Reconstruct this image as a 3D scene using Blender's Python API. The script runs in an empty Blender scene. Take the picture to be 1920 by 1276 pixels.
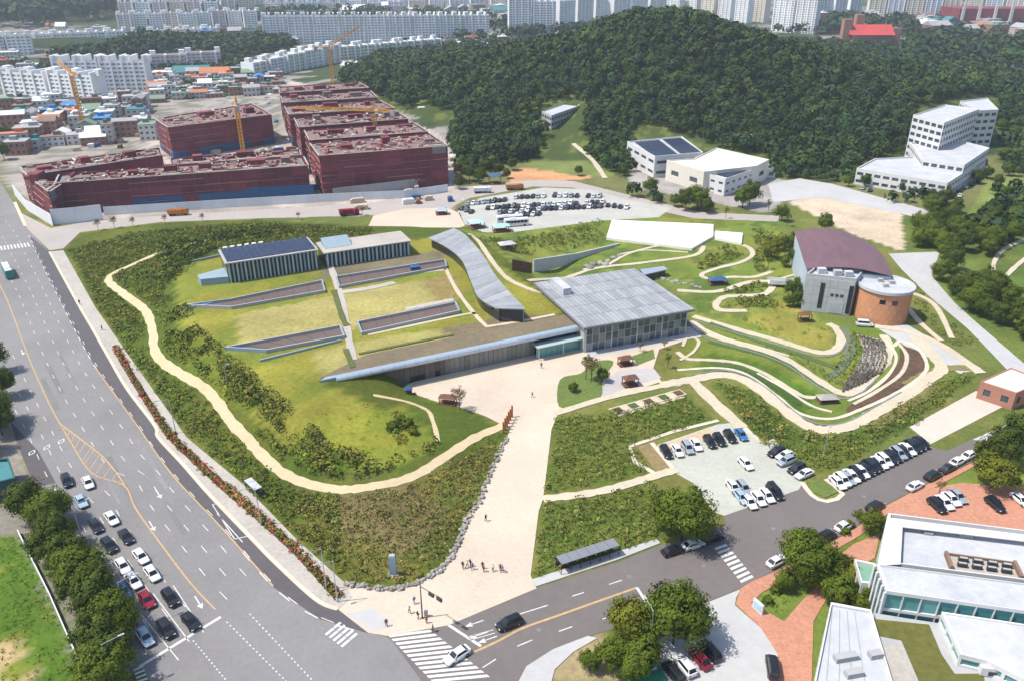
import bpy, math, random
import numpy as np
from mathutils import Vector
random.seed(7); rng = np.random.default_rng(7)
S = bpy.context.scene; C = S.collection
R = math.radians
# ------------------------------------------------------------------ camera, sky, sun, exposure
F = 1500.0; TH = R(25.9); HC = 100.0          # focal length in photo pixels, pitch, height in metres
cam = bpy.data.objects.new('camera', bpy.data.cameras.new('camera')); C.objects.link(cam)
cam.location = (0, 0, HC); cam.rotation_euler = (math.pi/2 - TH, 0, 0)
cam.data.sensor_width = 36; cam.data.lens = 36*F/1920; cam.data.clip_end = 12000; cam.data.clip_start = 1
S.camera = cam
SUN_EL = R(60); SD = Vector((-0.985*math.cos(SUN_EL), -0.17*math.cos(SUN_EL), math.sin(SUN_EL))).normalized()
W = bpy.data.worlds.new('World'); S.world = W; W.use_nodes = True
_n = W.node_tree.nodes; _sky = _n.new('ShaderNodeTexSky'); _sky.sky_type = 'NISHITA'; _sky.sun_disc = False
_sky.sun_elevation = SUN_EL; _sky.sun_rotation = math.atan2(SD.x, SD.y); _sky.air_density = 1.0; _sky.dust_density = 1.5
_bg = _n['Background']; _bg.inputs[1].default_value = 0.15
W.node_tree.links.new(_sky.outputs[0], _bg.inputs[0])
sun = bpy.data.objects.new('sun', bpy.data.lights.new('sun', 'SUN')); C.objects.link(sun)
sun.data.energy = 4.0; sun.data.angle = R(0.6); sun.data.color = (1, 0.95, 0.87)
sun.rotation_euler = SD.to_track_quat('Z', 'Y').to_euler(); sun.location = (-200, 0, 300)
S.view_settings.view_transform = 'Standard'; S.view_settings.look = 'None'
S.view_settings.exposure = 0.58; S.view_settings.gamma = 1; S.view_settings.use_curve_mapping = False
S.cycles.max_bounces = 5; S.cycles.volume_bounces = 0; S.cycles.transparent_max_bounces = 6

# ------------------------------------------------------------------ materials
MATS = {}
def mat(name, col, rough=.85, metal=0., amt=.15, scale=.8, amt2=.12, scale2=.06, bump=0., spec=.3, attr=False,
        obj=False, tiles=None, island=0., trans=0., stretch=None, orand=0.):
    if name in MATS: return MATS[name]
    m = bpy.data.materials.new(name); m.use_nodes = True; nt = m.node_tree; N = nt.nodes; L = nt.links
    b = N['Principled BSDF']; b.inputs['Roughness'].default_value = rough; b.inputs['Metallic'].default_value = metal
    b.inputs['Specular IOR Level'].default_value = spec
    if obj:
        tc = N.new('ShaderNodeTexCoord'); pos = tc.outputs['Object']
    else:
        g = N.new('ShaderNodeNewGeometry'); pos = g.outputs['Position']
    if stretch:
        mp = N.new('ShaderNodeMapping'); mp.inputs['Scale'].default_value = stretch; L.new(pos, mp.inputs[0]); pos = mp.outputs[0]
    def noise(sc, det):
        t = N.new('ShaderNodeTexNoise'); t.inputs['Scale'].default_value = sc; t.inputs['Detail'].default_value = det
        t.inputs['Roughness'].default_value = .65
        L.new(pos, t.inputs['Vector']); return t.outputs['Fac']
    def math_(op, a, bb):
        x = N.new('ShaderNodeMath'); x.operation = op
        for i, q in enumerate((a, bb)):
            if isinstance(q, (int, float)): x.inputs[i].default_value = q
            else: L.new(q, x.inputs[i])
        return x.outputs[0]
    n1 = noise(scale, 5); n2 = noise(scale2, 4)
    fac = math_('ADD', math_('MULTIPLY', math_('SUBTRACT', n1, .5), amt*3.2), math_('MULTIPLY', math_('SUBTRACT', n2, .5), amt2*3.2))
    if island:
        gi = N.new('ShaderNodeNewGeometry'); fac = math_('ADD', fac, math_('MULTIPLY', math_('SUBTRACT', gi.outputs['Random Per Island'], .5), island))
    if orand:
        oi = N.new('ShaderNodeObjectInfo'); fac = math_('ADD', fac, math_('MULTIPLY', math_('SUBTRACT', oi.outputs['Random'], .5), orand))
    if tiles:
        mp2 = N.new('ShaderNodeMapping'); mp2.inputs['Rotation'].default_value = (0, 0, .35); L.new(pos, mp2.inputs[0])
        bt = N.new('ShaderNodeTexBrick'); bt.inputs['Scale'].default_value = 1/tiles[0]; bt.inputs['Color1'].default_value = (.35, .35, .35, 1); bt.inputs['Color2'].default_value = (.75, .75, .75, 1); bt.inputs['Mortar'].default_value = (0, 0, 0, 1); bt.inputs['Mortar Size'].default_value = .02
        L.new(mp2.outputs[0], bt.inputs['Vector']); fac = math_('ADD', fac, math_('MULTIPLY', math_('SUBTRACT', bt.outputs['Color'], .5), tiles[1]*2))
    fac = math_('MAXIMUM', math_('ADD', fac, 1.0), .08)
    vm = N.new('ShaderNodeVectorMath'); vm.operation = 'SCALE'
    if attr:
        at = N.new('ShaderNodeAttribute'); at.attribute_name = 'Col'; L.new(at.outputs['Color'], vm.inputs[0])
    else:
        vm.inputs[0].default_value = col
    L.new(fac, vm.inputs['Scale']); L.new(vm.outputs[0], b.inputs['Base Color'])
    if bump:
        bp = N.new('ShaderNodeBump'); bp.inputs['Strength'].default_value = bump; bp.inputs['Distance'].default_value = .3
        L.new(n1, bp.inputs['Height']); L.new(bp.outputs[0], b.inputs['Normal'])
    if trans:
        tl = N.new('ShaderNodeBsdfTranslucent'); L.new(vm.outputs[0], tl.inputs[0])
        mx = N.new('ShaderNodeMixShader'); mx.inputs[0].default_value = trans
        L.new(b.outputs[0], mx.inputs[1]); L.new(tl.outputs[0], mx.inputs[2]); L.new(mx.outputs[0], N['Material Output'].inputs[0])
    m.diffuse_color = (*col, 1); MATS[name] = m; return m
M_ground = mat('ground', (.1, .1, .05), .95, amt=.34, scale=.9, amt2=.22, scale2=.07, bump=.5, attr=True, spec=.1)
M_asph = mat('asphalt', (.185, .178, .174), .9, amt=.12, scale=1.3, amt2=.2, scale2=.045, stretch=(1.0, .75, 1))
M_asph2 = mat('asphalt_brown', (.135, .118, .112), .9, amt=.10, scale=.6, amt2=.14, scale2=.05)
M_buslane = mat('asphalt_dark', (.088, .080, .084), .9, amt=.12, scale=.6, amt2=.15, scale2=.05)
M_paint = mat('road_paint_white', (.52, .52, .5), .7, amt=.3, scale=1.2)
M_yel = mat('road_paint_yellow', (.42, .28, .13), .7, amt=.3, scale=1.5)
M_paver = mat('plaza_paver', (.48, .40, .315), .85, amt=.10, scale=1.6, amt2=.16, scale2=.05, tiles=(1.2, .09))
M_pave = mat('pavement_stone', (.36, .33, .29), .9, tiles=(.9, .12), amt=.2, scale=1.2, amt2=.16, scale2=.1)
M_pale = mat('pale_concrete', (.38, .375, .37), .85, amt=.1, scale=.6)
M_kerb = mat('kerb_stone', (.50, .44, .35), .85, amt=.12, scale=1.0)
M_path = mat('path_sand', (.46, .37, .23), .9, amt=.14, scale=.9, amt2=.12, scale2=.1)
M_cream = mat('cream_paving', (.45, .39, .29), .85, amt=.18, scale=1.0)
M_brickp = mat('pink_brick_paving', (.42, .20, .13), .9, tiles=(.7, .3), amt=.2, scale=1.4, amt2=.12, scale2=.2)
M_lot = mat('turf_block_paving', (.37, .375, .32), .9, amt=.14, scale=1.0, amt2=.14, scale2=.08)
M_white = mat('white_render', (.55, .545, .53), .8, amt=.06, scale=.4, amt2=.08)
M_whiteroof = mat('white_roof', (.40, .41, .43), .75, amt=.10, scale=.9, amt2=.2, scale2=.18, tiles=(2.6, .07))
M_conc = mat('concrete', (.33, .33, .33), .85, amt=.12, scale=.7)
M_concd = mat('dark_concrete', (.17, .17, .175), .85, amt=.15, scale=.7)
M_glass = mat('window_glass', (.05, .075, .09), .15, amt=.25, scale=.5, spec=.6)
M_glassd = mat('dark_glass', (.018, .022, .028), .12, amt=.3, scale=.4, spec=.6)
M_teal = mat('teal_glass', (.08, .25, .25), .2, amt=.2, scale=.3, spec=.6)
M_metal = mat('silver_metal', (.48, .52, .58), .38, metal=.6, amt=.06, scale=.5)
M_roofg = mat('grey_roof_sheet', (.285, .295, .305), .55, metal=.1, amt=.14, scale=.7, amt2=.16, scale2=.2, orand=.3)
M_dmetal = mat('dark_metal', (.06, .06, .065), .5, metal=.4, amt=.1)
M_blue_c = mat('blue_grey_concrete', (.23, .30, .35), .8, amt=.1, scale=.8)
M_solar = mat('solar_cell', (.020, .026, .055), .22, amt=.12, scale=2, spec=.6, orand=.3)
M_wood = mat('brown_wood', (.13, .065, .04), .8, amt=.2, scale=2)
M_rust = mat('orange_timber', (.30, .11, .045), .8, amt=.2, scale=2)
M_brick = mat('orange_brick', (.46, .215, .115), .9, amt=.10, scale=2.2, amt2=.08, orand=.16)
M_burg = mat('burgundy_roof', (.135, .075, .085), .55, amt=.08, scale=.5, amt2=.1, orand=.12)
M_net = mat('burgundy_net', (.165, .040, .048), .95, amt=.22, scale=.55, amt2=.2, scale2=.1, orand=.5, stretch=(1, 1, .35))
M_slab = mat('site_slab', (.19, .125, .11), .95, amt=.28, scale=.5, amt2=.2)
M_blue = mat('blue_sheet', (.03, .09, .20), .7, amt=.15)
M_hoard = mat('white_hoarding', (.60, .61, .63), .6, amt=.05, scale=.4, orand=.08)
M_yellow = mat('crane_yellow', (.50, .24, .03), .6, amt=.1)
M_red = mat('red_paint', (.35, .035, .03), .6, amt=.1)
M_tyre = mat('tyre_rubber', (.012, .012, .012), .8)
M_rim = mat('wheel_rim', (.35, .35, .36), .35, metal=.8)
M_lamp = mat('lamp_lens', (.7, .7, .66), .2)
M_tail = mat('tail_lens', (.25, .01, .01), .3)
M_bark = mat('bark', (.085, .06, .042), .95, amt=.3, scale=3)
M_leaf = mat('leaf', (.105, .145, .014), .75, amt=.32, scale=.35, amt2=.25, scale2=.06, island=.42, trans=.32, spec=.15)
M_leafy = mat('leaf_yellowgreen', (.15, .165, .016), .75, amt=.3, scale=.5, island=.42, trans=.3, spec=.155)
M_leafd = mat('leaf_dark', (.070, .102, .013), .75, amt=.3, scale=.35, amt2=.25, scale2=.06, island=.42, trans=.3, spec=.15)
M_leafb = mat('leaf_brown', (.15, .10, .04), .8, amt=.3, scale=.5, island=.7, trans=.15)
M_forest = mat('forest_leaf', (.05, .07, .02), .8, amt=.18, scale=.12, amt2=.30, scale2=.02, island=.38, attr=True, spec=.15)
M_shrub = mat('shrub_leaf', (.06, .08, .02), .85, amt=.3, scale=.3, amt2=.25, scale2=.05, island=.42, attr=True, spec=.15)
M_stone = mat('field_stone', (.24, .225, .20), .9, amt=.3, scale=1.5, orand=.5)
M_soil = mat('dark_soil', (.085, .052, .03), .95, amt=.5, scale=.5, amt2=.3, scale2=.15)
M_sedum = mat('sedum', (.15, .12, .075), .95, amt=.25, scale=.8, amt2=.2)

# ------------------------------------------------------------------ mesh helpers
class MB:
    def __init__(s): s.v = []; s.f = []; s.m = []
    def add(s, vs, fs, mi=0):
        o = len(s.v); s.v += [tuple(map(float, p)) for p in vs]; s.f += [tuple(i+o for i in f) for f in fs]; s.m += [mi]*len(fs); return s
    def box(s, x, y, z0, z1, sx, sy, rz=0., mi=0):
        c, n = math.cos(rz), math.sin(rz); h = []
        for z in (z0, z1):
            for a, b in ((-.5, -.5), (.5, -.5), (.5, .5), (-.5, .5)):
                h.append((x+a*sx*c-b*sy*n, y+a*sx*n+b*sy*c, z))
        return s.add(h, [(3, 2, 1, 0), (4, 5, 6, 7), (0, 1, 5, 4), (1, 2, 6, 5), (2, 3, 7, 6), (3, 0, 4, 7)], mi)
    def prism(s, poly, z0, z1, mi=0):
        n = len(poly); poly = ccw(poly)
        zz0 = z0 if hasattr(z0, '__len__') else [z0]*n; zz1 = z1 if hasattr(z1, '__len__') else [z1]*n
        return s.add([(p[0], p[1], zz0[i]) for i, p in enumerate(poly)]+[(p[0], p[1], zz1[i]) for i, p in enumerate(poly)],
                     [tuple(range(n))[::-1], tuple(range(n, 2*n))]+[(i, (i+1) % n, n+(i+1) % n, n+i) for i in range(n)], mi)
    def quad(s, a, b, c, d, mi=0): return s.add([a, b, c, d], [(0, 1, 2, 3)], mi)
    def tube(s, p, q, r0, r1=None, n=8, mi=0):
        r1 = r0 if r1 is None else r1; p = Vector(p); q = Vector(q); d = (q-p).normalized()
        a = d.orthogonal().normalized(); b = d.cross(a); vs = []
        for c_, r in ((p, r0), (q, r1)):
            for i in range(n):
                t = 2*math.pi*i/n; vs.append(c_+a*(r*math.cos(t))+b*(r*math.sin(t)))
        return s.add(vs, [(i, (i+1) % n, n+(i+1) % n, n+i) for i in range(n)]+[tuple(range(n))[::-1], tuple(range(n, 2*n))], mi)
    def loft(s, rings, mi=0, cap=True):
        n = len(rings[0]); vs = [p for r in rings for p in r]; fs = []
        for k in range(len(rings)-1):
            for i in range(n): fs.append((k*n+i, k*n+(i+1) % n, (k+1)*n+(i+1) % n, (k+1)*n+i))
        if cap: fs += [tuple(range(n))[::-1], tuple(range((len(rings)-1)*n, len(rings)*n))]
        return s.add(vs, fs, mi)
    def mesh(s, name, mats, smooth=False, off=(0, 0, 0)):
        me = bpy.data.meshes.new(name); o = off
        me.from_pydata([(x-o[0], y-o[1], z-o[2]) for x, y, z in s.v], [], s.f)
        for m in (mats if isinstance(mats, (list, tuple)) else [mats]): me.materials.append(m)
        if any(s.m): me.polygons.foreach_set('material_index', s.m)
        if smooth: me.polygons.foreach_set('use_smooth', [True]*len(me.polygons))
        me.update(); return me
def ccw(poly):
    a = sum(poly[i][0]*poly[(i+1) % len(poly)][1]-poly[(i+1) % len(poly)][0]*poly[i][1] for i in range(len(poly)))
    return list(poly) if a > 0 else list(poly)[::-1]
def link(name, me, parent=None):
    o = bpy.data.objects.new(name, me); C.objects.link(o)
    if parent is not None: o.parent = parent
    return o
def part(name, mb, mats, parent=None, smooth=False, kind=None, label=None):
    o = link(name, mb.mesh(name, mats, smooth, tuple(parent.location) if parent is not None else (0, 0, 0)), parent)
    if kind: o['kind'] = kind
    if label: o['label'] = label
    return o
def tag(o, label, cat, group=None, kind=None):
    o['label'] = label; o['category'] = cat
    if group: o['group'] = group
    if kind: o['kind'] = kind
    return o
def thing(name, label, cat, loc=(0, 0, 0), group=None, rz=0.):
    o = link(name, None); o.location = loc; o.rotation_euler = (0, 0, rz); o.empty_display_size = .5
    return tag(o, label, cat, group)
def struct(name, mb, mats, label, cat='ground', smooth=False):
    return tag(part(name, mb, mats, None, smooth), label, cat, None, 'structure')
def dup(root, loc, rz=0., label=None, group=None, scale=None):
    r = root.copy(); C.objects.link(r); r.location = loc; r.rotation_euler = (0, 0, rz)
    if scale is not None: r.scale = scale
    if label: r['label'] = label
    if group: r['group'] = group
    for ch in root.children:
        c = ch.copy(); C.objects.link(c); c.parent = r
        for g in ch.children:
            d = g.copy(); C.objects.link(d); d.parent = c
    return r
UB = {}
def piece(name, m, parent, loc, size, rz=0., tilt=0.):
    """one box-shaped piece (shared unit cube per material); loc is its centre in world space"""
    if m.name not in UB: UB[m.name] = MB().box(0, 0, -.5, .5, 1, 1).mesh('piece_'+m.name, m)
    o = link(name, UB[m.name], parent); p = parent.location if parent.parent is None else parent.parent.location+parent.location
    o.location = (loc[0]-p[0], loc[1]-p[1], loc[2]-p[2]); o.scale = size; o.rotation_euler = (tilt, 0, rz); return o

# ------------------------------------------------------------------ photo pixel -> place on a plane of known height
def P(x, y, z=0.):
    u = (x-960)/F; v = (y-638)/F
    dx, dy, dz = u, math.cos(TH)-v*math.sin(TH), -math.sin(TH)-v*math.cos(TH)
    t = (z-HC)/dz; return Vector((t*dx, t*dy, z))
def proj(p):
    X, Y, Z = p[0], p[1], p[2]-HC
    f = Y*math.cos(TH)-Z*math.sin(TH); up = Y*math.sin(TH)+Z*math.cos(TH)
    return 960+F*X/f, 638-F*up/f
def hz(x, yb, yt, z0=0.):
    b = P(x, yb, z0); lo, hi = 0., 250.
    for _ in range(40):
        m = (lo+hi)/2
        if proj((b.x, b.y, z0+m))[1] > yt: lo = m
        else: hi = m
    return lo
def PX(pts, z=0.): return [P(a, b, z) for a, b in pts]
def catmull(pts, n=6, closed=False):
    pts = [np.array(p, float) for p in pts]; out = []; N = len(pts)
    for i in range(N if closed else N-1):
        if closed: a, b, c, d = pts[i-1], pts[i], pts[(i+1) % N], pts[(i+2) % N]
        else: a, b, c, d = pts[max(i-1, 0)], pts[i], pts[i+1], pts[min(i+2, N-1)]
        for k in range(n):
            t = k/n; out.append(.5*((2*b)+(c-a)*t+(2*a-5*b+4*c-d)*t*t+(3*b-a-3*c+d)*t**3))
    if not closed: out.append(pts[-1])
    return out
def inpoly(X, Y, poly):
    r = np.zeros(X.shape, bool); n = len(poly)
    for i in range(n):
        x0, y0 = poly[i][:2]; x1, y1 = poly[(i+1) % n][:2]
        if y0 == y1: continue
        c = ((y0 > Y) != (y1 > Y)) & (X < (x1-x0)*(Y-y0)/(y1-y0)+x0); r ^= c
    return r
def dpoly(X, Y, poly, closed=True):
    d = np.full(X.shape, 1e9); n = len(poly)
    for i in range(n if closed else n-1):
        x0, y0 = poly[i][:2]; x1, y1 = poly[(i+1) % n][:2]; ex, ey = x1-x0, y1-y0
        t = np.clip(((X-x0)*ex+(Y-y0)*ey)/max(ex*ex+ey*ey, 1e-9), 0, 1)
        d = np.minimum(d, np.hypot(X-x0-t*ex, Y-y0-t*ey))
    return d

# ------------------------------------------------------------------ terrain
ZR = 6.5                                       # height of the museum's green roof above the plaza
OUT = PX([(119, 470), (179, 577), (241, 666), (320, 777), (350, 820), (457, 909), (560, 1015), (648, 1096), (709, 1100), (752, 1099), (798, 1082), (837, 1052),
          (859, 1014), (877, 971), (902, 929), (923, 876), (948, 822), (935, 800), (910, 784), (865, 766), (820, 756), (772, 738), (752, 722)]) + \
      PX([(775, 712), (1000, 659), (1095, 637), (1150, 575), (1045, 505), (990, 470), (935, 442), (872, 428), (700, 424), (480, 412), (300, 419), (150, 438)])
INN = PX([(340, 582), (380, 625), (425, 662), (490, 692), (555, 716), (612, 702), (800, 655), (1078, 594), (1003, 548), (952, 505), (905, 455), (855, 441), (790, 444), (600, 452), (420, 468), (345, 495)], ZR)
OUT = [(p.x, p.y) for p in OUT]; INN = [(p.x, p.y) for p in INN]
HILL = [(116, 640, 34, 75, 125), (20, 660, 23, 120, 125), (222, 620, 21, 105, 115), (-95, 680, 4, 70, 100), (90, 560, 5, 90, 70), (330, 640, 5, 120, 120),
        (-480, 940, 15, 150, 45), (-900, 1500, 30, 500, 220), (700, 900, 8, 300, 150)]
def height(X, Y):
    X = np.asarray(X, float); Y = np.asarray(Y, float); sh = X.shape; X = X.ravel(); Y = Y.ravel()
    Z = np.zeros_like(X)
    for a, b, A, sx, sy in HILL: Z += A*np.exp(-((X-a)/sx)**2-((Y-b)/sy)**2)
    Z = np.where(Y < 400, 0, Z*np.clip((Y-400)/60, 0, 1))
    bb = (X > -190) & (X < 70) & (Y > 95) & (Y < 340)
    if bb.any():
        x, y = X[bb], Y[bb]; o = inpoly(x, y, OUT); do = dpoly(x, y, OUT); di = dpoly(x, y, INN); i = inpoly(x, y, INN)
        t = do/(do+di+1e-6); t = t*t*(3-2*t)*.35+t*.65
        Z[bb] = np.where(i, ZR, np.where(o, ZR*t, 0))
    return Z.reshape(sh)
def h1(x, y): return float(height(np.array([x]), np.array([y]))[0])
def PT(px, py):
    z = 0.; p = P(px, py, 0)
    for _ in range(12):
        z = .5*z+.5*h1(p.x, p.y); p = P(px, py, z)
    return Vector((p.x, p.y, h1(p.x, p.y)))
def smooth_noise(X, Y, s, seed):
    r = np.random.default_rng(seed); g = r.random((64, 64)); x = X/s; y = Y/s
    xi = np.floor(x).astype(int); yi = np.floor(y).astype(int); fx = x-xi; fy = y-yi; fx = fx*fx*(3-2*fx); fy = fy*fy*(3-2*fy)
    G = lambda a, b: g[a % 64, b % 64]
    return (G(xi, yi)*(1-fx)+G(xi+1, yi)*fx)*(1-fy)+(G(xi, yi+1)*(1-fx)+G(xi+1, yi+1)*fx)*fy
def lines(a, b, step): return list(np.arange(a, b, step))
def grow(start, end, step, k):
    r = []; x = start
    while x < end: r.append(x); step *= k; x += step
    return r+[end]
GX = np.array([-q for q in grow(232, 5000, 4, 1.09)][::-1]+lines(-230, 240, 2)+grow(240, 5000, 4, 1.09))
GY = np.array([-q for q in grow(-40, 1500, 8, 1.15)][::-1]+lines(42, 400, 2)+lines(400, 760, 5)+grow(760, 7000, 6, 1.07))
XX, YY = np.meshgrid(GX, GY, indexing='ij'); ZZ = height(XX, YY)
COLR = np.zeros(XX.shape+(3,))
nz = smooth_noise(XX, YY, 9, 1)*.6+smooth_noise(XX, YY, 3.7, 2)*.4
COLR[:] = (.13, .135, .05)
city = (YY > 430); c1 = smooth_noise(XX, YY, 22, 3)
COLR[city] = np.where((c1 > .42)[..., None], np.array((.045, .065, .025)), np.array((.22, .205, .185)))[city]
COLR[ZZ > (ZR+.5)] = (.03, .045, .015)
def paint(px, col, z=None, mix=1., ns=.0, world=None):
    poly = world or [tuple(PT(a, b)[:2]) if z is None else tuple(P(a, b, z)[:2]) for a, b in px]
    m = inpoly(XX, YY, poly)
    if ns: m &= nz > ns
    COLR[m] = COLR[m]*(1-mix)+np.array(col)*mix
DK, MD, LT, YL = (.080, .098, .022), (.10, .125, .022), (.185, .182, .042), (.29, .255, .09)
paint(0, DK, world=OUT)
paint([(330, 500), (430, 480), (600, 460), (860, 445), (1000, 540), (1090, 600), (600, 715), (700, 760), (800, 800), (820, 840), (720, 880), (640, 890), (560, 850), (480, 780), (400, 690), (330, 600)], LT)
paint([(300, 600), (420, 660), (520, 760), (620, 840), (700, 850), (640, 890), (560, 860), (440, 750), (340, 680)], MD, ns=.45)
paint([(445, 590), (620, 555), (850, 515), (870, 560), (690, 600), (660, 618), (640, 612), (450, 648)], YL)
paint([(590, 660), (670, 640), (850, 612), (860, 640), (700, 690), (600, 708)], YL, mix=.8)
paint([(790, 525), (850, 512), (872, 560), (820, 568)], (.19, .13, .05), mix=.6)
paint([(835, 615), (960, 590), (1050, 590), (1075, 602), (870, 648), (840, 640)], (.16, .125, .075))
paint([(520, 522), (620, 500), (830, 470), (835, 490), (600, 525)], (.15, .13, .08))
paint([(350, 540), (600, 505), (605, 526), (345, 575)], LT, mix=.7)
paint([(560, 800), (760, 760), (800, 820), (700, 860), (600, 850)], (.19, .2, .035), mix=.6)
paint([(520, 900), (780, 890), (880, 850), (930, 830), (860, 980), (780, 1080), (700, 1090), (560, 960)], (.12, .115, .04), mix=.7)
paint([(620, 930), (780, 910), (840, 960), (760, 1040), (650, 1010)], (.17, .125, .06), mix=.55)
for pg in ([(1040, 780), (1150, 770), (1230, 770), (1290, 740), (1345, 790), (1180, 835), (1225, 890), (1020, 930)],
           [(1015, 945), (1220, 905), (1300, 990), (1230, 1025), (1000, 1092)], [(1330, 715), (1400, 730), (1500, 810), (1600, 810), (1760, 710), (1840, 700), (1700, 800), (1550, 890), (1430, 830)]):
    paint(pg, (.10, .125, .032)); paint(pg, (.07, .1, .025), ns=.55)
paint([(860, 430), (1100, 405), (1450, 410), (1500, 480), (1500, 580), (1300, 620), (1290, 560), (1190, 500), (1000, 520), (930, 470)], (.16, .185, .05))
paint([(860, 430), (1100, 405), (1450, 410), (1500, 480), (1500, 580), (1300, 620), (1190, 500), (1000, 520)], (.09, .12, .035), ns=.6)
paint([(1290, 600), (1500, 590), (1620, 610), (1760, 640), (1740, 720), (1600, 800), (1500, 790), (1400, 710), (1280, 700)], (.13, .16, .04))
paint([(1400, 600), (1470, 560), (1560, 610), (1560, 650), (1500, 650)], (.21, .2, .06))
paint([(1330, 660), (1420, 675), (1540, 740), (1500, 780), (1420, 720), (1300, 690)], (.065, .115, .02))
FL_ = [(0, 1000), (40, 1000), (175, 1290), (-200, 1290), (-200, 1000)]; paint(FL_, (.085, .14, .025)); paint(FL_, (.15, .17, .04), ns=.5); paint(FL_, (.34, .25, .13), ns=.60)
paint([(-300, 640), (0, 690), (66, 913), (264, 1247), (170, 1276), (40, 1000), (-300, 1000)], (.2, .18, .15))
paint([(1380, 1100), (1480, 1060), (1660, 950), (1840, 860), (2000, 800), (2100, 1300), (1400, 1300)], (.11, .15, .04))
paint([(1050, 1200), (1120, 1190), (1200, 1276), (980, 1276)], (.3, .23, .13), mix=.8)
paint([(1500, 345), (1560, 350), (1760, 400), (1690, 470), (1600, 440), (1480, 380)], (.46, .37, .27))
paint([(1180, 240), (1450, 330), (1500, 350), (1440, 400), (1180, 350)], (.28, .26, .24))
paint([(1850, 340), (1920, 330), (1920, 420), (1800, 430)], (.16, .19, .05)); paint([(1690, 400), (2000, 430), (2000, 700), (1860, 680), (1700, 500)], (.10, .13, .04))
paint([(0, 160), (540, 150), (850, 330), (850, 400), (100, 420), (0, 330)], (.30, .265, .235)); paint([(0, 160), (540, 150), (520, 280), (0, 330)], (.15, .15, .12), ns=.5); paint([(280, 260), (850, 300), (850, 400), (100, 420)], (.38, .33, .28), ns=.55)
paint([(940, 320), (1090, 310), (1110, 335), (960, 345)], (.45, .24, .12)); paint([(1000, 260), (1110, 250), (1180, 330), (1080, 330), (960, 310)], (.14, .17, .05))
GRN = [(600, 170), (860, 190), (1000, 180), (1100, 180), (1200, 220), (1340, 265), (1480, 300), (1600, 300), (1720, 200), (1960, 180), (1960, 330), (1880, 320), (1860, 240), (1700, 300), (1600, 345), (1450, 335), (1440, 310), (1340, 285), (1180, 262), (1180, 340), (1100, 300), (1000, 300), (860, 330), (840, 240)]
paint(GRN, (.055, .078, .022)); paint(GRN, (.10, .12, .03), ns=.6)
paint([(540, 150), (840, 260), (860, 350), (600, 370)], (.38, .34, .31))
lown = smooth_noise(XX, YY, 17, 8)*.6+smooth_noise(XX, YY, 6, 9)*.4
park = (YY < 340) & (COLR[..., 1] > COLR[..., 0]*.95)
COLR[park] = (COLR*np.where((lown > .52)[..., None], np.array((.80, .92, .85)), np.array((1.05, 1.02, 1.0))))[park]
COLR[park, 2] *= .72
COLR *= (.78+.44*nz)[..., None]
nx, ny = XX.shape
vs = np.stack([XX, YY, ZZ], -1).reshape(-1, 3); idx = np.arange(nx*ny).reshape(nx, ny)
q = np.stack([idx[:-1, :-1], idx[1:, :-1], idx[1:, 1:], idx[:-1, 1:]], -1).reshape(-1, 4)
def np_mesh(name, V, Q, mats, col=None, smooth=False):
    me = bpy.data.meshes.new(name); me.vertices.add(len(V)); me.vertices.foreach_set('co', np.ascontiguousarray(V, np.float32).ravel())
    k = Q.shape[1]; me.loops.add(Q.size); me.loops.foreach_set('vertex_index', np.ascontiguousarray(Q, np.int32).ravel())
    me.polygons.add(len(Q)); me.polygons.foreach_set('loop_start', np.arange(0, Q.size, k, dtype=np.int32))
    if smooth: me.polygons.foreach_set('use_smooth', np.ones(len(Q), bool))
    if col is not None:
        a = me.attributes.new('Col', 'FLOAT_COLOR', 'POINT'); cc = np.ones((len(V), 4), np.float32); cc[:, :3] = col; a.data.foreach_set('color', cc.ravel())
    me.materials.append(mats); me.update(calc_edges=True); return me
ground = tag(link('ground', np_mesh('ground', vs, q, M_ground, COLR.reshape(-1, 3), True)), 'rolling ground of lawns, bare earth and wooded hills', 'ground', None, 'structure')
# ------------------------------------------------------------------ roads, pavements, plaza, paths
def flat(name, poly, z, m, label, cat, thick=.0):
    mb = MB(); poly = ccw([(p[0], p[1]) for p in poly])
    if thick: mb.prism(poly, z-thick, z)
    else: mb.add([(x, y, z) for x, y in poly], [tuple(range(len(poly)))])
    return struct(name, mb, m, label, cat)
def ribbon_mb(pts, w, dz=.1, skirt=.35, n=6, cols=4, mb=None, follow=True):
    pts = catmull([(p[0], p[1]) for p in pts], n); mb = mb or MB(); rows = []
    for i, p in enumerate(pts):
        a = pts[max(i-1, 0)]; b = pts[min(i+1, len(pts)-1)]; d = (b-a)/max(np.hypot(*(b-a)), 1e-6); nn = np.array((-d[1], d[0]))
        ww = w[0]+(w[1]-w[0])*i/max(len(pts)-1, 1) if hasattr(w, '__len__') else w
        j_ = (1+.10*math.sin(i*.9+p[0])+.07*math.sin(i*2.3+p[1])) if follow else 1.
        rows.append([p+nn*ww*j_*(k/(cols-1)-.5) for k in range(cols)])
    A = np.array(rows); Z = (height(A[..., 0], A[..., 1]) if follow else np.zeros(A.shape[:2]))+dz
    V = []; Fq = []; K = cols+2
    for i in range(len(rows)):
        V.append((A[i, 0, 0], A[i, 0, 1], Z[i, 0]-skirt)); V += [(A[i, k, 0], A[i, k, 1], Z[i, k]) for k in range(cols)]; V.append((A[i, -1, 0], A[i, -1, 1], Z[i, -1]-skirt))
    for i in range(len(rows)-1):
        for k in range(K-1): Fq.append((i*K+k, (i+1)*K+k, (i+1)*K+k+1, i*K+k+1)[::-1])
    return mb.add(V, Fq)
PATHS = []
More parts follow.
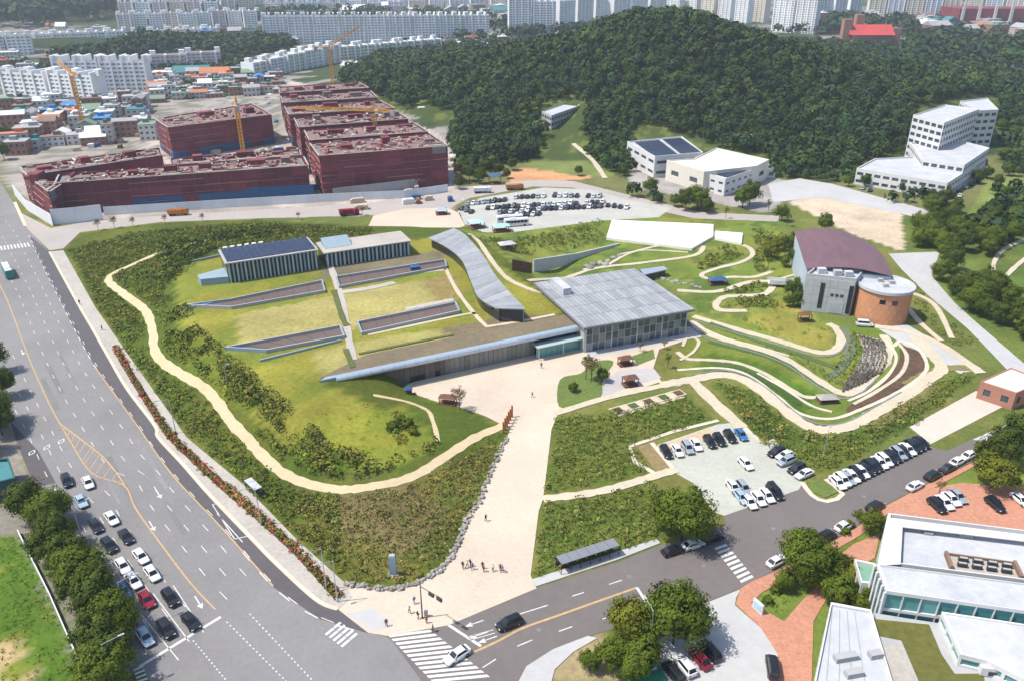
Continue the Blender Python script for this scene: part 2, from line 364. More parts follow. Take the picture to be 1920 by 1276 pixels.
def path(name, px, w, m, label, dz=.1, cat='path', n=6):
    if cat in ('path', 'kerb', 'edging'): PATHS.append(([tuple(q_) for q_ in catmull([tuple(PT(a, b)[:2]) for a, b in px], 4)], w/2+.5))
    return struct(name, ribbon_mb([PT(a, b) for a, b in px], w, dz, n=n), m, label, cat)
KERB = [(-60, 250), (-20, 308), (28, 385), (48, 425), (93, 473), (148, 573), (172, 614), (200, 663), (238, 728), (290, 797), (297, 820), (343, 870), (393, 927), (465, 1002), (518, 1056), (593, 1124), (634, 1142)]
Kw = [np.array(P(a, b)[:2]) for a, b in KERB]
LEFT = [(-260, 430), (-160, 560), (-80, 660), (0, 770), (32, 831), (66, 913), (150, 1060), (264, 1247), (300, 1310), (360, 1420)]
main = flat('main_road', [*PX([(-460, 250)]), *[Vector((*k, 0)) for k in Kw], *PX([(691, 1185), (727, 1194), (830, 1292), (900, 1420)]), *PX(LEFT[::-1])], .05, M_asph,
            'wide grey multi-lane main road sweeping past the park', 'road')
SIDE_UP = [(727, 1190), (841, 1170), (1005, 1102), (1155, 1054), (1238, 1022), (1330, 995), (1361, 985), (1358, 966), (1498, 917), (1504, 906), (1522, 926), (1548, 938), (1578, 925), (1660, 882), (1743, 838), (1776, 844), (1822, 823), (1850, 829)]
SIDE_LO = [(1833, 860), (1737, 906), (1658, 947), (1603, 988), (1548, 1021), (1471, 1062), (1413, 1087), (1387, 1103), (1313, 1133), (1102, 1192), (1037, 1217), (987, 1249), (973, 1276), (968, 1330), (960, 1420), (885, 1405)]
side = flat('side_road', PX(SIDE_UP+SIDE_LO), .056, M_asph2, 'brownish grey side road climbing past the car park', 'road')
flat('service_road', PX([(1776, 845), (1822, 824), (1960, 762), (1960, 800), (1852, 830), (1833, 858)]), .05, M_pale, 'pale concrete lane beyond the side road', 'road')
# dark bus lane and its wear line
BUS = [(53, 439), (69, 476), (114, 566), (138, 614), (176, 683), (255, 794), (322, 888), (415, 988), (515, 1102), (600, 1160), (691, 1187)]
def childflat(name, poly, z, m, parent, kind=None):
    mb = MB().add([(p[0], p[1], z) for p in ccw([(p[0], p[1]) for p in poly])], [tuple(range(len(poly)))]); return part(name, mb, m, parent, kind=kind)
childflat('bus_lane', PX(BUS)+[Vector((*k, 0)) for k in Kw[4:][::-1]], .056, M_buslane, main)
childflat('turning_lane', PX([(100, 640), (125, 820), (66, 913), (32, 831), (60, 790)]) if 0 else PX([(20, 790), (72, 845), (105, 905), (66, 913), (32, 831)]), .056, M_buslane, main)
YEL = [(-120, 330), (-60, 430), (0, 535), (24, 590), (38, 628), (55, 673), (76, 721), (97, 766), (117, 801), (132, 827), (172, 886), (232, 909), (254, 952), (300, 1017), (357, 1092), (404, 1142)]
ymb = MB()
Yw = [P(a, b) for a, b in YEL]; ribbon_mb(Yw, .28, .066, .0, mb=ymb, cols=2, follow=False)
ribbon_mb(PX([(110, 792), (150, 822), (193, 856), (225, 895), (234, 912)]), .3, .067, 0, mb=ymb, cols=2, follow=False)
for k in range(13):                                     # hatching between the two yellow lines
    t = (k+.5)/13; a = np.array(catmull([(117, 801), (140, 840), (172, 886), (225, 908)], 8)[int(t*24)]); b = np.array(catmull([(117, 797), (150, 822), (193, 856), (229, 902)], 8)[int(t*24)])
    A, B = P(*a), P(*b); d = (B-A).normalized(); nn = Vector((-d.y, d.x, 0))*.08
    ymb.quad(*[(p.x, p.y, .066) for p in (A-nn, B-nn, B+nn, A+nn)])
ribbon_mb(PX([(180, 690), (255, 794), (322, 888), (415, 988), (512, 1098)]), .26, .068, .0, mb=ymb, cols=2, follow=False)
part('yellow_line', ymb, M_yel, main)
ymb = MB()
ribbon_mb(PX([(877, 1227), (930, 1203), (980, 1177), (1050, 1152), (1120, 1127), (1194, 1101)]), .42, .066, 0, mb=ymb, cols=2, follow=False)
part('yellow_line', ymb, M_yel, side)
def dash(mb, a, b, w, z=.066):
    d = (b-a).normalized(); nn = Vector((-d.y, d.x, 0))*w/2; mb.quad(*[(p.x, p.y, z) for p in (a-nn, b-nn, b+nn, a+nn)])
# dashed lanes parallel to the yellow line (right half) and left half
wm = MB()
Ycs = [Vector((p[0], p[1], 0)) for p in catmull([(p.x, p.y) for p in Yw], 10)]
Kcs = [Vector((p[0], p[1], 0)) for p in catmull([tuple(k) for k in Kw], 10)]
Bcs = [Vector((p[0], p[1], 0)) for p in catmull([tuple(P(a, b)[:2]) for a, b in BUS], 10)]
def near(p, L): return min(L, key=lambda q_: (q_-p).length)
def lane(frac, a_, b_, start=0, dl=2.6, gap=5.6, w=.14):
    acc = 0; pts = []
    for p in a_:
        q_ = near(p, b_); pts.append(p.lerp(q_, frac))
    L = [0]
    for i in range(1, len(pts)): L.append(L[-1]+(pts[i]-pts[i-1]).length)
    def at(s_):
        i = max(0, min(len(pts)-2, next((j for j in range(len(L)-1) if L[j+1] >= s_), len(pts)-2)))
        return pts[i].lerp(pts[i+1], (s_-L[i])/max(L[i+1]-L[i], 1e-5))
    s_ = start
    while s_+dl < L[-1]: dash(wm, at(s_), at(s_+dl), w); s_ += dl+gap
for f_ in (.26, .52, .78): lane(f_, Ycs, Bcs, start=4*f_)
lane(.12, Bcs, [p for p in Kcs], 3); lane(1.0, [near(p, Bcs) for p in Bcs], Bcs, 2, 3, 4, .2)
Lcs = [Vector((p[0], p[1], 0)) for p in catmull([tuple(P(a, b)[:2]) for a, b in LEFT[2:8]], 10)]
for f_ in (.24, .47, .72): lane(f_, [p for p in Ycs if 100 < p.y < 200], Lcs, 2*f_)
for a, b in (((357, 1163), (300, 1075)), ((330, 1180), (262, 1090)), ((310, 1215), (240, 1130))): dash(wm, P(a[0]+25, a[1]+22), P(b[0]+25, b[1]+22), .17, .07)
dash(wm, P(262, 1249), P(414, 1156), .55, .07)
for k in range(22):                                     # dotted guide lines through the junction
    for a, b in (((362, 1200), (470, 1330)), ((425, 1165), (560, 1300)), ((468, 1150), (600, 1290))):
        t = k/22; p = P(a[0]+(b[0]-a[0])*t, a[1]+(b[1]-a[1])*t); q_ = P(a[0]+(b[0]-a[0])*(t+.018), a[1]+(b[1]-a[1])*(t+.018)); dash(wm, p, q_, .2, .07)
for cx, cy in ((60, 848), (88, 838), (115, 827)):   # diamonds and blurred arrows
    c = P(cx, cy); r = .95
    for k in range(4):
        a0, a1 = k*math.pi/2, (k+1)*math.pi/2; dash(wm, c+Vector((r*.62*math.cos(a0), r*1.2*math.sin(a0), 0)), c+Vector((r*.62*math.cos(a1), r*1.2*math.sin(a1), 0)), .22, .07)
for cx, cy in ((297, 925), (285, 985), (372, 1128), (42, 660)):   # arrows
    c = P(cx, cy); d = Vector((.62, -.78, 0)); n_ = Vector((-d.y, d.x, 0)); dash(wm, c-d*1.8, c+d*.8, .22, .07)
    wm.add([(c+d*2.0)[:2]+(.07,), (c+d*.7+n_*.55)[:2]+(.07,), (c+d*.7-n_*.55)[:2]+(.07,)], [(0, 1, 2)])
for a in ((393, 950), (470, 1010)): pass
for a, b in (((398, 945), (438, 940)), ((438, 940), (472, 1003)), ((472, 1003), (440, 1010)), ((440, 1010), (398, 945)), ((407, 962), (455, 1016))): dash(wm, P(*a), P(*b), .18, .07)
part('lane_marking', wm, M_paint, main, kind='stuff')
wm = MB()
for a, b, w in (((1142, 1095), (1166, 1087), .2), ((1073, 1117), (1095, 1110), .2), ((970, 1152), (1027, 1134), .2), ((905, 1251), (930, 1235), .2), ((970, 1211), (998, 1199), .2), ((1048, 1183), (1073, 1174), .2),
                ((841, 1171), (902, 1211), .5), ((1194, 1101), (1213, 1130), .5), ((876, 1194), (925, 1180), .16), ((880, 1200), (928, 1186), .16), ((1130, 1160), (1155, 1150), .2)): dash(wm, P(*a), P(*b), w, .07)
for cx, cy in ((890, 1168), (915, 1198), (898, 1190)):
    c = P(cx, cy); d = Vector((-.9, -.42, 0)); n_ = Vector((-d.y, d.x, 0)); dash(wm, c-d*1.6, c+d*.6, .2, .07)
    wm.add([(c+d*1.8)[:2]+(.07,), (c+d*.5+n_*.5)[:2]+(.07,), (c+d*.5-n_*.5)[:2]+(.07,)], [(0, 1, 2)])
part('lane_marking', wm, M_paint, side, kind='stuff')
def zebra(parent, A0, A1, B0, B1, n, fill=.5):
    """stripes between edge A0-A1 and edge B0-B1 (pixels)"""
    a0, a1, b0, b1 = PX([A0, A1, B0, B1])
    for k in range(n):
        t0, t1 = k/n, (k+fill)/n; mb = MB().quad(*[(p.x, p.y, .074) for p in (a0.lerp(a1, t0), a0.lerp(a1, t1), b0.lerp(b1, t1), b0.lerp(b1, t0))])
        mb.f = [f[::-1] for f in mb.f] if ((a1-a0).cross(b0-a0)).z < 0 else mb.f; part('crosswalk_stripe', mb, M_paint, parent)
zebra(side, (727, 1190), (815, 1282), (806, 1180), (923, 1272), 12, .58)
zebra(side, (1339, 1027), (1393, 1096), (1361, 1019), (1416, 1085), 9, .55)
zebra(main, (609, 1188), (646, 1216), (624, 1176), (661, 1203), 5, .5); zebra(main, (625, 1175), (662, 1202), (637, 1165), (675, 1191), 5, .5)
zebra(main, (250, 1255), (262, 1290), (268, 1246), (282, 1285), 5, .5); zebra(main, (2, 470), (60, 462), (0, 462), (56, 455), 9, .5)
# pavement along the main road, planting strip, kerb stones
LAWN = [(119, 470), (179, 577), (241, 666), (320, 777), (350, 820), (457, 909), (560, 1015), (648, 1094)]
flat('pavement', [Vector((*k, 0)) for k in Kw[4:]]+PX([(660, 1120), (648, 1094)])+PX(LAWN[::-1][1:]), .16, M_pave, 'stone pavement between the main road and the planted bank', 'pavement', .16)
struct('kerb', ribbon_mb([Vector((*k, 0)) for k in Kw[4:]], .75, .20, .25, cols=2, follow=False), M_kerb, 'cream kerb stones edging the dark bus lane', 'kerb')
struct('kerb', ribbon_mb(PX([(28, 380), (48, 425)]), 1.2, .18, .2, cols=2, follow=False), M_kerb, 'cream kerb at the corner by the site hoarding', 'kerb')
PLZ = [(634, 1142), (648, 1094), (709, 1104), (752, 1104), (798, 1086), (837, 1056), (859, 1018), (877, 975), (902, 932), (923, 879), (950, 824), (957, 800), (940, 795), (913, 781), (867, 764), (823, 754), (775, 738), (745, 728),
       (775, 716), (1000, 662), (1095, 642), (1235, 615), (1310, 612), (1310, 630), (1236, 655), (1225, 690), (1240, 715), (1130, 752), (1045, 778), (1034, 805), (1024, 890), (1018, 936), (1010, 958), (995, 1079), (1006, 1103), (841, 1172), (727, 1192), (691, 1186)]
plaza = flat('plaza', PX(PLZ), .12, M_paver, 'pale pink paved plaza and approach avenue before the museum', 'plaza', .12)
childflat('stone_slab', PX([(650, 1150), (700, 1140), (735, 1172), (700, 1183)]), .126, M_pale, plaza)
flat('pavement', PX([(1005, 1099), (1155, 1050), (1238, 1018), (1232, 1010), (1150, 1036), (998, 1086)]), .15, M_pale, 'pale grey pavement beside the bicycle shelter', 'pavement', .15)
flat('pavement', PX([(968, 1330), (973, 1276), (987, 1249), (1037, 1217), (1102, 1192), (1120, 1196), (1075, 1222), (1040, 1255), (1020, 1330)]), .15, M_pale, 'pale paved corner at the junction', 'pavement', .15)
flat('forecourt', PX([(1313, 1134), (1388, 1104), (1380, 1120), (1378, 1134), (1427, 1177), (1458, 1225), (1475, 1330), (1180, 1330), (1215, 1210), (1300, 1160)]), .052, M_pale, 'grey concrete yard with parked cars', 'car park')
brickw = flat('brick_walk', PX([(1387, 1104), (1413, 1088), (1471, 1064), (1548, 1023), (1605, 990), (1660, 949), (1738, 908), (1834, 862), (1834, 870), (1745, 918), (1665, 962), (1610, 1005), (1550, 1040), (1478, 1082), (1430, 1110), (1408, 1130), (1470, 1165), (1500, 1130), (1530, 1100), (1560, 1105), (1525, 1165), (1520, 1330), (1475, 1330), (1458, 1225), (1427, 1177), (1380, 1132)]),
     .14, M_brickp, 'pink brick walkway along the side road and into the campus', 'pavement', .14)
flat('brick_lot', PX([(1655, 962), (1745, 916), (1800, 905), (1960, 915), (1960, 1010), (1740, 975)]), .13, M_brickp, 'pink brick parking court behind the campus hall', 'car park', .13)
flat('brick_walk', PX([(1560, 1050), (1600, 1020), (1650, 1000), (1640, 1045), (1600, 1070)]), .131, M_brickp, 'short pink brick path beside the campus hall', 'pavement', .13)
# lower car park
lot = flat('car_park', PX([(1225, 836), (1345, 795), (1392, 790), (1425, 828), (1455, 826), (1507, 884), (1504, 906), (1498, 917), (1358, 966), (1340, 960), (1300, 905), (1262, 884)]), .05, M_lot, 'pale turf-block car park beside the round tree', 'car park')
childflat('gravel_bay', PX([(1228, 838), (1330, 802), (1345, 812), (1262, 850)]), .056, mat('gravel', (.42, .33, .22), .95, amt=.2), lot)
childflat('bare_patch', PX([(1194, 836), (1228, 828), (1262, 878), (1232, 885)]), .05, mat('dry_grass', (.20, .15, .07), .95, amt=.35), lot)
for px in ([(1347, 788), (1180, 837), (1231, 889), (1268, 880)], [(1222, 830), (1262, 878)], [(1385, 788), (1426, 828), (1455, 824)], [(1504, 904), (1522, 928), (1550, 940), (1580, 926), (1548, 898)]):
    struct('kerb', ribbon_mb(PX(px), 1.0, .16, .15, n=2, cols=2, follow=False), M_kerb, 'cream kerb band around the lower car park', 'kerb')
ul = flat('car_park', PX([(858, 396), (900, 372), (1020, 352), (1110, 356), (1180, 376), (1260, 390), (1235, 408), (1130, 414), (960, 436), (905, 436), (870, 420)]), .05, M_lot, 'crowded pale car park between the building site and the hill', 'car park')
ul.data.materials[0] = mat('upper_lot', (.36, .355, .32), .9, amt=.14, scale=1.0, amt2=.16, scale2=.08)
flat('plaza', PX([(690, 426), (700, 405), (760, 392), (838, 390), (862, 400), (872, 424), (852, 430), (800, 446), (760, 448), (740, 436)]), .05, M_paver, 'upper pale plaza behind the museum roof', 'plaza')
flat('site_road', PX([(-40, 392), (40, 400), (95, 428), (190, 412), (450, 396), (700, 380), (860, 352), (1000, 338), (1075, 340), (1235, 380), (1310, 398), (1460, 405), (1460, 416), (1300, 410), (1225, 393), (1120, 362), (1070, 352), (1000, 350), (880, 372), (840, 392), (700, 404), (480, 410), (300, 417), (150, 436), (119, 466), (93, 470), (50, 428)]), .045,
     mat('dusty_road', (.33, .295, .27), .95, amt=.15), 'dusty road in front of the building site', 'road')
flat('campus_road', PX([(1666, 476), (1762, 472), (1747, 518), (1790, 568), (1831, 605), (1872, 640), (1960, 715), (1960, 765), (1895, 700), (1840, 642), (1814, 616), (1738, 552), (1690, 505)]), .05, M_pale, 'pale lane curving behind the brick drum', 'road')
flat('campus_road', PX([(1440, 345), (1500, 335), (1560, 345), (1740, 395), (1730, 410), (1540, 370), (1450, 380)]), .05, M_pale, 'grey lane between the sports hall and the white school', 'road')
flat('court', PX([(1705, 800), (1830, 732), (1880, 762), (1745, 832)]), .06, mat('court_surface', (.46, .41, .35), .9, amt=.1), 'long pale sports court beside the small brick building', 'court')
flat('court', PX([(1640, 612), (1700, 608), (1840, 690), (1800, 700), (1700, 650)]), .05, M_pale, 'pale forecourt below the brick drum', 'path')
terr = tag(flat('terrace', PX([(1147, 417), (1337, 425), (1337, 447), (1297, 470), (1137, 450)]), 1.0, mat('white_stone', (.74, .71, .66), .8, amt=.04), 'large bright white stone terrace', 'terrace', 1.0), 'large bright white stone terrace', 'terrace', None, 'structure')
flat('terrace', PX([(1340, 437), (1392, 441), (1390, 460), (1340, 450)]), .9, MATS['white_stone'], 'small white terrace joined to the large one', 'terrace', .9)
# winding paths
path('path', [(310, 470), (247, 497), (213, 513), (203, 525), (213, 537), (233, 552), (267, 577), (280, 597), (287, 627), (290, 657), (307, 680), (343, 703), (383, 727), (407, 753), (433, 790), (467, 825), (480, 841), (523, 881), (569, 904), (623, 916), (666, 916), (730, 906), (784, 888), (830, 859), (891, 820), (945, 796)],
     2.4, M_path, 'long sandy path winding round the museum bank')
path('path', [(210, 514), (250, 496), (300, 476), (420, 445), (520, 430)], 1.3, M_path, 'narrow sandy path through the shrubs behind the museum')
path('path', [(700, 740), (760, 752), (800, 768), (812, 790), (822, 828)], 1.0, M_path, 'short sandy path down the lawn beside the plaza')
path('path', [(640, 428), (560, 432), (430, 452)], 1.2, M_path, 'thin track behind the solar roof')
R7 = {
 'upper garden terrace path': ([(1300, 593), (1380, 617), (1463, 640), (1530, 660), (1563, 658), (1577, 640), (1570, 617), (1553, 607)], 2.5),
 'middle garden terrace path': ([(1296, 602), (1330, 627), (1380, 643), (1430, 657), (1480, 677), (1530, 710), (1573, 735), (1600, 735), (1633, 707), (1660, 677), (1668, 650), (1656, 628)], 2.4),
 'narrow garden path above the green bank': ([(1270, 660), (1290, 673), (1330, 675), (1380, 680), (1427, 697), (1467, 720), (1507, 743), (1545, 744)], 1.5),
 'outer garden ring path': ([(1240, 722), (1285, 714), (1347, 703), (1390, 710), (1430, 735), (1467, 765), (1507, 795), (1547, 806), (1597, 797), (1647, 770), (1697, 742), (1745, 708), (1765, 690), (1745, 660), (1715, 632)], 3.3),
 'inner line of the outer ring': ([(1270, 694), (1347, 690), (1400, 702), (1460, 745), (1500, 775), (1560, 785), (1620, 765), (1680, 737), (1725, 707), (1738, 685), (1722, 655), (1690, 640), (1676, 650)], 1.0),
 'looping path below the footbridge': ([(1400, 583), (1353, 582), (1342, 572), (1357, 558), (1390, 555), (1433, 552), (1450, 535), (1440, 528), (1403, 530), (1363, 543), (1330, 548), (1270, 545)], 2.2),
 'looping path round the shrub island': ([(1393, 460), (1407, 467), (1410, 480), (1387, 493), (1347, 503), (1316, 515), (1330, 523), (1373, 520), (1413, 520), (1447, 510)], 1.8),
 'grey path behind the glass hall': ([(990, 527), (1100, 508), (1200, 494), (1300, 480), (1320, 462)], 1.8),
 'cream path across the upper lawn': ([(1093, 506), (1133, 500), (1177, 477), (1233, 462), (1290, 455)], 1.3),
 'path beside the ribbon roof': ([(880, 440), (907, 467), (930, 500), (955, 525), (1000, 545), (1035, 556), (1075, 580), (1090, 600)], 1.6),
 'straight path to the terraces': ([(1300, 716), (1345, 760), (1392, 802)], 3.0),
 'cross path below the bicycle lawn': ([(1018, 936), (1117, 923), (1183, 906), (1235, 890), (1268, 881)], 2.2),
 'kerbed path by the garden beds': ([(1040, 776), (1130, 748), (1200, 732), (1290, 714)], 2.0),
 'dark stair path below the drum': ([(1690, 560), (1720, 600), (1765, 640)], 1.6),
 'white ramp below the drum': ([(1695, 545), (1750, 570), (1785, 635)], 1.6),
 'pale lane past the drum': ([(1640, 612), (1700, 622), (1760, 645), (1840, 700)], 2.6),
 'far slope ring path': ([(1920, 450), (1880, 470), (1862, 500), (1875, 525), (1905, 500), (1940, 470)], 1.6),
 'far slope cross path': ([(1800, 510), (1850, 522), (1875, 525)], 1.4),
 'path to the grey school': ([(1075, 270), (1110, 300), (1135, 335)], 2.5),
}
for ip, (lb, (px, w)) in enumerate(R7.items()): path('path', px, w, M_cream if w != 1.0 else M_kerb, 'cream '+lb if 'grey' not in lb and 'dark' not in lb and 'white' not in lb else lb, .14+.007*ip)
# roof walks on the museum
for px, w, lb in (([(620, 500), (640, 560), (655, 640), (668, 700)], 2.0, 'brown walk crossing the museum roof'), ([(836, 505), (860, 550), (905, 605), (930, 610), (1040, 590)], 1.2, 'pale kerb line on the museum roof by the ribbon'),
                  ([(700, 522), (836, 506)], 1.2, 'pale kerb line along the upper roof court'), ([(690, 628), (870, 590), (890, 590)], 1.0, 'pale kerb line along the lower roof court')):
    path('roof_walk', px, w, M_cream if 'pale' in lb else M_pave, lb, .12, 'path')
# garden beds and planted strips
soil = [(1690, 650), (1724, 660), (1741, 683), (1726, 706), (1682, 731), (1635, 757), (1600, 775), (1588, 764), (1640, 733), (1672, 700), (1686, 677)]
tag(flat('flower_bed', [p for p in PX([tuple(q_) for q_ in catmull(soil, 4, True)])], .12, M_soil, 'dark brown bed', 'flower bed', .1), 'dark brown earth bed curving inside the garden ring', 'flower bed')

for lb, px in (('upper', [(1296, 600), (1376, 624), (1460, 648), (1528, 668), (1570, 664), (1587, 642)]), ('middle', [(1290, 608), (1326, 635), (1378, 651), (1428, 665), (1476, 685), (1524, 718), (1570, 745), (1606, 743), (1642, 712)]), ('outer', [(1285, 706), (1347, 695), (1394, 702), (1436, 727), (1472, 757), (1510, 785), (1550, 797), (1595, 788), (1642, 762), (1690, 735)])):
    path('edging', px, .45, M_concd, 'dark stone edging along the %s garden path' % lb, .2, 'edging')
for lb, px in (('lower grass bank', [(1340, 683), (1400, 690), (1450, 715), (1490, 742), (1520, 765)]), ('upper flower bank', [(1330, 640), (1390, 655), (1440, 668), (1500, 697), (1545, 725)])):
    path('planting_band', px, 2.4, mat('band_'+lb[:5], (.055, .10, .018) if 'lower' in lb else (.10, .12, .075), .95, amt=.4, scale=1.5), 'green planting band on the '+lb, .1, 'planting')
path('roof_hedge', [(626, 545), (640, 590), (650, 612)], 1.6, mat('hedge_dark', (.085, .10, .03), .95, amt=.45, scale=1.5), 'dark planted strip crossing the museum roof lawn', .3, 'planting')
path('roof_hedge', [(648, 655), (662, 690)], 1.4, MATS['hedge_dark'], 'dark planted strip near the museum eave', .3, 'planting')
path('roof_hedge', [(672, 664), (760, 646), (850, 628)], 1.0, MATS['hedge_dark'], 'thin planted strip parallel to the museum eave', .25, 'planting')
path('roof_gravel', [(642, 548), (690, 541), (740, 530)], 2.6, M_pave, 'pale gravel strip beside the long roof court', .13, 'gravel')
path('roof_gravel', [(760, 580), (820, 568), (850, 562)], 2.2, M_pave, 'pale gravel strip by the court beside the ribbon roof', .13, 'gravel')

# patches, manholes and drains on the carriageways
rp = random.Random(3)
def onlane(f_): 
    p = Ycs[int(f_*(len(Ycs)-1))]; q_ = near(p, Bcs); return p, q_
for k in range(7):
    p, q_ = onlane(rp.uniform(.2, .97)); c = p.lerp(q_, rp.uniform(.05, .95)); d = Vector((.6, -.8, 0)); w, l = rp.uniform(.5, 1.3), rp.uniform(6, 14)
    n_ = Vector((-d.y, d.x, 0)); childflat('road_patch', [c-d*l-n_*w/2, c+d*l-n_*w/2, c+d*l+n_*w/2, c-d*l+n_*w/2], .0545-.0002*k, mat('patch_%d' % (k % 3), ((.168, .162, .158), (.198, .191, .186), (.160, .154, .152))[k % 3], .9, amt=.15, scale=.8, amt2=.15), main)
for k in range(14):
    if k < 9: p, q_ = onlane(rp.uniform(.25, .97)); c = p.lerp(q_, rp.uniform(.1, .9)); par = main
    else: c = PX([(1010, 1180), (1180, 1080), (1320, 1060), (1450, 990), (1620, 930)])[k-9]; par = side
    part('manhole', MB().add([(c.x+.42*math.cos(t), c.y+.42*math.sin(t), .0635) for t in np.linspace(0, 2*math.pi, 13)[:-1]], [tuple(range(12))]), M_concd, par)
for lb, px, c_, w in (('narrow cream', [(1310, 612), (1360, 634), (1420, 650), (1480, 668)], M_kerb, .7), ('second cream', [(1420, 700), (1470, 728), (1520, 760), (1560, 772)], M_kerb, .8), ('lavender side', [(1660, 640), (1680, 668), (1668, 700), (1630, 733), (1590, 752)], M_kerb, .9), ('bed side', [(1685, 645), (1700, 668), (1690, 700), (1650, 730), (1600, 758)], M_cream, 1.0), ('small garden', [(1280, 650), (1290, 632), (1310, 640), (1300, 660), (1275, 676)], M_cream, .9), ('footbridge', [(1440, 528), (1475, 520), (1500, 512)], M_cream, 1.0), ('upper lawn edge', [(1160, 478), (1210, 470), (1290, 474)], M_kerb, .8)):
    path('garden_kerb', px, w, c_, lb+' kerb line in the terraced garden', .215, 'kerb')
for lb, px, col, w in (('upper grass', [(1330, 606), (1400, 632), (1470, 655), (1530, 676), (1570, 690)], (.075, .11, .03), 2.2), ('dark hedge', [(1370, 690), (1420, 706), (1460, 730), (1500, 758)], (.04, .075, .014), 2.0), ('silver', [(1580, 615), (1595, 640), (1590, 670), (1570, 695), (1555, 705)], (.12, .14, .085), 2.4), ('golden', [(1700, 722), (1740, 700), (1780, 690), (1830, 690)], (.17, .15, .05), 3.0), ('golden lower', [(1640, 800), (1700, 762), (1760, 725)], (.15, .14, .045), 3.0)):
    path('planting_band', px, w, mat('band_'+lb.replace(' ', '_'), col, .95, amt=.45, scale=1.6), lb+' planting band between the garden paths', .16, 'planting')
# ------------------------------------------------------------------ generic buildings
def facade(wall, pane, p0, p1, z0, z1, nc, nr, wf, hf, dep, sill=.5, mi=0):
    p0 = Vector((p0[0], p0[1], 0)); p1 = Vector((p1[0], p1[1], 0)); d = (p1-p0); n = Vector((d.y, -d.x, 0)).normalized()
    def pt(a, b, o=0.): q_ = p0+d*a-n*o; return (q_.x, q_.y, z0+(z1-z0)*b)
    for i in range(nc):
        a0, a1 = i/nc, (i+1)/nc; b0_, b1_ = a0+(1-wf)/2/nc, a1-(1-wf)/2/nc
        for j in range(nr):
            c0, c1 = j/nr, (j+1)/nr; e0 = c0+(1-hf)*sill/nr; e1 = e0+hf/nr
            o = [pt(a0, c0), pt(a1, c0), pt(a1, c1), pt(a0, c1)]; s_ = [pt(b0_, e0), pt(b1_, e0), pt(b1_, e1), pt(b0_, e1)]; r_ = [pt(b0_, e0, dep), pt(b1_, e0, dep), pt(b1_, e1, dep), pt(b0_, e1, dep)]
            wall.add(o+s_+r_, [(0, 1, 5, 4), (1, 2, 6, 5), (2, 3, 7, 6), (3, 0, 4, 7), (4, 5, 9, 8), (5, 6, 10, 9), (6, 7, 11, 10), (7, 4, 8, 11)], mi)
            pane.append(r_)
def block(name, label, cat, poly, z0, z1, wm=None, rm=None, gm=None, fl=3.3, bay=3.6, wf=.62, hf=.48, par=.7, dep=.25, group=None, solo=False, blind=(), base=0.):
    """a building: wall with recessed windows, panes, flat roof with parapet"""
    wm = wm or M_white; rm = rm or M_whiteroof; gm = gm or M_glass
    poly = ccw([(p[0], p[1]) for p in poly]); n = len(poly); cx = sum(p[0] for p in poly)/n; cy = sum(p[1] for p in poly)/n
    root = thing(name, label, cat, (cx, cy, z0), group); wall = MB(); panes = []
    for i in range(n):
        a, b = poly[i], poly[(i+1) % n]; L = math.dist(a, b)
        if L < 3 or i in blind:
            wall.quad((*a, z0), (*b, z0), (*b, z1), (*a, z1)); continue
        facade(wall, panes, a, b, z0+base, z1, max(1, round(L/bay)), max(1, round((z1-z0-base)/fl)), wf, hf, dep)
        if base: wall.quad((*a, z0), (*b, z0), (*b, z0+base), (*a, z0+base))
    inner = [(cx+(x-cx)*(1-.5/max(1, math.dist((x, y), (cx, cy)))), cy+(y-cy)*(1-.5/max(1, math.dist((x, y), (cx, cy))))) for x, y in poly]
    for i in range(n):
        a, b, c, d = poly[i], poly[(i+1) % n], inner[(i+1) % n], inner[i]
        wall.quad((*a, z1), (*b, z1), (*b, z1+par), (*a, z1+par)); wall.quad((*a, z1+par), (*b, z1+par), (*c, z1+par), (*d, z1+par)); wall.quad((*d, z1+par), (*c, z1+par), (*c, z1+.05), (*d, z1+.05))
    part('wall', wall, wm, root)
    part('roof', MB().add([(*p, z1+.06) for p in inner], [tuple(range(n))]), rm, root)
    if solo:
        for r_ in panes: part('window', MB().quad(*r_), gm, root)
    elif panes:
        mb = MB()
        for r_ in panes: mb.quad(*r_)
        part('windows', mb, gm, root, kind='stuff')
    return root
def pxblock(name, label, cat, roofpx, z1, z0=0., **k): return block(name, label, cat, PX(roofpx, z1), z0, z1, **k)
def roofbox(root, px, z, sx, sy, hgt, m, name='roof_unit', rz=0.):
    p = P(px[0], px[1], z); piece(name, m, next((c for c in root.children if c.name.startswith('roof')), root), (p.x, p.y, z+hgt/2), (sx, sy, hgt), rz)
def ang(a, b): return math.atan2(b[1]-a[1], b[0]-a[0])
# ------------------------------------------------------------------ the museum under its green roof
fa, fb = P(600, 715, ZR), P(1098, 611, ZR); fd = (fb-fa).normalized(); fn = Vector((-fd.y, fd.x, 0)); frz = ang(fa, fb); FL = (fb-fa).length
mus = thing('museum', 'long low museum half buried under a lawn roof with silver eave', 'museum', (fa+fd*FL/2).to_tuple()[:2]+(0,))
def fq(s_, o, z): p = fa+fd*s_+fn*o; return (p.x, p.y, z)
part('roof_slab', MB().prism([fq(0, .4, 0)[:2], fq(FL, .4, 0)[:2], fq(FL, 7.5, 0)[:2], fq(10, 7.5, 0)[:2]], ZR-.9, ZR+.12), M_blue_c, mus)
rl = MB(); 
rl.add([fq(0, 1.6, ZR+.135), fq(FL, 1.6, ZR+.135), fq(FL, 9, ZR+.135), fq(14, 9, ZR+.135)], [(0, 1, 2, 3)]); part('roof_turf', rl, M_sedum, mus)
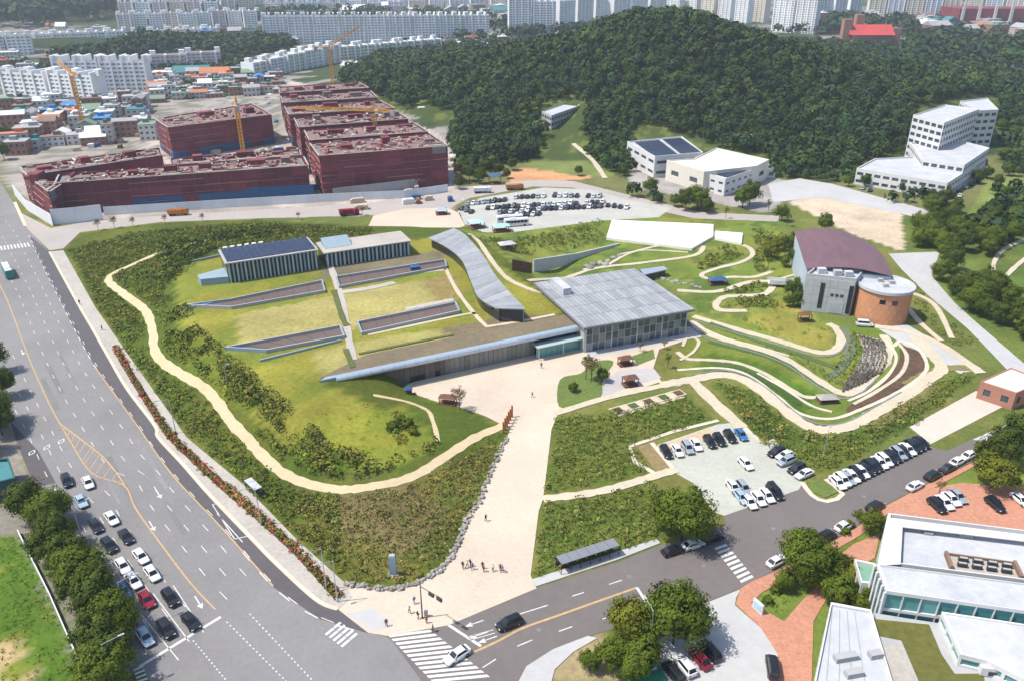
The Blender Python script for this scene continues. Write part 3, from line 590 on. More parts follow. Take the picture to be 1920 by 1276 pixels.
for k in range(24):                                         # rounded silver eave in sheet lengths
    s0, s1 = 4+k*(FL-4)/24, 4+(k+1)*(FL-4)/24-.06; mb = MB(); ring = lambda s_: [fq(s_, .38-.75*math.sin(t), ZR-.55+.72*math.cos(t)) for t in np.linspace(0, math.pi, 7)]
    mb.loft([ring(s0), ring(s1)]); part('eave_sheet', mb, M_metal, mus)
nw = 34
for k in range(nw):                                         # facade behind the eave: metal mesh panels, doors, glazing
    s0 = 12+k*(FL-12-15)/nw; w = (FL-27)/nw; c = fq(s0+w/2, 1.7, 0)
    isdark = k in (8, 9, 10, 13); m_ = M_glassd if isdark else (mat('brown_cladding', (.135, .115, .105), .6, metal=.3, amt=.15, orand=.25) if k < 15 else mat('mesh_panel', (.20, .205, .20), .5, metal=.4, amt=.2, orand=.3))
    piece('wall_panel', m_, mus, (c[0], c[1], 2.8), (w-.08, .3, 5.6), frz)
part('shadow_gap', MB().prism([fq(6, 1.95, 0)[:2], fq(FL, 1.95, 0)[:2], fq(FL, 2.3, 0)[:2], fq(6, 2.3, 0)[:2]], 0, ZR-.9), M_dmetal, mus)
lob = thing('glass_lobby', 'teal glass entrance box under the museum eave', 'entrance', fq(FL-9, 0, 0))
for k in range(8):
    c = fq(FL-15.5+k*1.75+.8, -.6, 0); piece('glass_pane', M_teal, lob, (c[0], c[1], 1.9), (1.65, .08, 3.6), frz)
    c = fq(FL-15.5+k*1.75, -.6, 0); piece('mullion', M_metal, lob, (c[0], c[1], 1.9), (.1, .14, 3.7), frz)
part('canopy', MB().prism([fq(FL-16, -2.2, 0)[:2], fq(FL-1.2, -2.2, 0)[:2], fq(FL-1.2, 1.2, 0)[:2], fq(FL-16, 1.2, 0)[:2]], 3.75, 3.95), mat('canopy_glass', (.33, .42, .42), .25, amt=.1), lob)
for s_ in (FL-15.5, FL-8, FL-2): c = fq(s_, -2, 0); part('post', MB().tube((c[0], c[1], .1), (c[0], c[1], 3.75), .12), M_metal, lob)
# sunken roof courts: blue-grey rims round brown floors
def court(px, label, cl=None):
    pts = PX(px, ZR); c = sum(pts, Vector())/len(pts); root = thing('roof_court', label, 'roof court', (c.x, c.y, ZR)); n = len(pts)
    pp = ccw([(p.x, p.y) for p in pts])
    part('floor', MB().add([(x, y, ZR+.2) for x, y in pp], [tuple(range(n))]), mat('brown_deck', (.115, .085, .075), .9, amt=.12, scale=1.5), root)
    for i in range(n):
        a, b = pp[i], pp[(i+1) % n]; L = math.dist(a, b); rz = ang(a, b)
        piece('rim_wall', M_blue_c if i % 2 else M_conc, root, ((a[0]+b[0])/2, (a[1]+b[1])/2, ZR+.45), (L+.35, .38, 1.1-.002*i), rz)
    k = max(3, int(max(math.dist(pp[i], pp[(i+1) % n]) for i in range(n))/4.5))
    a, b, c_, d = pp[:4]
    for j in range(1, k): 
        t = j/k; p = Vector((*a, 0)).lerp(Vector((*b, 0)), t); q_ = Vector((*d, 0)).lerp(Vector((*c_, 0)), t)
        if (p-q_).length > 1: piece('floor_joint', M_dmetal, root, ((p.x+q_.x)/2, (p.y+q_.y)/2, ZR+.22), ((p-q_).length, .09, .06), ang(p, q_))
    return root
court([(352, 576), (430, 566), (604, 530), (610, 549), (435, 580)], 'wedge-shaped roof court below the solar wing')
court([(631, 523), (834, 491), (838, 503), (637, 541)], 'long roof court before the flat-roofed wing, with a blue tank')
court([(424, 656), (638, 615), (646, 634), (500, 661)], 'wedge-shaped roof court running into the western lawn bank')
court([(671, 608), (854, 571), (862, 587), (679, 628)], 'long roof court beside the ribbon roof')
p = P(778, 506, ZR); piece('hatch_cover', M_blue, bpy.data.objects['roof_court.001'], (p.x, p.y, ZR+.7), (3, 2, 1.2), .4)
# retaining walls that run out of the bank
for (a, b, lb) in (((340, 582), (432, 564), 'blue-grey retaining wall beside the wedge court'), ((487, 678), (640, 640), 'thin blue-grey wall running into the lawn'), ((336, 497), (424, 478), 'low blue-grey wall on the lawn behind the solar wing')):
    A, B = P(*a, ZR), P(*b, ZR); L = (B-A).length; w = thing('retaining_wall', lb, 'wall', ((A.x+B.x)/2, (A.y+B.y)/2, ZR-1))
    n = max(2, int(L/4))
    for k in range(n): q_ = A.lerp(B, (k+.5)/n); piece('wall_segment', M_blue_c, w, (q_.x, q_.y, ZR-.2), (L/n-.03, .35, 1.6), ang(A, B))
# solar wing and flat wing with fins
def finwing(a, b, depth, hgt, label, nfin, solar):
    A, B = P(*a, ZR), P(*b, ZR); d = (B-A).normalized(); n = Vector((-d.y, d.x, 0)); L = (B-A).length; rz = ang(A, B)
    root = thing('museum_wing', label, 'museum wing', ((A.x+B.x)/2, (A.y+B.y)/2, ZR)); Q = lambda s_, o: (A+d*s_+n*o)[:2]
    part('core', MB().prism([Q(0, .5), Q(L, .5), Q(L, depth), Q(0, depth)], 0, ZR+hgt-.4), M_glassd, root)
    part('roof', MB().prism([Q(-.4, -.5), Q(L+.4, -.5), Q(L+.4, depth+.4), Q(-.4, depth+.4)], ZR+hgt-.38, ZR+hgt), M_conc if solar else M_pave, root)
    for k in range(nfin):
        q_ = Q((k+.5)*L/nfin, .1); piece('fin', M_blue_c if k % 2 else mat('pale_blue_fin', (.33, .43, .47), .7, amt=.1), root, (q_[0], q_[1], ZR+hgt/2-.2), (L/nfin*.42, .7, hgt-.45), rz)
    if solar:
        nx_, ny_ = 15, 7
        for i in range(nx_):
            for j in range(ny_):
                q_ = Q((i+.5)*(L-.6)/nx_+.3, .5+(j+.5)*(depth-1)/ny_); o = piece('solar_panel', M_solar, root, (q_[0], q_[1], ZR+hgt+.28), ((L-.6)/nx_-.1, (depth-1)/ny_-.12, .08), rz); o.rotation_euler = (R(6), 0, rz)
    return root, Q, rz
wv, Q, rz = finwing((430, 531), (598, 504), 13.5, 6.7, 'museum wing roofed with rows of dark solar panels', 23, True)
for k in range(6): q_ = Q(2+k*2.3, 15.2); piece('air_unit', M_white, wv, (q_[0], q_[1], ZR+5.6), (1.3, 1.2, 2.4), rz)
wv, Q, rz = finwing((612, 502), (770, 478), 11, 5.2, 'museum wing with a pale flat roof and dark slots', 21, False)
part('skylight_ramp', MB().prism([Q(1, 3.5), Q(10, 3.5), Q(10, 9.5), Q(1, 9.5)], ZR+5.2, [ZR+5.3, ZR+5.3, ZR+7.2, ZR+7.2]), M_blue_c, wv)
p = P(375, 522, ZR); A = [P(x, y, ZR) for x, y in ((372, 528), (430, 512), (430, 531), (378, 536))]
tag(part('ramp_wall', MB().prism([(q_.x, q_.y) for q_ in A], 5.5, ZR+2.2), M_blue_c), 'sloping blue-grey block at the end of the solar wing', 'wall')
# ribbon roof
rib = thing('ribbon_building', 'curving grey ribbon roof over glass on the museum lawn', 'building', (*P(880, 500, ZR)[:2], ZR))
Lp = catmull([tuple(P(a, b, ZR+4)[:2]) for a, b in ((803, 446), (838, 464), (866, 488), (882, 525), (897, 557), (930, 578))], 5)
Rp = catmull([tuple(P(a, b, ZR+4)[:2]) for a, b in ((851, 428), (873, 441), (905, 478), (925, 510), (944, 535), (986, 580))], 5)
for i in range(len(Lp)-1):
    a, b, c, d = Lp[i], Lp[i+1], Rp[i+1], Rp[i]; part('roof_panel', MB().prism([a+(b-a)*.02, b, c, d+(c-d)*.02], ZR+3.75, ZR+4.05+.02*(i % 3)), M_roofg, rib)
    aa, bb = a+(d-a)*.12, b+(c-b)*.12; m_ = (aa+bb)/2; piece('glass_pane', M_glassd, rib, (m_[0], m_[1], ZR+1.9), (math.dist(aa, bb), .15, 3.7), ang(aa, bb))
    cc, dd = c+(b-c)*.08, d+(a-d)*.08; m_ = (cc+dd)/2; piece('side_wall', M_conc, rib, (m_[0], m_[1], ZR+1.5), (math.dist(cc, dd), .2, 4.4), ang(cc, dd))
e0, e1 = Lp[-1]+(Rp[-1]-Lp[-1])*.15, Rp[-1]+(Lp[-1]-Rp[-1])*.1; m_ = (e0+e1)/2; piece('end_glass', M_glassd, rib, (m_[0], m_[1], ZR+1.9), (math.dist(e0, e1), .2, 3.7), ang(e0, e1))
# ------------------------------------------------------------------ the glass hall
ha, hb, hc = P(1098, 610, 8.3), P(1290, 578, 8.3), P(1185, 505, 8.3)
hd = (hb-ha).normalized(); hn = Vector((-hd.y, hd.x, 0)); HL = (hb-ha).length; HD = (hc-hb).dot(hn); hrz = ang(ha, hb)
hall = thing('glass_hall', 'square glass hall with a grey panelled roof beside the plaza', 'hall', (*(ha+hd*HL/2+hn*HD/2)[:2], 0))
HQ = lambda s_, o: (ha+hd*s_+hn*o)[:2]
part('core', MB().prism([HQ(3.5, 6), HQ(HL-3.5, 6), HQ(HL-3.5, HD-.5), HQ(3.5, HD-.5)], 0, 7.2), mat('hall_interior', (.24, .25, .235), .8, amt=.3, scale=.3), hall)
part('roof_deck', MB().prism([HQ(-1.2, -1.4), HQ(HL+1.6, -1.4), HQ(HL+1.6, HD+.8), HQ(-1.2, HD+.8)], 7.65, 8.2), M_concd, hall)
nu, nv = 26, 5
for i in range(nu):
    for j in range(nv):
        q_ = HQ(-1.0+(i+.5)*(HL+2.4)/nu, -1.2+(j+.5)*(HD+1.8)/nv); piece('roof_panel', M_roofg, hall, (q_[0], q_[1], 8.27), ((HL+2.4)/nu-.16, (HD+1.8)/nv-.14, .14), hrz)
NB = 16
for j in range(3):
    for i in range(NB):
        z = .15+(j+.5)*2.5; q_ = HQ(.2+(i+.5)*(HL-.4)/NB, 0); piece('glass_pane', M_glass if (i+j) % 3 else mat('hall_glass_pale', (.16, .18, .18), .2, amt=.3, spec=.6), hall, (q_[0], q_[1], z), ((HL-.4)/NB-.12, .06, 2.36), hrz)
        q_ = HQ(HL, .2+(i+.5)*(HD-.4)/NB); piece('glass_pane', M_glass, hall, (q_[0], q_[1], z), (.06, (HD-.4)/NB-.12, 2.36), hrz)
for i in range(NB+1):
    q_ = HQ(.2+i*(HL-.4)/NB, -.05); piece('mullion', M_metal, hall, (q_[0], q_[1], 3.85), (.12 if i % 4 else .32, .25, 7.6), hrz)
    q_ = HQ(HL+.05, .2+i*(HD-.4)/NB); piece('mullion', M_metal, hall, (q_[0], q_[1], 3.85), (.25, .12 if i % 4 else .32, 7.6), hrz)
for j in range(4): q_ = HQ(HL/2, -.06); piece('transom', M_metal, hall, (q_[0], q_[1], .15+j*2.5), (HL, .22, .1), hrz)
part('side_wall', MB().prism([HQ(-.2, 0), HQ(.15, 0), HQ(.15, HD), HQ(-.2, HD)], 0, 7.66), M_conc, hall)
part('back_wall', MB().prism([HQ(0, HD-.2), HQ(HL, HD-.2), HQ(HL, HD+.15), HQ(0, HD+.15)], 0, 7.66), M_conc, hall)
part('rooflight', MB().prism([HQ(3.0, HD-12), HQ(5.5, HD-12), HQ(5.5, HD-2.5), HQ(3.0, HD-2.5)], 8.3, 10.4), M_whiteroof, hall)
part('rooflight_glass', MB().prism([HQ(5.52, HD-11.6), HQ(5.62, HD-11.6), HQ(5.62, HD-3), HQ(5.52, HD-3)], 8.6, 10.1), M_glassd, hall)
flat('forecourt', PX([(1100, 672), (1315, 632), (1312, 622), (1100, 655)]), .135, M_pale, 'grey paved strip along the glass hall', 'pavement', .1)
tn = thing('tunnel_mouth', 'dark covered passage end behind the glass hall', 'passage', P(1225, 510))
tag(tn, 'dark covered passage end behind the glass hall', 'passage')
A = [P(x, y, 2.5) for x, y in ((1200, 506), (1245, 500), (1252, 506), (1208, 516))]; part('roof', MB().prism([(q_.x, q_.y) for q_ in A], 2.4, 2.7), M_metal, tn); part('opening', MB().prism([((q_.x*.92+A[0].x*.08), q_.y) for q_ in A], 0, 2.39), M_glassd, tn)
# concrete cutting with brown gate face
cw = thing('concrete_cutting', 'concrete retaining wall with a brown metal gate in the upper lawn', 'wall', P(1000, 508)); pts = [PT(1000, 509), PT(1080, 487), PT(1162, 459)]
for i in range(10):
    f_ = lambda t: pts[0].lerp(pts[1], t*2) if t < .5 else pts[1].lerp(pts[2], t*2-1); a, b = f_(i/10+.001), f_((i+1)/10-.001); n_ = Vector((-(b-a).y, (b-a).x, 0)).normalized()*.25; ha_, hb_ = 4.2*(1-i/10*.85), 4.2*(1-(i+1)/10*.85)
    lo = [tuple((q_+o_)[:2])+(q_.z-1,) for q_, o_ in ((a, -n_), (b, -n_), (b, n_), (a, n_))]; hi = [(x, y, z+1+hh) for (x, y, z), hh in zip(lo, (ha_, hb_, hb_, ha_))]
    part('wall_segment', MB().loft([lo, hi]), mat('pale_wall', (.46, .46, .45), .85, amt=.12), cw)
A, B = PT(960, 507), PT(997, 514)
for k in range(6): q_ = A.lerp(B, (k+.5)/6); piece('gate_panel', M_wood, cw, (q_.x, q_.y, q_.z+1.6), ((B-A).length/6-.05, .3, 4.6), ang(A, B))
# ------------------------------------------------------------------ burgundy hall, grey box, brick drum
ZB = 11.5
bh = thing('burgundy_hall', 'large hall with a curved burgundy metal roof', 'hall', (*P(1590, 520)[:2], 0))
def roofrow(t): # t across from left edge to right edge
    return t
L0, L1 = P(1490, 436, ZB), P(1512, 505, ZB); R0, R1 = P(1600, 440, ZB), P(1675, 520, ZB)
rp = []
nr = 14
left = [L0.lerp(L1, k/6) for k in range(7)]; right = [Vector((*q_, ZB)) for q_ in catmull([tuple(P(a, b, ZB)[:2]) for a, b in ((1592, 438), (1635, 460), (1660, 487), (1674, 520))], 2)]
for k in range(6):
    for j in range(nr):
        def pt(kk, jj):
            q_ = left[kk].lerp(right[kk], jj/nr); return (q_.x, q_.y, ZB+1.6*math.sin(math.pi*jj/nr))
        a, b, c, d = pt(k, j), pt(k+1, j), pt(k+1, j+1), pt(k, j+1)
        part('roof_panel', MB().loft([[a, b, c, d], [(x, y, z+.22-.03*(j % 2)) for x, y, z in (a, b, c, d)]]), M_burg, bh)
outl = [(q_.x, q_.y) for q_ in left]+[(q_.x, q_.y) for q_ in right[::-1]]
mb = MB(); cen = np.mean(outl, 0); ins = [tuple(cen+(np.array(q_)-cen)*.975) for q_ in outl]; mb.prism(ins, 0, ZB-.05); part('wall', mb, mat('pale_blue_wall', (.36, .42, .46), .7, amt=.08), bh)
bx = pxblock('grey_block', 'grey concrete block with a dark window slot beside the brick drum', 'building', [(1512, 518), (1605, 528), (1618, 512), (1530, 503)], 11.2, wm=mat('grey_panel', (.36, .37, .38), .7, amt=.08, orand=.1), rm=M_whiteroof, fl=12, bay=40, wf=.04, hf=.6, par=.9)
A, B = P(1513, 518, 11.2), P(1604, 528, 11.2); rz = ang(A, B); n = Vector((math.sin(rz), -math.cos(rz), 0)); L = (B-A).length
for i in range(6):
    for j in range(4):
        q_ = A.lerp(B, (i+.5)/6)+n*.08; piece('cladding_panel', MATS['grey_panel'], bx, (q_.x, q_.y, 1.4+j*2.75), (L/6-.06, .16, 2.68), rz)
q_ = A.lerp(B, .36)+n*.2; piece('window_slot', M_glassd, bx, (q_.x, q_.y, 5.6), (1.3, .1, 8.2), rz)
for j, t in enumerate((.58, .68, .78)): q_ = A.lerp(B, t)+n*.2; piece('sign_letter', M_dmetal, bx, (q_.x, q_.y, 6.2), (.9, .08, .8), rz)
q_ = A.lerp(B, .7)+n*.25; piece('shutter', M_whiteroof, bx, (q_.x, q_.y, 2.2), (4.2, .1, 3.6), rz)
q_ = A.lerp(B, .95)+n*.25; piece('glass_strip', M_glassd, bx, (q_.x, q_.y, 5.2), (1.2, .1, 9), rz)
for a_, b_ in (((1540, 512), 1), ((1570, 516), 0), ((1590, 518), 1)): roofbox(bx, a_, 11.3, 2.4, 1.8, 1.6, M_whiteroof if b_ else M_conc)
dc = P(1662, 531, 10.6); dr = .5*(P(1710, 535, 10.6)-P(1612, 533, 10.6)).length
dm = thing('brick_drum', 'round orange brick drum with a pale flat roof', 'building', (dc.x, dc.y, 0)); NS = 28
for j in range(6):
    for i in range(NS):
        t = 2*math.pi*(i+.5*(j % 2))/NS; w = 2*dr*math.tan(math.pi/NS)
        if j == 4 and i in (19, 21): piece('window', M_glassd, dm, (dc.x+(dr-.3)*math.cos(t), dc.y+(dr-.3)*math.sin(t), .8+j*1.6), (w, .3, 1.2), t+math.pi/2); continue
        piece('brick_panel', M_brick, dm, (dc.x+(dr-.15)*math.cos(t), dc.y+(dr-.15)*math.sin(t), .8+j*1.6), (w-.02, .3, 1.58), t+math.pi/2)
circ = lambda r_, z: [(dc.x+r_*math.cos(2*math.pi*i/40), dc.y+r_*math.sin(2*math.pi*i/40), z) for i in range(40)]
part('core', MB().loft([circ(dr-.3, 0), circ(dr-.3, 9.6)]), M_brick, dm); part('roof', MB().loft([circ(dr-.1, 9.6), circ(dr+.55, 9.7), circ(dr+.55, 10.6), circ(dr-.1, 10.6), circ(dr-.2, 10.2)]), M_whiteroof, dm)
for a_ in ((1650, 528), (1672, 532), (1660, 538)): roofbox(dm, a_, 10.2, 1.5, 1.2, 1.0, M_conc)
fbr = thing('footbridge', 'white footbridge to the burgundy hall', 'bridge', P(1475, 532)); A, B = P(1440, 529, 1.2), P(1510, 533, 1.2)
piece('deck', M_white, fbr, ((A.x+B.x)/2, (A.y+B.y)/2, 1.2), ((B-A).length, 3, .3), ang(A, B))
for sgn in (-1, 1): piece('railing', M_white, fbr, ((A.x+B.x)/2, (A.y+B.y)/2+1.45*sgn, 1.9), ((B-A).length, .08, 1.1), ang(A, B))
for t in (.1, .5, .9): q_ = A.lerp(B, t); piece('pier', M_conc, fbr, (q_.x, q_.y, .5), (.6, 2.2, 1.1), ang(A, B))
# ------------------------------------------------------------------ building site
def site_block(roofpx, z1, label, n_clutter=24, blue=False, fl=2.0):
    poly = ccw([tuple(p[:2]) for p in PX(roofpx, z1)]); n = len(poly); cx, cy = np.mean(poly, 0)
    root = thing('site_building', label, 'building', (cx, cy, 0), 'netted buildings of the construction site')
    part('frame', MB().prism([tuple(np.array((cx, cy))+(np.array(p)-(cx, cy))*.985) for p in poly], 0, z1-.8), M_concd, root)
    for i in range(n):
        a, b = np.array(poly[i]), np.array(poly[(i+1) % n]); L = math.dist(a, b); d = (b-a)/L; nrm = np.array((d[1], -d[0])); rz = ang(a, b); nb = max(1, round(L/7)); nf = max(1, round(z1/4.2))
        if nrm[1] > .75: # rear side: one sheet
            piece('net_sheet', M_net, root, (*((a+b)/2), z1/2), (L, .2, z1), rz); continue
        for k in range(nb):
            for j in range(nf):
                hh = z1/nf; off = random.uniform(.02, .3); c = a+d*(k+.5)*L/nb+nrm*off
                low = j == 0 and blue and random.random() < .6
                if random.random() < .03 and j: continue
                piece('net_panel', M_blue if low else M_net, root, (c[0], c[1], hh*(j+.5)), (L/nb-.02, .12, hh-(.25 if random.random() < .35 else .03)), rz+random.uniform(-.02, .02))
        part('parapet_scaffold', MB().box(*((a+b)/2+nrm*.4), z1-.3, z1-.05, L, .7, rz), mat('raw_concrete', (.38, .33, .29), .95, amt=.25, scale=.6), root)
    nfl = max(2, round(z1/3.1))
    bands = MB(); poles = MB()
    for i in range(n):
        a, b = np.array(poly[i]), np.array(poly[(i+1) % n]); L = math.dist(a, b); d = (b-a)/L; nrm = np.array((d[1], -d[0])); rz = ang(a, b)
        if nrm[1] > .75: continue
        for j in range(1, nfl):
            t0 = 0.
            while t0 < 1:
                t1 = min(1, t0+random.uniform(.08, .3))
                if random.random() < .55: c = a+(b-a)*(t0+t1)/2+nrm*.42; bands.box(c[0], c[1], j*z1/nfl, j*z1/nfl+random.choice((.12, .12, .3)), (t1-t0)*L, .35, rz)
                t0 = t1
        for k in range(max(2, int(L/5))):
            c = a+d*(k+.5)*L/max(2, int(L/5))+nrm*.45; poles.box(c[0], c[1], 0, z1+random.uniform(.2, 2.4), .12, .12, rz)
    part('scaffold_deck', bands, mat('scaffold_board', (.33, .17, .15), .9, amt=.35, scale=.5), root, kind='stuff'); part('scaffold_pole', poles, mat('scaffold_pole', (.20, .10, .10), .7, amt=.2), root, kind='stuff')
    A_, B_, C_, D_ = [np.array(p) for p in (poly[0], poly[1], poly[2], poly[3 % n])]
    for k in range(max(2, int(math.dist(A_, B_)/16))):
        kk = max(2, int(math.dist(A_, B_)/16)); u = (k+random.uniform(.25, .75))/kk; v = random.uniform(.3, .7); q_ = (A_*(1-u)+B_*u)*(1-v)+(D_*(1-u)+C_*u)*v
        hh = random.uniform(1.2, 3.4); piece('stair_core', random.choice((M_net, M_net, MATS['site_slab'])), root, (q_[0], q_[1], z1-.6+hh/2), (random.uniform(3, 9), random.uniform(2.5, 5), hh), ang(A_, B_))
        q_ = (A_*(1-u)+B_*u)*.93+(D_*(1-u)+C_*u)*.07; piece('slab_edge', mat('raw_concrete', (.38, .33, .29), .95, amt=.25, scale=.6), root, (q_[0], q_[1], z1-.2), (random.uniform(5, 12), 1.2, .5), ang(A_, B_))
    part('roof_slab', MB().prism([tuple(np.array((cx, cy))+(np.array(p)-(cx, cy))*.95) for p in poly], z1-1.2, z1-.55), M_slab, root)
    mbs = [MB(), MB(), MB()]
    A, B, Cc, D = [np.array(p) for p in (poly[0], poly[1], poly[2], poly[3 % n])]
    for k in range(n_clutter*4):
        u, v = random.random()*.94+.03, random.random()*.88+.06; q_ = (A*(1-u)+B*u)*(1-v)+(D*(1-u)+Cc*u)*v
        t = random.random(); mi = 0 if t < .5 else 1 if t < .95 else 2; s_ = random.uniform(.8, 4.5)
        mbs[mi].box(q_[0], q_[1], z1-.55, z1-.55+random.uniform(.15, 1.1), s_, random.uniform(.3, 1.0), ang(A, B)+random.choice((0, math.pi/2)))
    for mb, m_, nm in zip(mbs, (mat('site_formwork', (.33, .25, .21), .95, amt=.3), M_net, M_white), ('formwork', 'stair_core', 'white_container')): part(nm, mb, m_, root, kind='stuff')
    return root
Z1 = 19.
site_block([(583, 268), (805, 250), (838, 272), (600, 291)], Z1, 'netted block with the full burgundy front beside the wooded slope', 40)
site_block([(572, 244), (775, 230), (802, 246), (582, 262)], Z1, 'second netted block behind the front burgundy block', 30, True)
site_block([(553, 221), (742, 208), (765, 222), (562, 238)], Z1, 'third netted block behind the front burgundy block', 30, True)
site_block([(535, 199), (712, 188), (738, 202), (543, 214)], Z1, 'fourth netted block behind the front burgundy block', 24, True)
site_block([(528, 180), (694, 170), (706, 182), (532, 192)], Z1, 'fifth netted block behind the front burgundy block', 20, True)
site_block([(524, 163), (672, 154), (690, 164), (526, 174)], Z1, 'rearmost netted block of the stepped ranks', 18, True)
site_block([(292, 222), (472, 194), (508, 214), (316, 238)], 17., 'netted block with a wide burgundy roof before the old houses', 24, True)
site_block([(40, 312), (298, 277), (302, 290), (52, 328)], 14., 'long netted wing along the north side of the corner block', 30)
site_block([(62, 343), (85, 348), (112, 345), (574, 308), (560, 291), (305, 301), (110, 327), (80, 333)][:0] or [(105, 342), (576, 309), (568, 293), (112, 327)], 14., 'long netted front wing above the blue hoarding', 50, True)
site_block([(41, 318), (52, 330), (112, 345), (92, 358)], 13.8, 'netted corner end joining two wings by the main road', 8)
site_block([(320, 297), (560, 280), (562, 290), (322, 308)], 10., 'lower netted wing inside the front court', 20)
# hoarding
def hoarding(px, hgt, label, m, step=5.):
    pts = PX(px); c = pts[len(pts)//2]; root = thing('site_hoarding', label, 'hoarding', (c.x, c.y, 0))
    for a, b in zip(pts, pts[1:]):
        L = (b-a).length; n = max(1, round(L/step))
        for k in range(n): q_ = a.lerp(b, (k+.5)/n); piece('hoarding_panel', m, root, (q_.x, q_.y, hgt/2), (L/n-.05, .15, hgt), ang(a, b))
    return root
hoarding([(28, 366), (52, 395), (100, 424)], 5, 'white hoarding along the main road at the site corner', M_hoard)
hoarding([(100, 422), (145, 418), (194, 412)], 6.5, 'tall pale grey hoarding at the site corner', M_hoard, 8)
hoarding([(196, 404), (400, 391), (620, 378), (760, 372), (840, 360)], 3.6, 'low white hoarding in front of the building site', M_hoard)
hoarding([(200, 392), (400, 380), (590, 368)], 5.5, 'blue sheeting behind the white hoarding', M_blue, 6)
hoarding([(625, 372), (840, 346)], 4.5, 'grey gate hoarding under the burgundy front', M_conc, 4)
# material stacks, containers and cabins on the site ground
for k in range(70):
    pg = random.choice(([(505, 215), (530, 205), (575, 300), (612, 360), (585, 365), (545, 290)], [(310, 280), (560, 268), (565, 285), (320, 298)], [(640, 366), (840, 350), (850, 385), (650, 395)], [(840, 260), (870, 300), (860, 345), (845, 330)], [(130, 345), (290, 300), (300, 320), (140, 335)], [(160, 250), (280, 255), (290, 275), (60, 305)], [(500, 150), (525, 160), (520, 200), (500, 205)]))
    for _ in range(40):
        x, y = random.uniform(min(p[0] for p in pg), max(p[0] for p in pg)), random.uniform(min(p[1] for p in pg), max(p[1] for p in pg))
        if inpoly(np.array([x]), np.array([y]), pg)[0]: break
    p = P(x, y); kd = random.randrange(4); rz = random.choice((.2, 1.77, .35)); q_ = thing('material_stack' if kd else 'site_container', ('white site cabin', 'stack of pale boards', 'heap of rusty steel bars', 'stack of blue sheeted goods')[kd]+' on the building site ground', 'site material' if kd else 'container', (p.x, p.y, 0), ('site cabins', 'board stacks', 'steel heaps', 'blue sheeted stacks')[kd])
    m_ = (M_white, mat('board_pale', (.42, .34, .25), .9, amt=.2), mat('rusty_steel', (.22, .09, .05), .9, amt=.3), M_blue)[kd]; sx, sy = random.uniform(3, 7), random.uniform(1.5, 3)
    piece('body', m_, q_, (p.x, p.y, .9), (sx, sy, 1.7 if kd else 2.4), rz); piece('top_layer', m_, q_, (p.x+.2, p.y, (1.9 if kd else 2.2)), (sx*.8, sy*.8, .35), rz+.05); piece('bearer', M_wood, q_, (p.x, p.y, .06), (sx*.5, sy*1.1, .12), rz)
# tower cranes
def crane(px, base_z, top, jib_a, jib_l, label, m=None, luff=0.):
    m = m or M_yellow; p = P(*px); root = thing('tower_crane', label, 'crane', (p.x, p.y, 0)); s_ = .8
    mast = MB()
    for a, b in ((-s_, -s_), (s_, -s_), (s_, s_), (-s_, s_)): mast.tube((p.x+a, p.y+b, 0), (p.x+a, p.y+b, top), .26, n=4)
    z = 0
    while z < top-2:
        for a, b, c, d in ((-s_, -s_, s_, -s_), (s_, -s_, s_, s_), (s_, s_, -s_, s_), (-s_, s_, -s_, -s_)): mast.tube((p.x+a, p.y+b, z), (p.x+c, p.y+d, z+2), .15, n=4)
        z += 2
    part('mast', mast, m, root); part('cab', MB().box(p.x+1.5, p.y, top-.2, top+2, 1.6, 1.8, jib_a), M_white, root)
    d = Vector((math.cos(jib_a)*math.cos(luff), math.sin(jib_a)*math.cos(luff), math.sin(luff))); n = Vector((-math.sin(jib_a), math.cos(jib_a), 0)); o = Vector((p.x, p.y, top+1.2))
    def truss(nm, length, hh):
        mb = MB(); dd = d if length > 0 else -Vector((d.x, d.y, 0)).normalized(); length = abs(length); k = int(length/2)
        up = Vector((0, 0, 1))*hh
        mb.tube(o+n*.6, o+n*.6+dd*length, .27, n=4); mb.tube(o-n*.6, o-n*.6+dd*length, .27, n=4); mb.tube(o+up, o+up*.6+dd*length, .27, n=4)
        for i in range(k):
            a, b = o+dd*i*2, o+dd*(i*2+1); mb.tube(a+n*.6, b+up*(1-.4*i/k), .14, n=3); mb.tube(b+up*(1-.4*i/k), a+dd*2+n*.6, .14, n=3); mb.tube(a-n*.6, b+up*(1-.4*i/k), .14, n=3)
        part(nm, mb, m, root)
    truss('jib', jib_l, 1.4); truss('counter_jib', -11, 1.2)
    c = o-Vector((d.x, d.y, 0)).normalized()*10; part('counterweight', MB().box(c.x, c.y, c.z-2, c.z+.6, 2.4, 1.6, jib_a), M_conc, root)
    part('apex', MB().tube(o, o+Vector((0, 0, 6)), .5, .12, 4), m, root)
    part('tie', MB().tube(o+Vector((0, 0, 6)), o+d*jib_l*.7+Vector((0, 0, 1)), .07, n=3).tube(o+Vector((0, 0, 6)), c, .07, n=3), M_dmetal, root)
crane((628, 200), 0, hz(628, 200, 92), .5, 26, 'yellow tower crane rising above the stepped netted blocks', luff=.5)
crane((708, 300), 0, hz(708, 300, 213), 2.95, 44, 'yellow tower crane with its long jib low over the netted blocks')
crane((456, 285), 0, hz(456, 285, 200), 1.9, 20, 'yellow tower crane before the wide burgundy roof')
crane((160, 252), 0, hz(160, 252, 142), 2.4, 18, 'red-topped tower crane among the old houses', luff=.3)
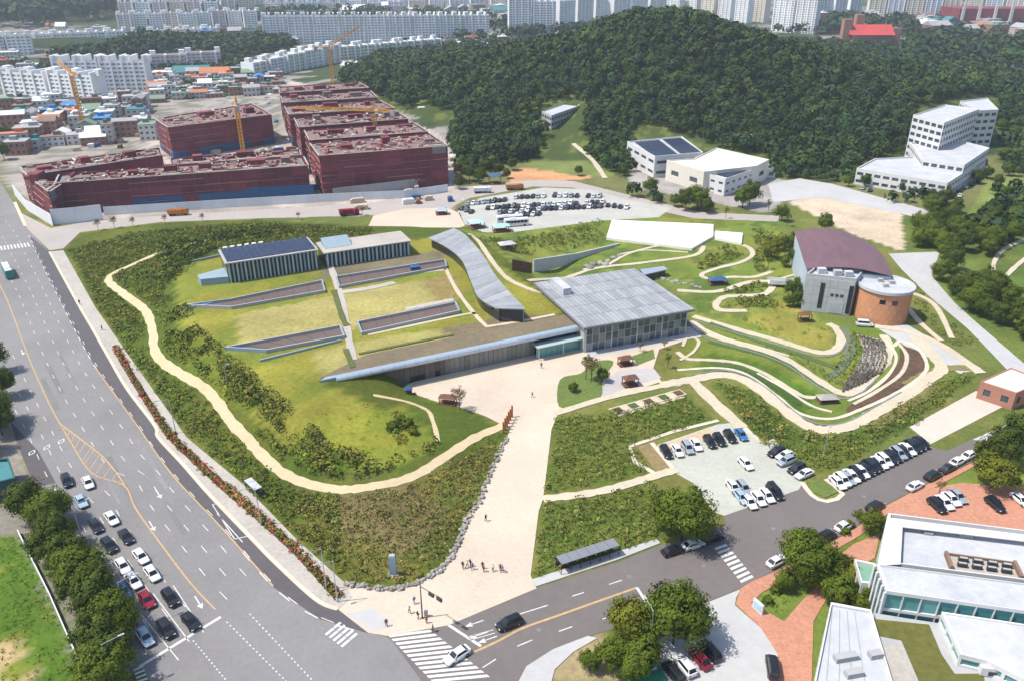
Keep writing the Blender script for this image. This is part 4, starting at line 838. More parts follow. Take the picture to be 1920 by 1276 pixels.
# ------------------------------------------------------------------ apartments and far city
APT = [mat('apartment_white', (.74, .74, .73), .85, amt=.06, scale=.1), mat('apartment_pale', (.66, .66, .65), .85, amt=.06, scale=.1), mat('apartment_cream', (.64, .58, .48), .85, amt=.06, scale=.1), mat('apartment_pink', (.64, .50, .46), .85, amt=.06, scale=.1), mat('apartment_blue', (.48, .54, .60), .85, amt=.06, scale=.1), mat('apartment_green', (.58, .60, .48), .85, amt=.06, scale=.1)]
M_aptglass = mat('apartment_glass', (.24, .275, .31), .4, amt=.3, scale=.08, spec=.5)
def apartment(a, b, ytop, label, group, m=0, rib=2, depth=12., cap=1, hmax=95, z0=0.):
    A, B = P(*a, z0), P(*b, z0); H = min(hmax, hz((a[0]+b[0])/2, (a[1]+b[1])/2, ytop, z0)); d = (B-A); L = d.length; d.normalize(); n = Vector((-d.y, d.x, 0)); n = n if n.y > 0 else -n
    poly = [A[:2], B[:2], (B+n*depth)[:2], (A+n*depth)[:2]]; bay = 4.2 if L < 40 else 5.
    r_ = block('apartment_block', label, 'apartment block', poly, z0, z0+H, wm=APT[m], rm=M_conc, gm=M_aptglass, fl=2.9, bay=bay, wf=.74, hf=.48, dep=.5, par=1.0, group=group)
    nb = max(1, round(L/bay)); rz = ang(A, B)
    for k in range(0, nb+1, rib):
        q_ = A+d*(L*k/nb); o = n*(depth/2); piece('stair_tower', APT[0] if m != 2 else APT[2], r_, (q_.x+o.x, q_.y+o.y, z0+H/2+cap), (1.5, depth+1.6, H+2*cap), rz)
        if cap and k % (2*rib) == 0: piece('lift_house', APT[1], next(c for c in r_.children if c.name.startswith('roof')), (q_.x+o.x+d.x*2, q_.y+o.y+d.y*2, z0+H+2.4), (5, 5, 4.4), rz)
    return r_
def row(a, b, n, ytop0, ytop1, label, group, m, gap=.12, jig=0., **k):
    for i in range(n):
        t0, t1 = i/n, (i+1-gap)/n; mm = m[i % len(m)] if hasattr(m, '__len__') else m; j = random.uniform(-jig, jig)
        apartment((a[0]+(b[0]-a[0])*t0, a[1]+(b[1]-a[1])*t0+j), (a[0]+(b[0]-a[0])*t1, a[1]+(b[1]-a[1])*t1+j), ytop0+(ytop1-ytop0)*i/max(1, n-1)+random.uniform(-jig, jig)*.7+j, label, group, mm, **k)
row((12, 183), (190, 196), 2, 139, 142, 'white slab apartments in the nearer rank left of the building site', 'nearer white slab apartments', [0], .1, cap=1.5)
row((110, 172), (284, 170), 2, 117, 117, 'white slab apartments with tall roof boxes in the rear rank', 'rear white slab apartments', [0], .06, cap=2.5)
row((-30, 112), (70, 108), 2, 70, 68, 'grey-white apartments at the foot of the western wood', 'western apartments', [1, 0], .1)
row((70, 88), (240, 80), 5, 66, 60, 'low white apartments in front of the far western wood', 'low western apartments', [0, 1], .15)
row((250, 76), (420, 70), 5, 60, 54, 'low white apartments above the wooded ridge', 'low ridge apartments', [0, 1, 2], .15)
row((286, 131), (420, 126), 2, 105, 100, 'brownish five-storey block with a grey roof', 'brownish five-storey blocks', [3], .05, cap=.3, rib=3)
row((315, 104), (462, 100), 1, 92, 92, 'long white-roofed block behind the brownish ones', None, [1], .03, cap=.3)
row((497, 84), (920, 76), 9, 32, 30, 'long white slab in the tall row behind the wood', 'tall white slab row', [0, 1], .05, cap=2)
row((600, 116), (830, 98), 6, 92, 76, 'slab with greenish roof in the lower row by the forest edge', 'greenish lower slab row', [5], .06, cap=.6)
row((478, 150), (640, 118), 5, 118, 88, 'greenish slab in the diagonal row behind the site', 'greenish diagonal slabs', [5, 1], .08, cap=.6)
row((230, 52), (485, 46), 8, 8, 0, 'pinkish tower in the front of the far estate', 'front pinkish towers', [3, 0, 3, 2], .25, 2, cap=1.5)
row((240, 36), (490, 28), 7, -2, -6, 'pinkish tower in the rear of the far estate', 'rear pinkish towers', [3, 1], .3, 2, cap=1.5)
row((500, 30), (960, 24), 12, 8, 2, 'distant pale tower beyond the slab row', 'distant pale towers', [0, 1, 4, 2], .35, 3, cap=1.5)
row((480, 18), (960, 16), 16, -4, -6, 'pale tower in the second far rank beyond the slab row', 'second far rank', [0, 1, 3, 0], .3, 2, cap=1.5)
row((230, 24), (500, 20), 10, -8, -10, 'pinkish white tower in the third rank of the far estate', 'third pinkish rank', [3, 0, 1], .25, 2, cap=1.5)
row((225, 62), (490, 54), 9, 28, 22, 'pinkish white mid-rise in the lowest rank of the far estate', 'lowest pinkish rank', [3, 0, 0], .2, 2, cap=1)
row((560, 14), (1000, 12), 9, -6, -10, 'faint tower at the far edge of the city', 'faint far towers', [1, 4], .4, 2, cap=1)
row((955, 70), (1046, 69), 2, -6, 4, 'tall white tower standing beside the hilltop', 'tall hilltop towers', [0, 0], .1, cap=2, rib=2)
row((1048, 64), (1250, 40), 6, 0, -20, 'white tower in the rank behind the wooded summit', 'summit rank towers', [0, 1], .12, 2, cap=2)
row((1250, 30), (1440, 46), 6, -12, 0, 'pale tower showing over the hilltop trees', 'pale hilltop towers', [1, 0, 2], .3, 3, cap=1)
row((1446, 60), (1530, 66), 2, -18, -10, 'tall pale twin tower right of the summit', 'twin towers', [0, 1], .14, cap=2)
row((1535, 30), (1620, 26), 3, -10, -8, 'bluish tower beyond the right flank', 'bluish towers', [4], .2, 1)
row((1625, 40), (1800, 42), 5, -26, -22, 'cream and blue tower above the stadium quarter', 'cream and blue towers', [2, 4], .16, cap=1)
row((1806, 26), (1960, 30), 4, -20, -20, 'hazy tower behind the red-framed works', 'hazy right towers', [2, 4, 3], .2, cap=1)
row((0, 10), (215, 6), 5, -2, -5, 'far tower beyond the western hills', 'far western towers', [1, 4], .6, 2)
# far low buildings
ROOFS = [(mat('roof_grey', (.30, .30, .30), .9, amt=.2), 'grey'), (mat('roof_teal', (.05, .17, .18), .8, amt=.2), 'teal'), (mat('roof_orange', (.42, .17, .09), .9, amt=.2), 'orange'), (mat('roof_white', (.6, .6, .58), .8, amt=.15), 'white'), (mat('roof_green', (.17, .24, .17), .9, amt=.2), 'green'), (mat('roof_blue', (.06, .2, .42), .8, amt=.2), 'blue'), (mat('roof_brown', (.2, .14, .11), .9, amt=.2), 'brown')]
WALLS = [mat('house_wall', (.45, .42, .38), .9, amt=.12), mat('house_brick', (.30, .16, .11), .9, amt=.15), mat('house_pale', (.55, .54, .52), .9, amt=.1)]
occ = []
def house(p, rz, sx, sy, hh, label, group, rm, wm, name='house', gable=False, z0=0.):
    root = thing(name, label, 'house', (p.x, p.y, z0), group, rz)
    wall = MB(); pn = []; c = [(-sx/2, -sy/2), (sx/2, -sy/2), (sx/2, sy/2), (-sx/2, sy/2)]
    for i in range(4): a, b = c[i], c[(i+1) % 4]; facade(wall, pn, a, b, 0, hh, max(1, round(math.dist(a, b)/3.2)), max(1, round(hh/3)), .45, .42, .15)
    me = wall.mesh('wall', wm); link('wall', me, root); mb = MB()
    for q_ in pn: mb.quad(*q_)
    o = link('windows', mb.mesh('windows', M_glass), root); o['kind'] = 'stuff'
    mb = MB()
    if gable: mb.add([(-sx/2-.4, -sy/2-.4, hh), (sx/2+.4, -sy/2-.4, hh), (sx/2+.4, sy/2+.4, hh), (-sx/2-.4, sy/2+.4, hh), (-sx/2-.4, 0, hh+sy*.28), (sx/2+.4, 0, hh+sy*.28)], [(0, 1, 5, 4), (2, 3, 4, 5), (1, 2, 5), (3, 0, 4), (3, 2, 1, 0)])
    else: mb.box(0, 0, hh, hh+.35, sx+.3, sy+.3); mb.box(sx*.2, sy*.15, hh+.35, hh+2.3, sx*.3, sy*.3)
    link('roof', mb.mesh('roof', rm), root); return root
def scatter_houses(poly, n, smin, smax, hmin, hmax, place, group, mind=8, name='house', weights=(5, 1, 1.2, 2.5, 1.5, .6, 1.5)):
    xs = [p[0] for p in poly]; ys = [p[1] for p in poly]; k = t = 0
    while k < n and t < n*40:
        t += 1; x, y = random.uniform(min(xs), max(xs)), random.uniform(min(ys), max(ys))
        if not inpoly(np.array([x]), np.array([y]), poly)[0]: continue
        p = P(x, y)
        if any((p.x-o[0])**2+(p.y-o[1])**2 < (mind+o[2])**2/4*1.0 for o in occ): continue
        sx, sy = random.uniform(smin, smax), random.uniform(smin, smax)*.8; occ.append((p.x, p.y, max(sx, sy))); k += 1
        rm, cn = random.choices(ROOFS, weights)[0]; g = random.random() < .3
        house(p, random.choice((.25, .35, .3, 1.8)), sx, sy, random.uniform(hmin, hmax), f'{place} with {"an" if cn[0] == "o" else "a"} {cn} {"pitched" if g else "flat"} roof', f'{group}, {cn} roofs', rm, random.choice(WALLS), name, g)
scatter_houses([(15, 205), (270, 195), (285, 262), (140, 275), (30, 290)], 62, 7, 15, 4, 11, 'old-town house left of the burgundy blocks', 'old-town houses', 9)
scatter_houses([(285, 150), (520, 140), (530, 180), (300, 190), (280, 200)], 70, 7, 13, 3, 8, 'low house in the strip behind the burgundy blocks', 'strip houses', 8)
scatter_houses([(420, 70), (920, 100), (920, 84), (480, 88)], 12, 10, 20, 5, 10, 'low building among the slab apartments', 'low buildings', 14)
scatter_houses([(500, 28), (950, 20), (950, 40), (860, 26), (500, 34)], 40, 14, 30, 6, 16, 'far low block between the towers', 'far low blocks', 22)
scatter_houses([(1535, 36), (1920, 46), (1920, 78), (1700, 66), (1560, 70)], 34, 14, 34, 6, 14, 'low block in the stadium quarter', 'stadium quarter blocks', 22)
scatter_houses([(1680, 85), (1920, 90), (1920, 140), (1760, 120)], 14, 10, 18, 4, 8, 'low building among the right-hand woods', 'woodland buildings', 18)
scatter_houses([(0, 62), (220, 62), (250, 10), (0, 8)], 14, 12, 24, 5, 12, 'far low block near the western wood', 'far western blocks', 22)
scatter_houses([(770, 190), (850, 210), (850, 235), (800, 230)], 3, 12, 20, 4, 6, 'low shed at the edge of the site', 'site-edge sheds', 18, weights=(1, 0, 0, 3, 0, 0, 0))
scatter_houses([(0, 118), (100, 125), (10, 150), (0, 170)], 8, 9, 18, 5, 12, 'house at the foot of the western apartments', 'western foot houses', 14)
scatter_houses([(290, 64), (480, 56), (480, 78), (300, 84)], 14, 10, 20, 5, 12, 'low building on the ridge before the pinkish towers', 'ridge buildings', 16)
scatter_houses([(460, 150), (520, 140), (525, 165), (480, 172)], 8, 8, 13, 4, 8, 'low house beside the greenish slabs', 'slab-side houses', 11)
scatter_houses([(840, 88), (960, 72), (950, 84), (850, 96)], 8, 8, 16, 4, 9, 'low house at the forest edge by the slab row', 'forest-edge houses', 12)
# white tent strip, teal and orange halls, red-roofed church, red works
A, B = P(640, 130), P(745, 126); d = (B-A)
tn = thing('tent_row', 'row of white peaked tents by the forest edge', 'tents', A.lerp(B, .5))
for k in range(9):
    q_ = A.lerp(B, (k+.5)/9); w = d.length/9; mb = MB().add([(q_.x-w/2, q_.y-6, 4), (q_.x+w/2, q_.y-6, 4), (q_.x+w/2, q_.y+6, 4), (q_.x-w/2, q_.y+6, 4), (q_.x, q_.y, 7.5), (q_.x-w/2, q_.y-6, 0), (q_.x+w/2, q_.y-6, 0), (q_.x+w/2, q_.y+6, 0), (q_.x-w/2, q_.y+6, 0)], [(0, 1, 4), (1, 2, 4), (2, 3, 4), (3, 0, 4), (5, 6, 1, 0), (6, 7, 2, 1), (7, 8, 3, 2), (8, 5, 0, 3)]); part('tent', mb, M_white, tn)
house(P(362, 146), .25, 30, 16, 6, 'long hall with a teal pitched roof behind the site', None, ROOFS[1][0], WALLS[2], 'hall', True)
house(P(405, 148), .25, 24, 14, 6, 'long hall with an orange pitched roof behind the site', None, ROOFS[2][0], WALLS[2], 'hall', True)
house(P(310, 150), .25, 18, 14, 7, 'cream hall with a flat roof beside the brownish blocks', None, ROOFS[3][0], APT[2], 'hall')
ch = P(1622, 92); cr = thing('church', 'red brick church with a red roof and stair towers in the trees', 'church', (ch.x, ch.y, 0))
part('nave', MB().box(ch.x, ch.y, 0, 16, 46, 26, .1), WALLS[1], cr); part('roof', MB().add([(ch.x-25, ch.y-15, 16), (ch.x+25, ch.y-15, 16), (ch.x+25, ch.y+15, 16), (ch.x-25, ch.y+15, 16), (ch.x-25, ch.y, 26), (ch.x+25, ch.y, 26)], [(0, 1, 5, 4), (2, 3, 4, 5), (1, 2, 5), (3, 0, 4)]), mat('church_red', (.42, .06, .055), .8, amt=.12), cr)
for ox, hh in ((-27, 32), (-10, 36), (24, 22), (34, 22)): part('tower', MB().box(ch.x+ox, ch.y+(6 if ox > -27 else -4), 0, hh, 9, 9), WALLS[1], cr)
rw = P(1855, 46); w_ = thing('steel_works', 'dark red steel-framed works in the stadium quarter', 'works', (rw.x, rw.y, 0))
part('hall', MB().box(rw.x, rw.y, 0, 24, 130, 60), mat('works_red', (.19, .04, .045), .9, amt=.3, scale=.1), w_)
for k in range(6): part('frame_bay', MB().box(rw.x-60+24*k, rw.y-31, 0, 27, 4, 2), M_white, w_)
# ------------------------------------------------------------------ buildings round the hill
pxblock('grey_school', 'small grey four-storey school against the wooded slope', 'school', [(1016, 211), (1034, 219), (1088, 200), (1070, 192)], 13., wm=M_pale, rm=M_whiteroof, fl=3.2, bay=4, wf=.8, hf=.5)
gy = pxblock('sports_hall', 'white hall carrying two dark solar arrays', 'hall', [(1176, 268), (1228, 296), (1318, 288), (1278, 258)], 10., wm=M_white, fl=5, bay=8, wf=.7, hf=.3)
def solar(root, px, z, nu, nv):
    a, b, c, d = PX(px, z)
    for i in range(nu):
        for j in range(nv):
            q_ = a.lerp(b, (i+.5)/nu).lerp(d.lerp(c, (i+.5)/nu), (j+.5)/nv); piece('solar_panel', M_solar, root, (q_.x, q_.y, z+.35), ((b-a).length/nu-.12, (d-a).length/nv-.12, .1), ang(a, b))
solar(gy, [(1227, 294), (1270, 290), (1236, 264), (1190, 268)], 10.2, 6, 9); solar(gy, [(1276, 289), (1313, 286), (1277, 260), (1243, 263)], 10.2, 5, 9)
g2 = pxblock('cream_hall', 'cream hall with a broad pale roof beside the solar hall', 'hall', [(1250, 303), (1300, 300), (1343, 280), (1442, 302), (1418, 314), (1320, 325)], 9., wm=mat('cream_wall', (.58, .54, .46), .8, amt=.06), rm=mat('cream_roof', (.62, .59, .53), .8, amt=.06), fl=9, bay=12, wf=.4, hf=.25)
g3 = pxblock('white_annex', 'white annex with a solar array before the cream hall', 'hall', [(1300, 322), (1360, 338), (1425, 316), (1380, 306)], 7.5, wm=M_white, fl=4, bay=5, wf=.5, hf=.3)
solar(g3, [(1363, 333), (1415, 316), (1378, 309), (1322, 322)], 7.7, 7, 5)
pxblock('low_annex', 'low white annex with a canopy beside the cream hall', 'hall', [(1425, 320), (1455, 318), (1440, 310), (1420, 313)], 4., wm=M_white)
sc = pxblock('white_school', 'tall white school tower on the hill foot', 'school', [(1712, 218), (1770, 233), (1836, 207), (1772, 199)], 24., wm=M_white, rm=M_whiteroof, fl=3.4, bay=4.2, wf=.75, hf=.5)
pxblock('white_school', 'white school wing with a pink band behind the tower', 'school', [(1800, 192), (1833, 210), (1872, 208), (1850, 186)], 22., wm=M_white, fl=3.4, bay=4, wf=.7, hf=.45)
pxblock('white_school', 'white school middle wing with a broad flat roof', 'school', [(1706, 270), (1730, 300), (1808, 312), (1855, 280), (1800, 266)], 11., wm=M_white, fl=3.4, bay=4, wf=.7, hf=.45)
pxblock('white_school', 'long low white school front with two window rows', 'school', [(1606, 318), (1776, 346), (1830, 312), (1720, 296), (1640, 300)], 7., wm=M_white, fl=3.4, bay=4, wf=.72, hf=.42)
b = pxblock('brick_pavilion', 'small brick building with a flat white roof beside the court', 'building', [(1838, 716), (1905, 738), (1960, 715), (1895, 690)], 4.5, wm=mat('pavilion_brick', (.36, .17, .12), .9, amt=.15, scale=1.5), rm=M_white, fl=4.5, bay=4, wf=.4, hf=.4, par=.3)
# ------------------------------------------------------------------ campus buildings at the lower right
ZC = 9.; ZD = 10.2; ZP = 6.3
cb = block('campus_hall', 'large campus hall with a pale grey recessed roof and white rim', 'building', PX([(1663, 970), (1965, 1008), (1985, 1104), (1645, 1060)], ZC), 0, ZC, wm=M_white, rm=M_whiteroof, gm=M_teal, fl=4.4, bay=2.0, wf=.62, hf=.86, par=1.1, solo=True)
rm_ = MB(); a4 = PX([(1663, 970), (1965, 1008), (1985, 1104), (1645, 1060)], ZC+1.1); b4 = PX([(1692, 988), (1965, 1020), (1985, 1098), (1688, 1058)], ZC+1.1)
for i in (0, 3): j = (i+1) % 4; rm_.loft([[tuple(a4[i]), tuple(a4[j]), tuple(b4[j]), tuple(b4[i])], [(q_.x, q_.y, ZC+1.25) for q_ in (a4[i], a4[j], b4[j], b4[i])]])
part('roof_rim', rm_, M_white, cb)
cx_ = P(1842, 1063, ZC+.1); crz = ang(P(1785, 1042, ZC), P(1900, 1058, ZC)); o = Vector((math.cos(crz), math.sin(crz), 0)); n = Vector((-o.y, o.x, 0))
rf_ = next(c for c in cb.children if c.name.startswith('roof'))
piece('roof_well', mat('well_gravel', (.36, .33, .29), .9, amt=.25), rf_, (cx_.x, cx_.y, ZC+.14), (10.2, 3.6, .1), crz)
for k in range(4):
    for j in range(2):
        q_ = cx_+o*(-2.8+2.2*k-.5*j)+n*(.75-1.4*j); piece('air_unit', M_dmetal, rf_, (q_.x, q_.y, ZC+.6), (1.45, .55, .7), crz); piece('unit_top', M_conc, rf_, (q_.x, q_.y, ZC+1.0), (1.2, .4, .1), crz)
for p_, s_ in ((cx_-o*5.2, (.5, 3.8, .9)), (cx_+o*5.2, (.5, 3.8, .9)), (cx_+n*1.9, (10.4, .25, .5))): piece('well_wall', mat('well_brown', (.20, .13, .09), .9, amt=.2), rf_, (p_.x, p_.y, ZC+.14+s_[2]/2), s_, crz)
for px, s_ in (((1810, 1005), 1.2), ((1740, 1000), .8)): roofbox(cb, px, ZC+.1, 1.8*s_, .7, .5, M_conc, 'vent', crz)
cf = block('campus_hall', 'narrow campus wing with a teal glass front', 'building', PX([(1643, 1060), (1662, 1110), (2010, 1160), (2010, 1108)], ZD), 0, ZD, wm=M_white, rm=M_whiteroof, gm=M_teal, fl=3.4, bay=2.6, wf=.94, hf=.84, par=.4, solo=True)
for k in range(5): q_ = P(1643, 1062, ZD).lerp(P(1662, 1112, ZD), k/4.); piece('fin', M_white, cf, (q_.x-.25, q_.y, 5.2), (.35, .35, 10.6), .2)
ct = block('campus_hall', 'small green roof terrace block beside the teal front', 'building', PX([(1601, 1052), (1640, 1060), (1648, 1100), (1614, 1096)], 6.), 0, 6., wm=M_white, rm=mat('green_deck', (.16, .30, .22), .8, amt=.1), gm=M_teal, fl=3, bay=2.4, wf=.8, hf=.7, par=.6)
pod = thing('campus_podium', 'grey campus podium with a sunken lawn strip', 'building', (*P(1800, 1230)[:2], 0))
pp_ = [tuple(q_[:2]) for q_ in PX([(1640, 1148), (1700, 1158), (2010, 1205), (2010, 1380), (1690, 1380)], ZP)]
part('wall', MB().prism(pp_, 0, ZP), M_conc, pod); 
part('lawn', MB().add([(q_.x, q_.y, ZP+.03) for q_ in PX([(1625, 1158), (1742, 1170), (1765, 1225), (1790, 1262), (1845, 1262), (1850, 1330), (1745, 1330), (1690, 1200), (1640, 1190)], ZP)], [tuple(range(9))]), mat('court_lawn', (.10, .10, .022), .95, amt=.35), pod)
part('paving', MB().add([(q_.x, q_.y, ZP+.06) for q_ in PX([(1646, 1215), (1690, 1205), (1740, 1330), (1660, 1330)], ZP)], [(0, 1, 2, 3)]), M_pave, pod)
q_ = P(1765, 1136, ZP+1); q2 = P(1700, 1128, ZP+1); part('duct', MB().tube((q2.x, q2.y-1.2, ZP+1), (q_.x, q_.y-1.2, ZP+1), .35, n=10).tube((q_.x, q_.y-1.2, ZP+1), (q_.x+1.5, q_.y-3, ZP+.9), .35, n=10), M_conc, pod, True)
cg = block('campus_wing', 'low campus wing with a pale roof over a glazed left front', 'building', PX([(1557, 1132), (1632, 1146), (1690, 1340), (1515, 1340)], 7.), 0, 7., wm=M_white, rm=mat('wing_roof', (.40, .41, .43), .8, amt=.16, scale=.4), gm=M_teal, fl=3.5, bay=2.4, wf=.85, hf=.75, par=.5, solo=True)
for px, s_ in (((1585, 1235), 2.2), ((1600, 1265), 1.6), ((1640, 1230), 1.2)): roofbox(cg, px, 7.06, 1.6*s_, 1.1, .9, M_conc, 'roof_vent', .2)
for k in range(4):
    a_, b_ = P(1560+k*14, 1140+k*2, 7.1), P(1545+k*28, 1330, 7.1); piece('roof_seam', M_conc, next(c for c in cg.children if c.name.startswith('roof')), ((a_.x+b_.x)/2, (a_.y+b_.y)/2, 7.11), ((b_-a_).length, .08, .08), ang(a_, b_))
block('campus_wing', 'angled grey roof pavilion beside the sunken lawn', 'building', PX([(1765, 1148), (1990, 1182), (1990, 1310), (1850, 1240), (1800, 1228)], ZP+2.2), ZP, ZP+2.2, wm=M_white, rm=MATS['wing_roof'], gm=M_teal, fl=2.2, bay=2.5, wf=.8, hf=.5, par=.3)
ob = thing('roof_plant', 'white air handling unit on the campus podium', 'air unit', (*P(1862, 1262, ZP)[:2], ZP)); q_ = P(1862, 1262, ZP); piece('casing', M_white, ob, (q_.x, q_.y, ZP+.9), (4.2, 1.5, 1.5), -.15); piece('grille', M_dmetal, ob, (q_.x, q_.y-.8, ZP+.7), (2.4, .1, .7), -.15); piece('pipe', M_metal, ob, (q_.x+2.4, q_.y, ZP+.5), (.8, .4, .4), -.15)
# left edge: teal shed and white garden fence
pxblock('teal_shed', 'teal-roofed shed at the left road edge', 'shed', [(-50, 868), (18, 862), (30, 900), (-50, 920)], 4., wm=M_conc, rm=ROOFS[1][0], fl=4, bay=5).children[1].data.materials[0] = mat('shed_roof', (.025, .08, .08), .8, amt=.2)
hoarding([(35, 1000), (60, 1050), (95, 1120), (130, 1200), (165, 1276), (190, 1330)], 1.1, 'low white fence beside the grassy plot', M_hoard, 2.5)
# ------------------------------------------------------------------ vegetation
def leaf_quads(Pn, Nn, size, squash=.8):
    """quads of the given sizes at points Pn facing roughly Nn"""
    n = len(Pn); a = rng.normal(size=(n, 3)); t = np.cross(Nn, a); t /= np.linalg.norm(t, axis=1)[:, None]+1e-9; b = np.cross(Nn, t); b /= np.linalg.norm(b, axis=1)[:, None]+1e-9
    s_ = np.asarray(size)[:, None]*.5; V = np.stack([Pn-t*s_-b*s_*squash*.5, Pn+t*s_*.35-b*s_*squash, Pn+t*s_+b*s_*squash*.5, Pn-t*s_*.35+b*s_*squash], 1).reshape(-1, 3)
    return V, np.arange(4*n).reshape(n, 4)
def unit(n):
    d = rng.normal(size=(n, 3)); return d/np.linalg.norm(d, axis=1)[:, None]
def crown_mesh(name, rx, rz, zc, nclump, nleaf, leaf, m, gap=.0, flat_=1., cone=0.):
    d = unit(nclump*2); d = d[d[:, 2] > -.55][:nclump]; k = len(d)
    rr = rng.uniform(.5, 1.05, k)[:, None]; c = d*rr
    if cone: c[:, :2] *= (1-cone*np.clip(c[:, 2:3]*.5+.5, 0, 1))
    lump = rng.uniform(.2, .38, k)
    dl = unit(k*nleaf).reshape(k, nleaf, 3); rl = rng.uniform(.55, 1.05, (k, nleaf, 1))
    pts = c[:, None, :]+dl*rl*lump[:, None, None]; nr = dl+d[:, None, :]*1.1+rng.normal(size=dl.shape)*.3
    core = unit(nleaf*6)*rng.uniform(.3, .75, (nleaf*6, 1)); pts = np.concatenate([pts.reshape(-1, 3), core]); nr = np.concatenate([nr.reshape(-1, 3), core+rng.normal(size=core.shape)*.3])
    pts = pts*np.array((rx, rx, rz))+np.array((0, 0, zc)); nr /= np.linalg.norm(nr, axis=1)[:, None]
    V, Q = leaf_quads(pts, nr, leaf*rng.uniform(.6, 1.35, len(pts))); return np_mesh(name, V, Q, m)
def trunk_mb(h_, r_, spread, n=6):
    mb = MB(); mb.tube((0, 0, -.3), (.1, .05, h_*.45), r_, r_*.7, 9)
    for k in range(n):
        t = 2*math.pi*k/n+.4; mb.tube((.1, .05, h_*(.3+.12*(k % 2))), (spread*math.cos(t), spread*math.sin(t), h_*(.62+.1*(k % 3))), r_*.45, r_*.12, 6)
    mb.tube((.1, .05, h_*.44), (0, 0, h_*.85), r_*.6, r_*.15, 7); return mb
TP = {}
def tree_proto(key, h_, rx, rz, zc, nc, nl, leaf, m, r_=.22, cone=0.):
    root = thing('tree', 'tree', 'tree', (0, 0, -500)); root.location = (0, 0, 0)
    link('crown', crown_mesh('crown_'+key, rx, rz, zc, nc, nl, leaf, m, cone=cone), root); link('trunk', trunk_mb(h_, r_, rx*.6).mesh('trunk_'+key, M_bark, True), root); TP[key] = [root, False]
tree_proto('round', 10, 5, 4.6, 6.0, 95, 110, .42, M_leaf)
tree_proto('dark', 10, 4.2, 4.4, 5.8, 70, 90, .44, M_leafd)
tree_proto('mid', 9, 3.6, 3.8, 5.0, 55, 90, .42, M_leaf)
tree_proto('yellow', 9, 3.8, 3.6, 4.8, 60, 80, .42, M_leafy)
tree_proto('bush', 3, 2.2, 1.5, 1.5, 24, 40, .42, M_leaf, .12)
tree_proto('bushy', 3, 2.2, 1.5, 1.5, 24, 40, .42, M_leafy, .12)
tree_proto('sparse', 8, 2.6, 2.4, 5.8, 20, 18, .4, M_leafb, .14)
tree_proto('thin', 9, 1.9, 2.4, 6.8, 14, 20, .45, M_leaf, .14)
def tree(key, px, s_, label, group=None, name='tree', w=None, world=None):
    p = world or PT(*px); root, used = TP[key]; s_ = s_*.82; sc_ = (s_*(w or 1), s_*(w or 1), s_); rz = random.uniform(0, 6.28)
    if not used:
        TP[key][1] = True; o = root; o.location = p; o.rotation_euler = (0, 0, rz); o.scale = sc_
    else: o = dup(root, p, rz, scale=sc_)
    o.name = name; o['label'] = label; o['category'] = 'tree' if name == 'tree' else 'shrub'
    if group: o['group'] = group
    elif 'group' in o: del o['group']
    return o
def tl(k, px, s_, lb):
    t_ = f'{"large" if s_ >= 1.1 else "small" if s_ < .8 else "medium"} {dict(dark="dark dense", round="broad mid-green", mid="rounded green", yellow="yellow-green", thin="slender", sparse="thin brownish")[k]} {lb}'; tree(k, px, s_, t_, t_)
tree('round', (1277, 1012), 1.32, 'large round dense tree beside the lower car park')
for px, s_, k in (((62, 975), 1.05, 'dark'), ((100, 985), .95, 'round'), ((115, 1030), 1.0, 'dark'), ((95, 1055), .9, 'dark'), ((135, 1075), 1.0, 'dark'), ((165, 1110), 1.1, 'round'), ((150, 1130), .9, 'dark'), ((195, 1160), 1.15, 'dark'), ((215, 1200), 1.0, 'round'), ((190, 1225), 1.0, 'dark'), ((225, 1258), .9, 'dark'), ((205, 1290), 1.0, 'round')):
    tl(k, px, s_, 'roadside tree between the queue of cars and the white fence')
for px, s_, k in (((8, 745), 1., 'dark'), ((-10, 700), 1.1, 'dark'), ((-12, 800), 1.15, 'round'), ((5, 815), 1.0, 'dark'), ((-30, 850), 1., 'dark')): tl(k, px, s_, 'tree at the left road edge above the teal shed')
for px, s_, k, lb in (((1178, 1200), 1.15, 'yellow', 'yellowish tree in the corner grove by the junction'), ((1262, 1205), 1.25, 'round', 'broad green tree in the corner grove by the yard'), ((1150, 1255), .9, 'mid', 'lower green tree in the corner grove'), ((1205, 1258), .95, 'mid', 'green tree over the parked cars in the corner grove'), ((1105, 1255), .55, 'mid', 'small green tree at the tip of the corner grove'), ((1185, 1275), .8, 'mid', 'green tree at the back of the corner grove')): tree(k, px, s_, lb)
for px, s_, k, lb in (((1508, 1085), 1.15, 'round', 'broad green tree over the brick walkway by the crossing'), ((1562, 1092), .9, 'mid', 'green tree beside the brick path'), ((1590, 1105), .85, 'yellow', 'yellowish tree by the green terrace'), ((1570, 1140), .95, 'mid', 'green tree before the glazed campus front'), ((1612, 1150), .8, 'mid', 'green tree tucked under the teal front'), ((1630, 1000), .75, 'mid', 'rounded tree at the corner of the campus hall'), ((1468, 1105), .6, 'mid', 'small dense tree on the lawn by the crossing'),
                      ((1858, 915), 1.1, 'yellow', 'broad clipped yellow-green tree above the brick court'), ((1760, 925), .5, 'sparse', 'small reddish tree at the corner of the brick court'), ((1872, 872), 1.1, 'dark', 'dark tree behind the clipped yellow-green tree'), ((1905, 845), 1.2, 'dark', 'tall dark tree at the lane end by the brick court'), ((1840, 865), .7, 'mid', 'low tree by the last parked cars of the lane')): tree(k, px, s_, lb, w=1.25 if 'broad clipped' in lb else None)
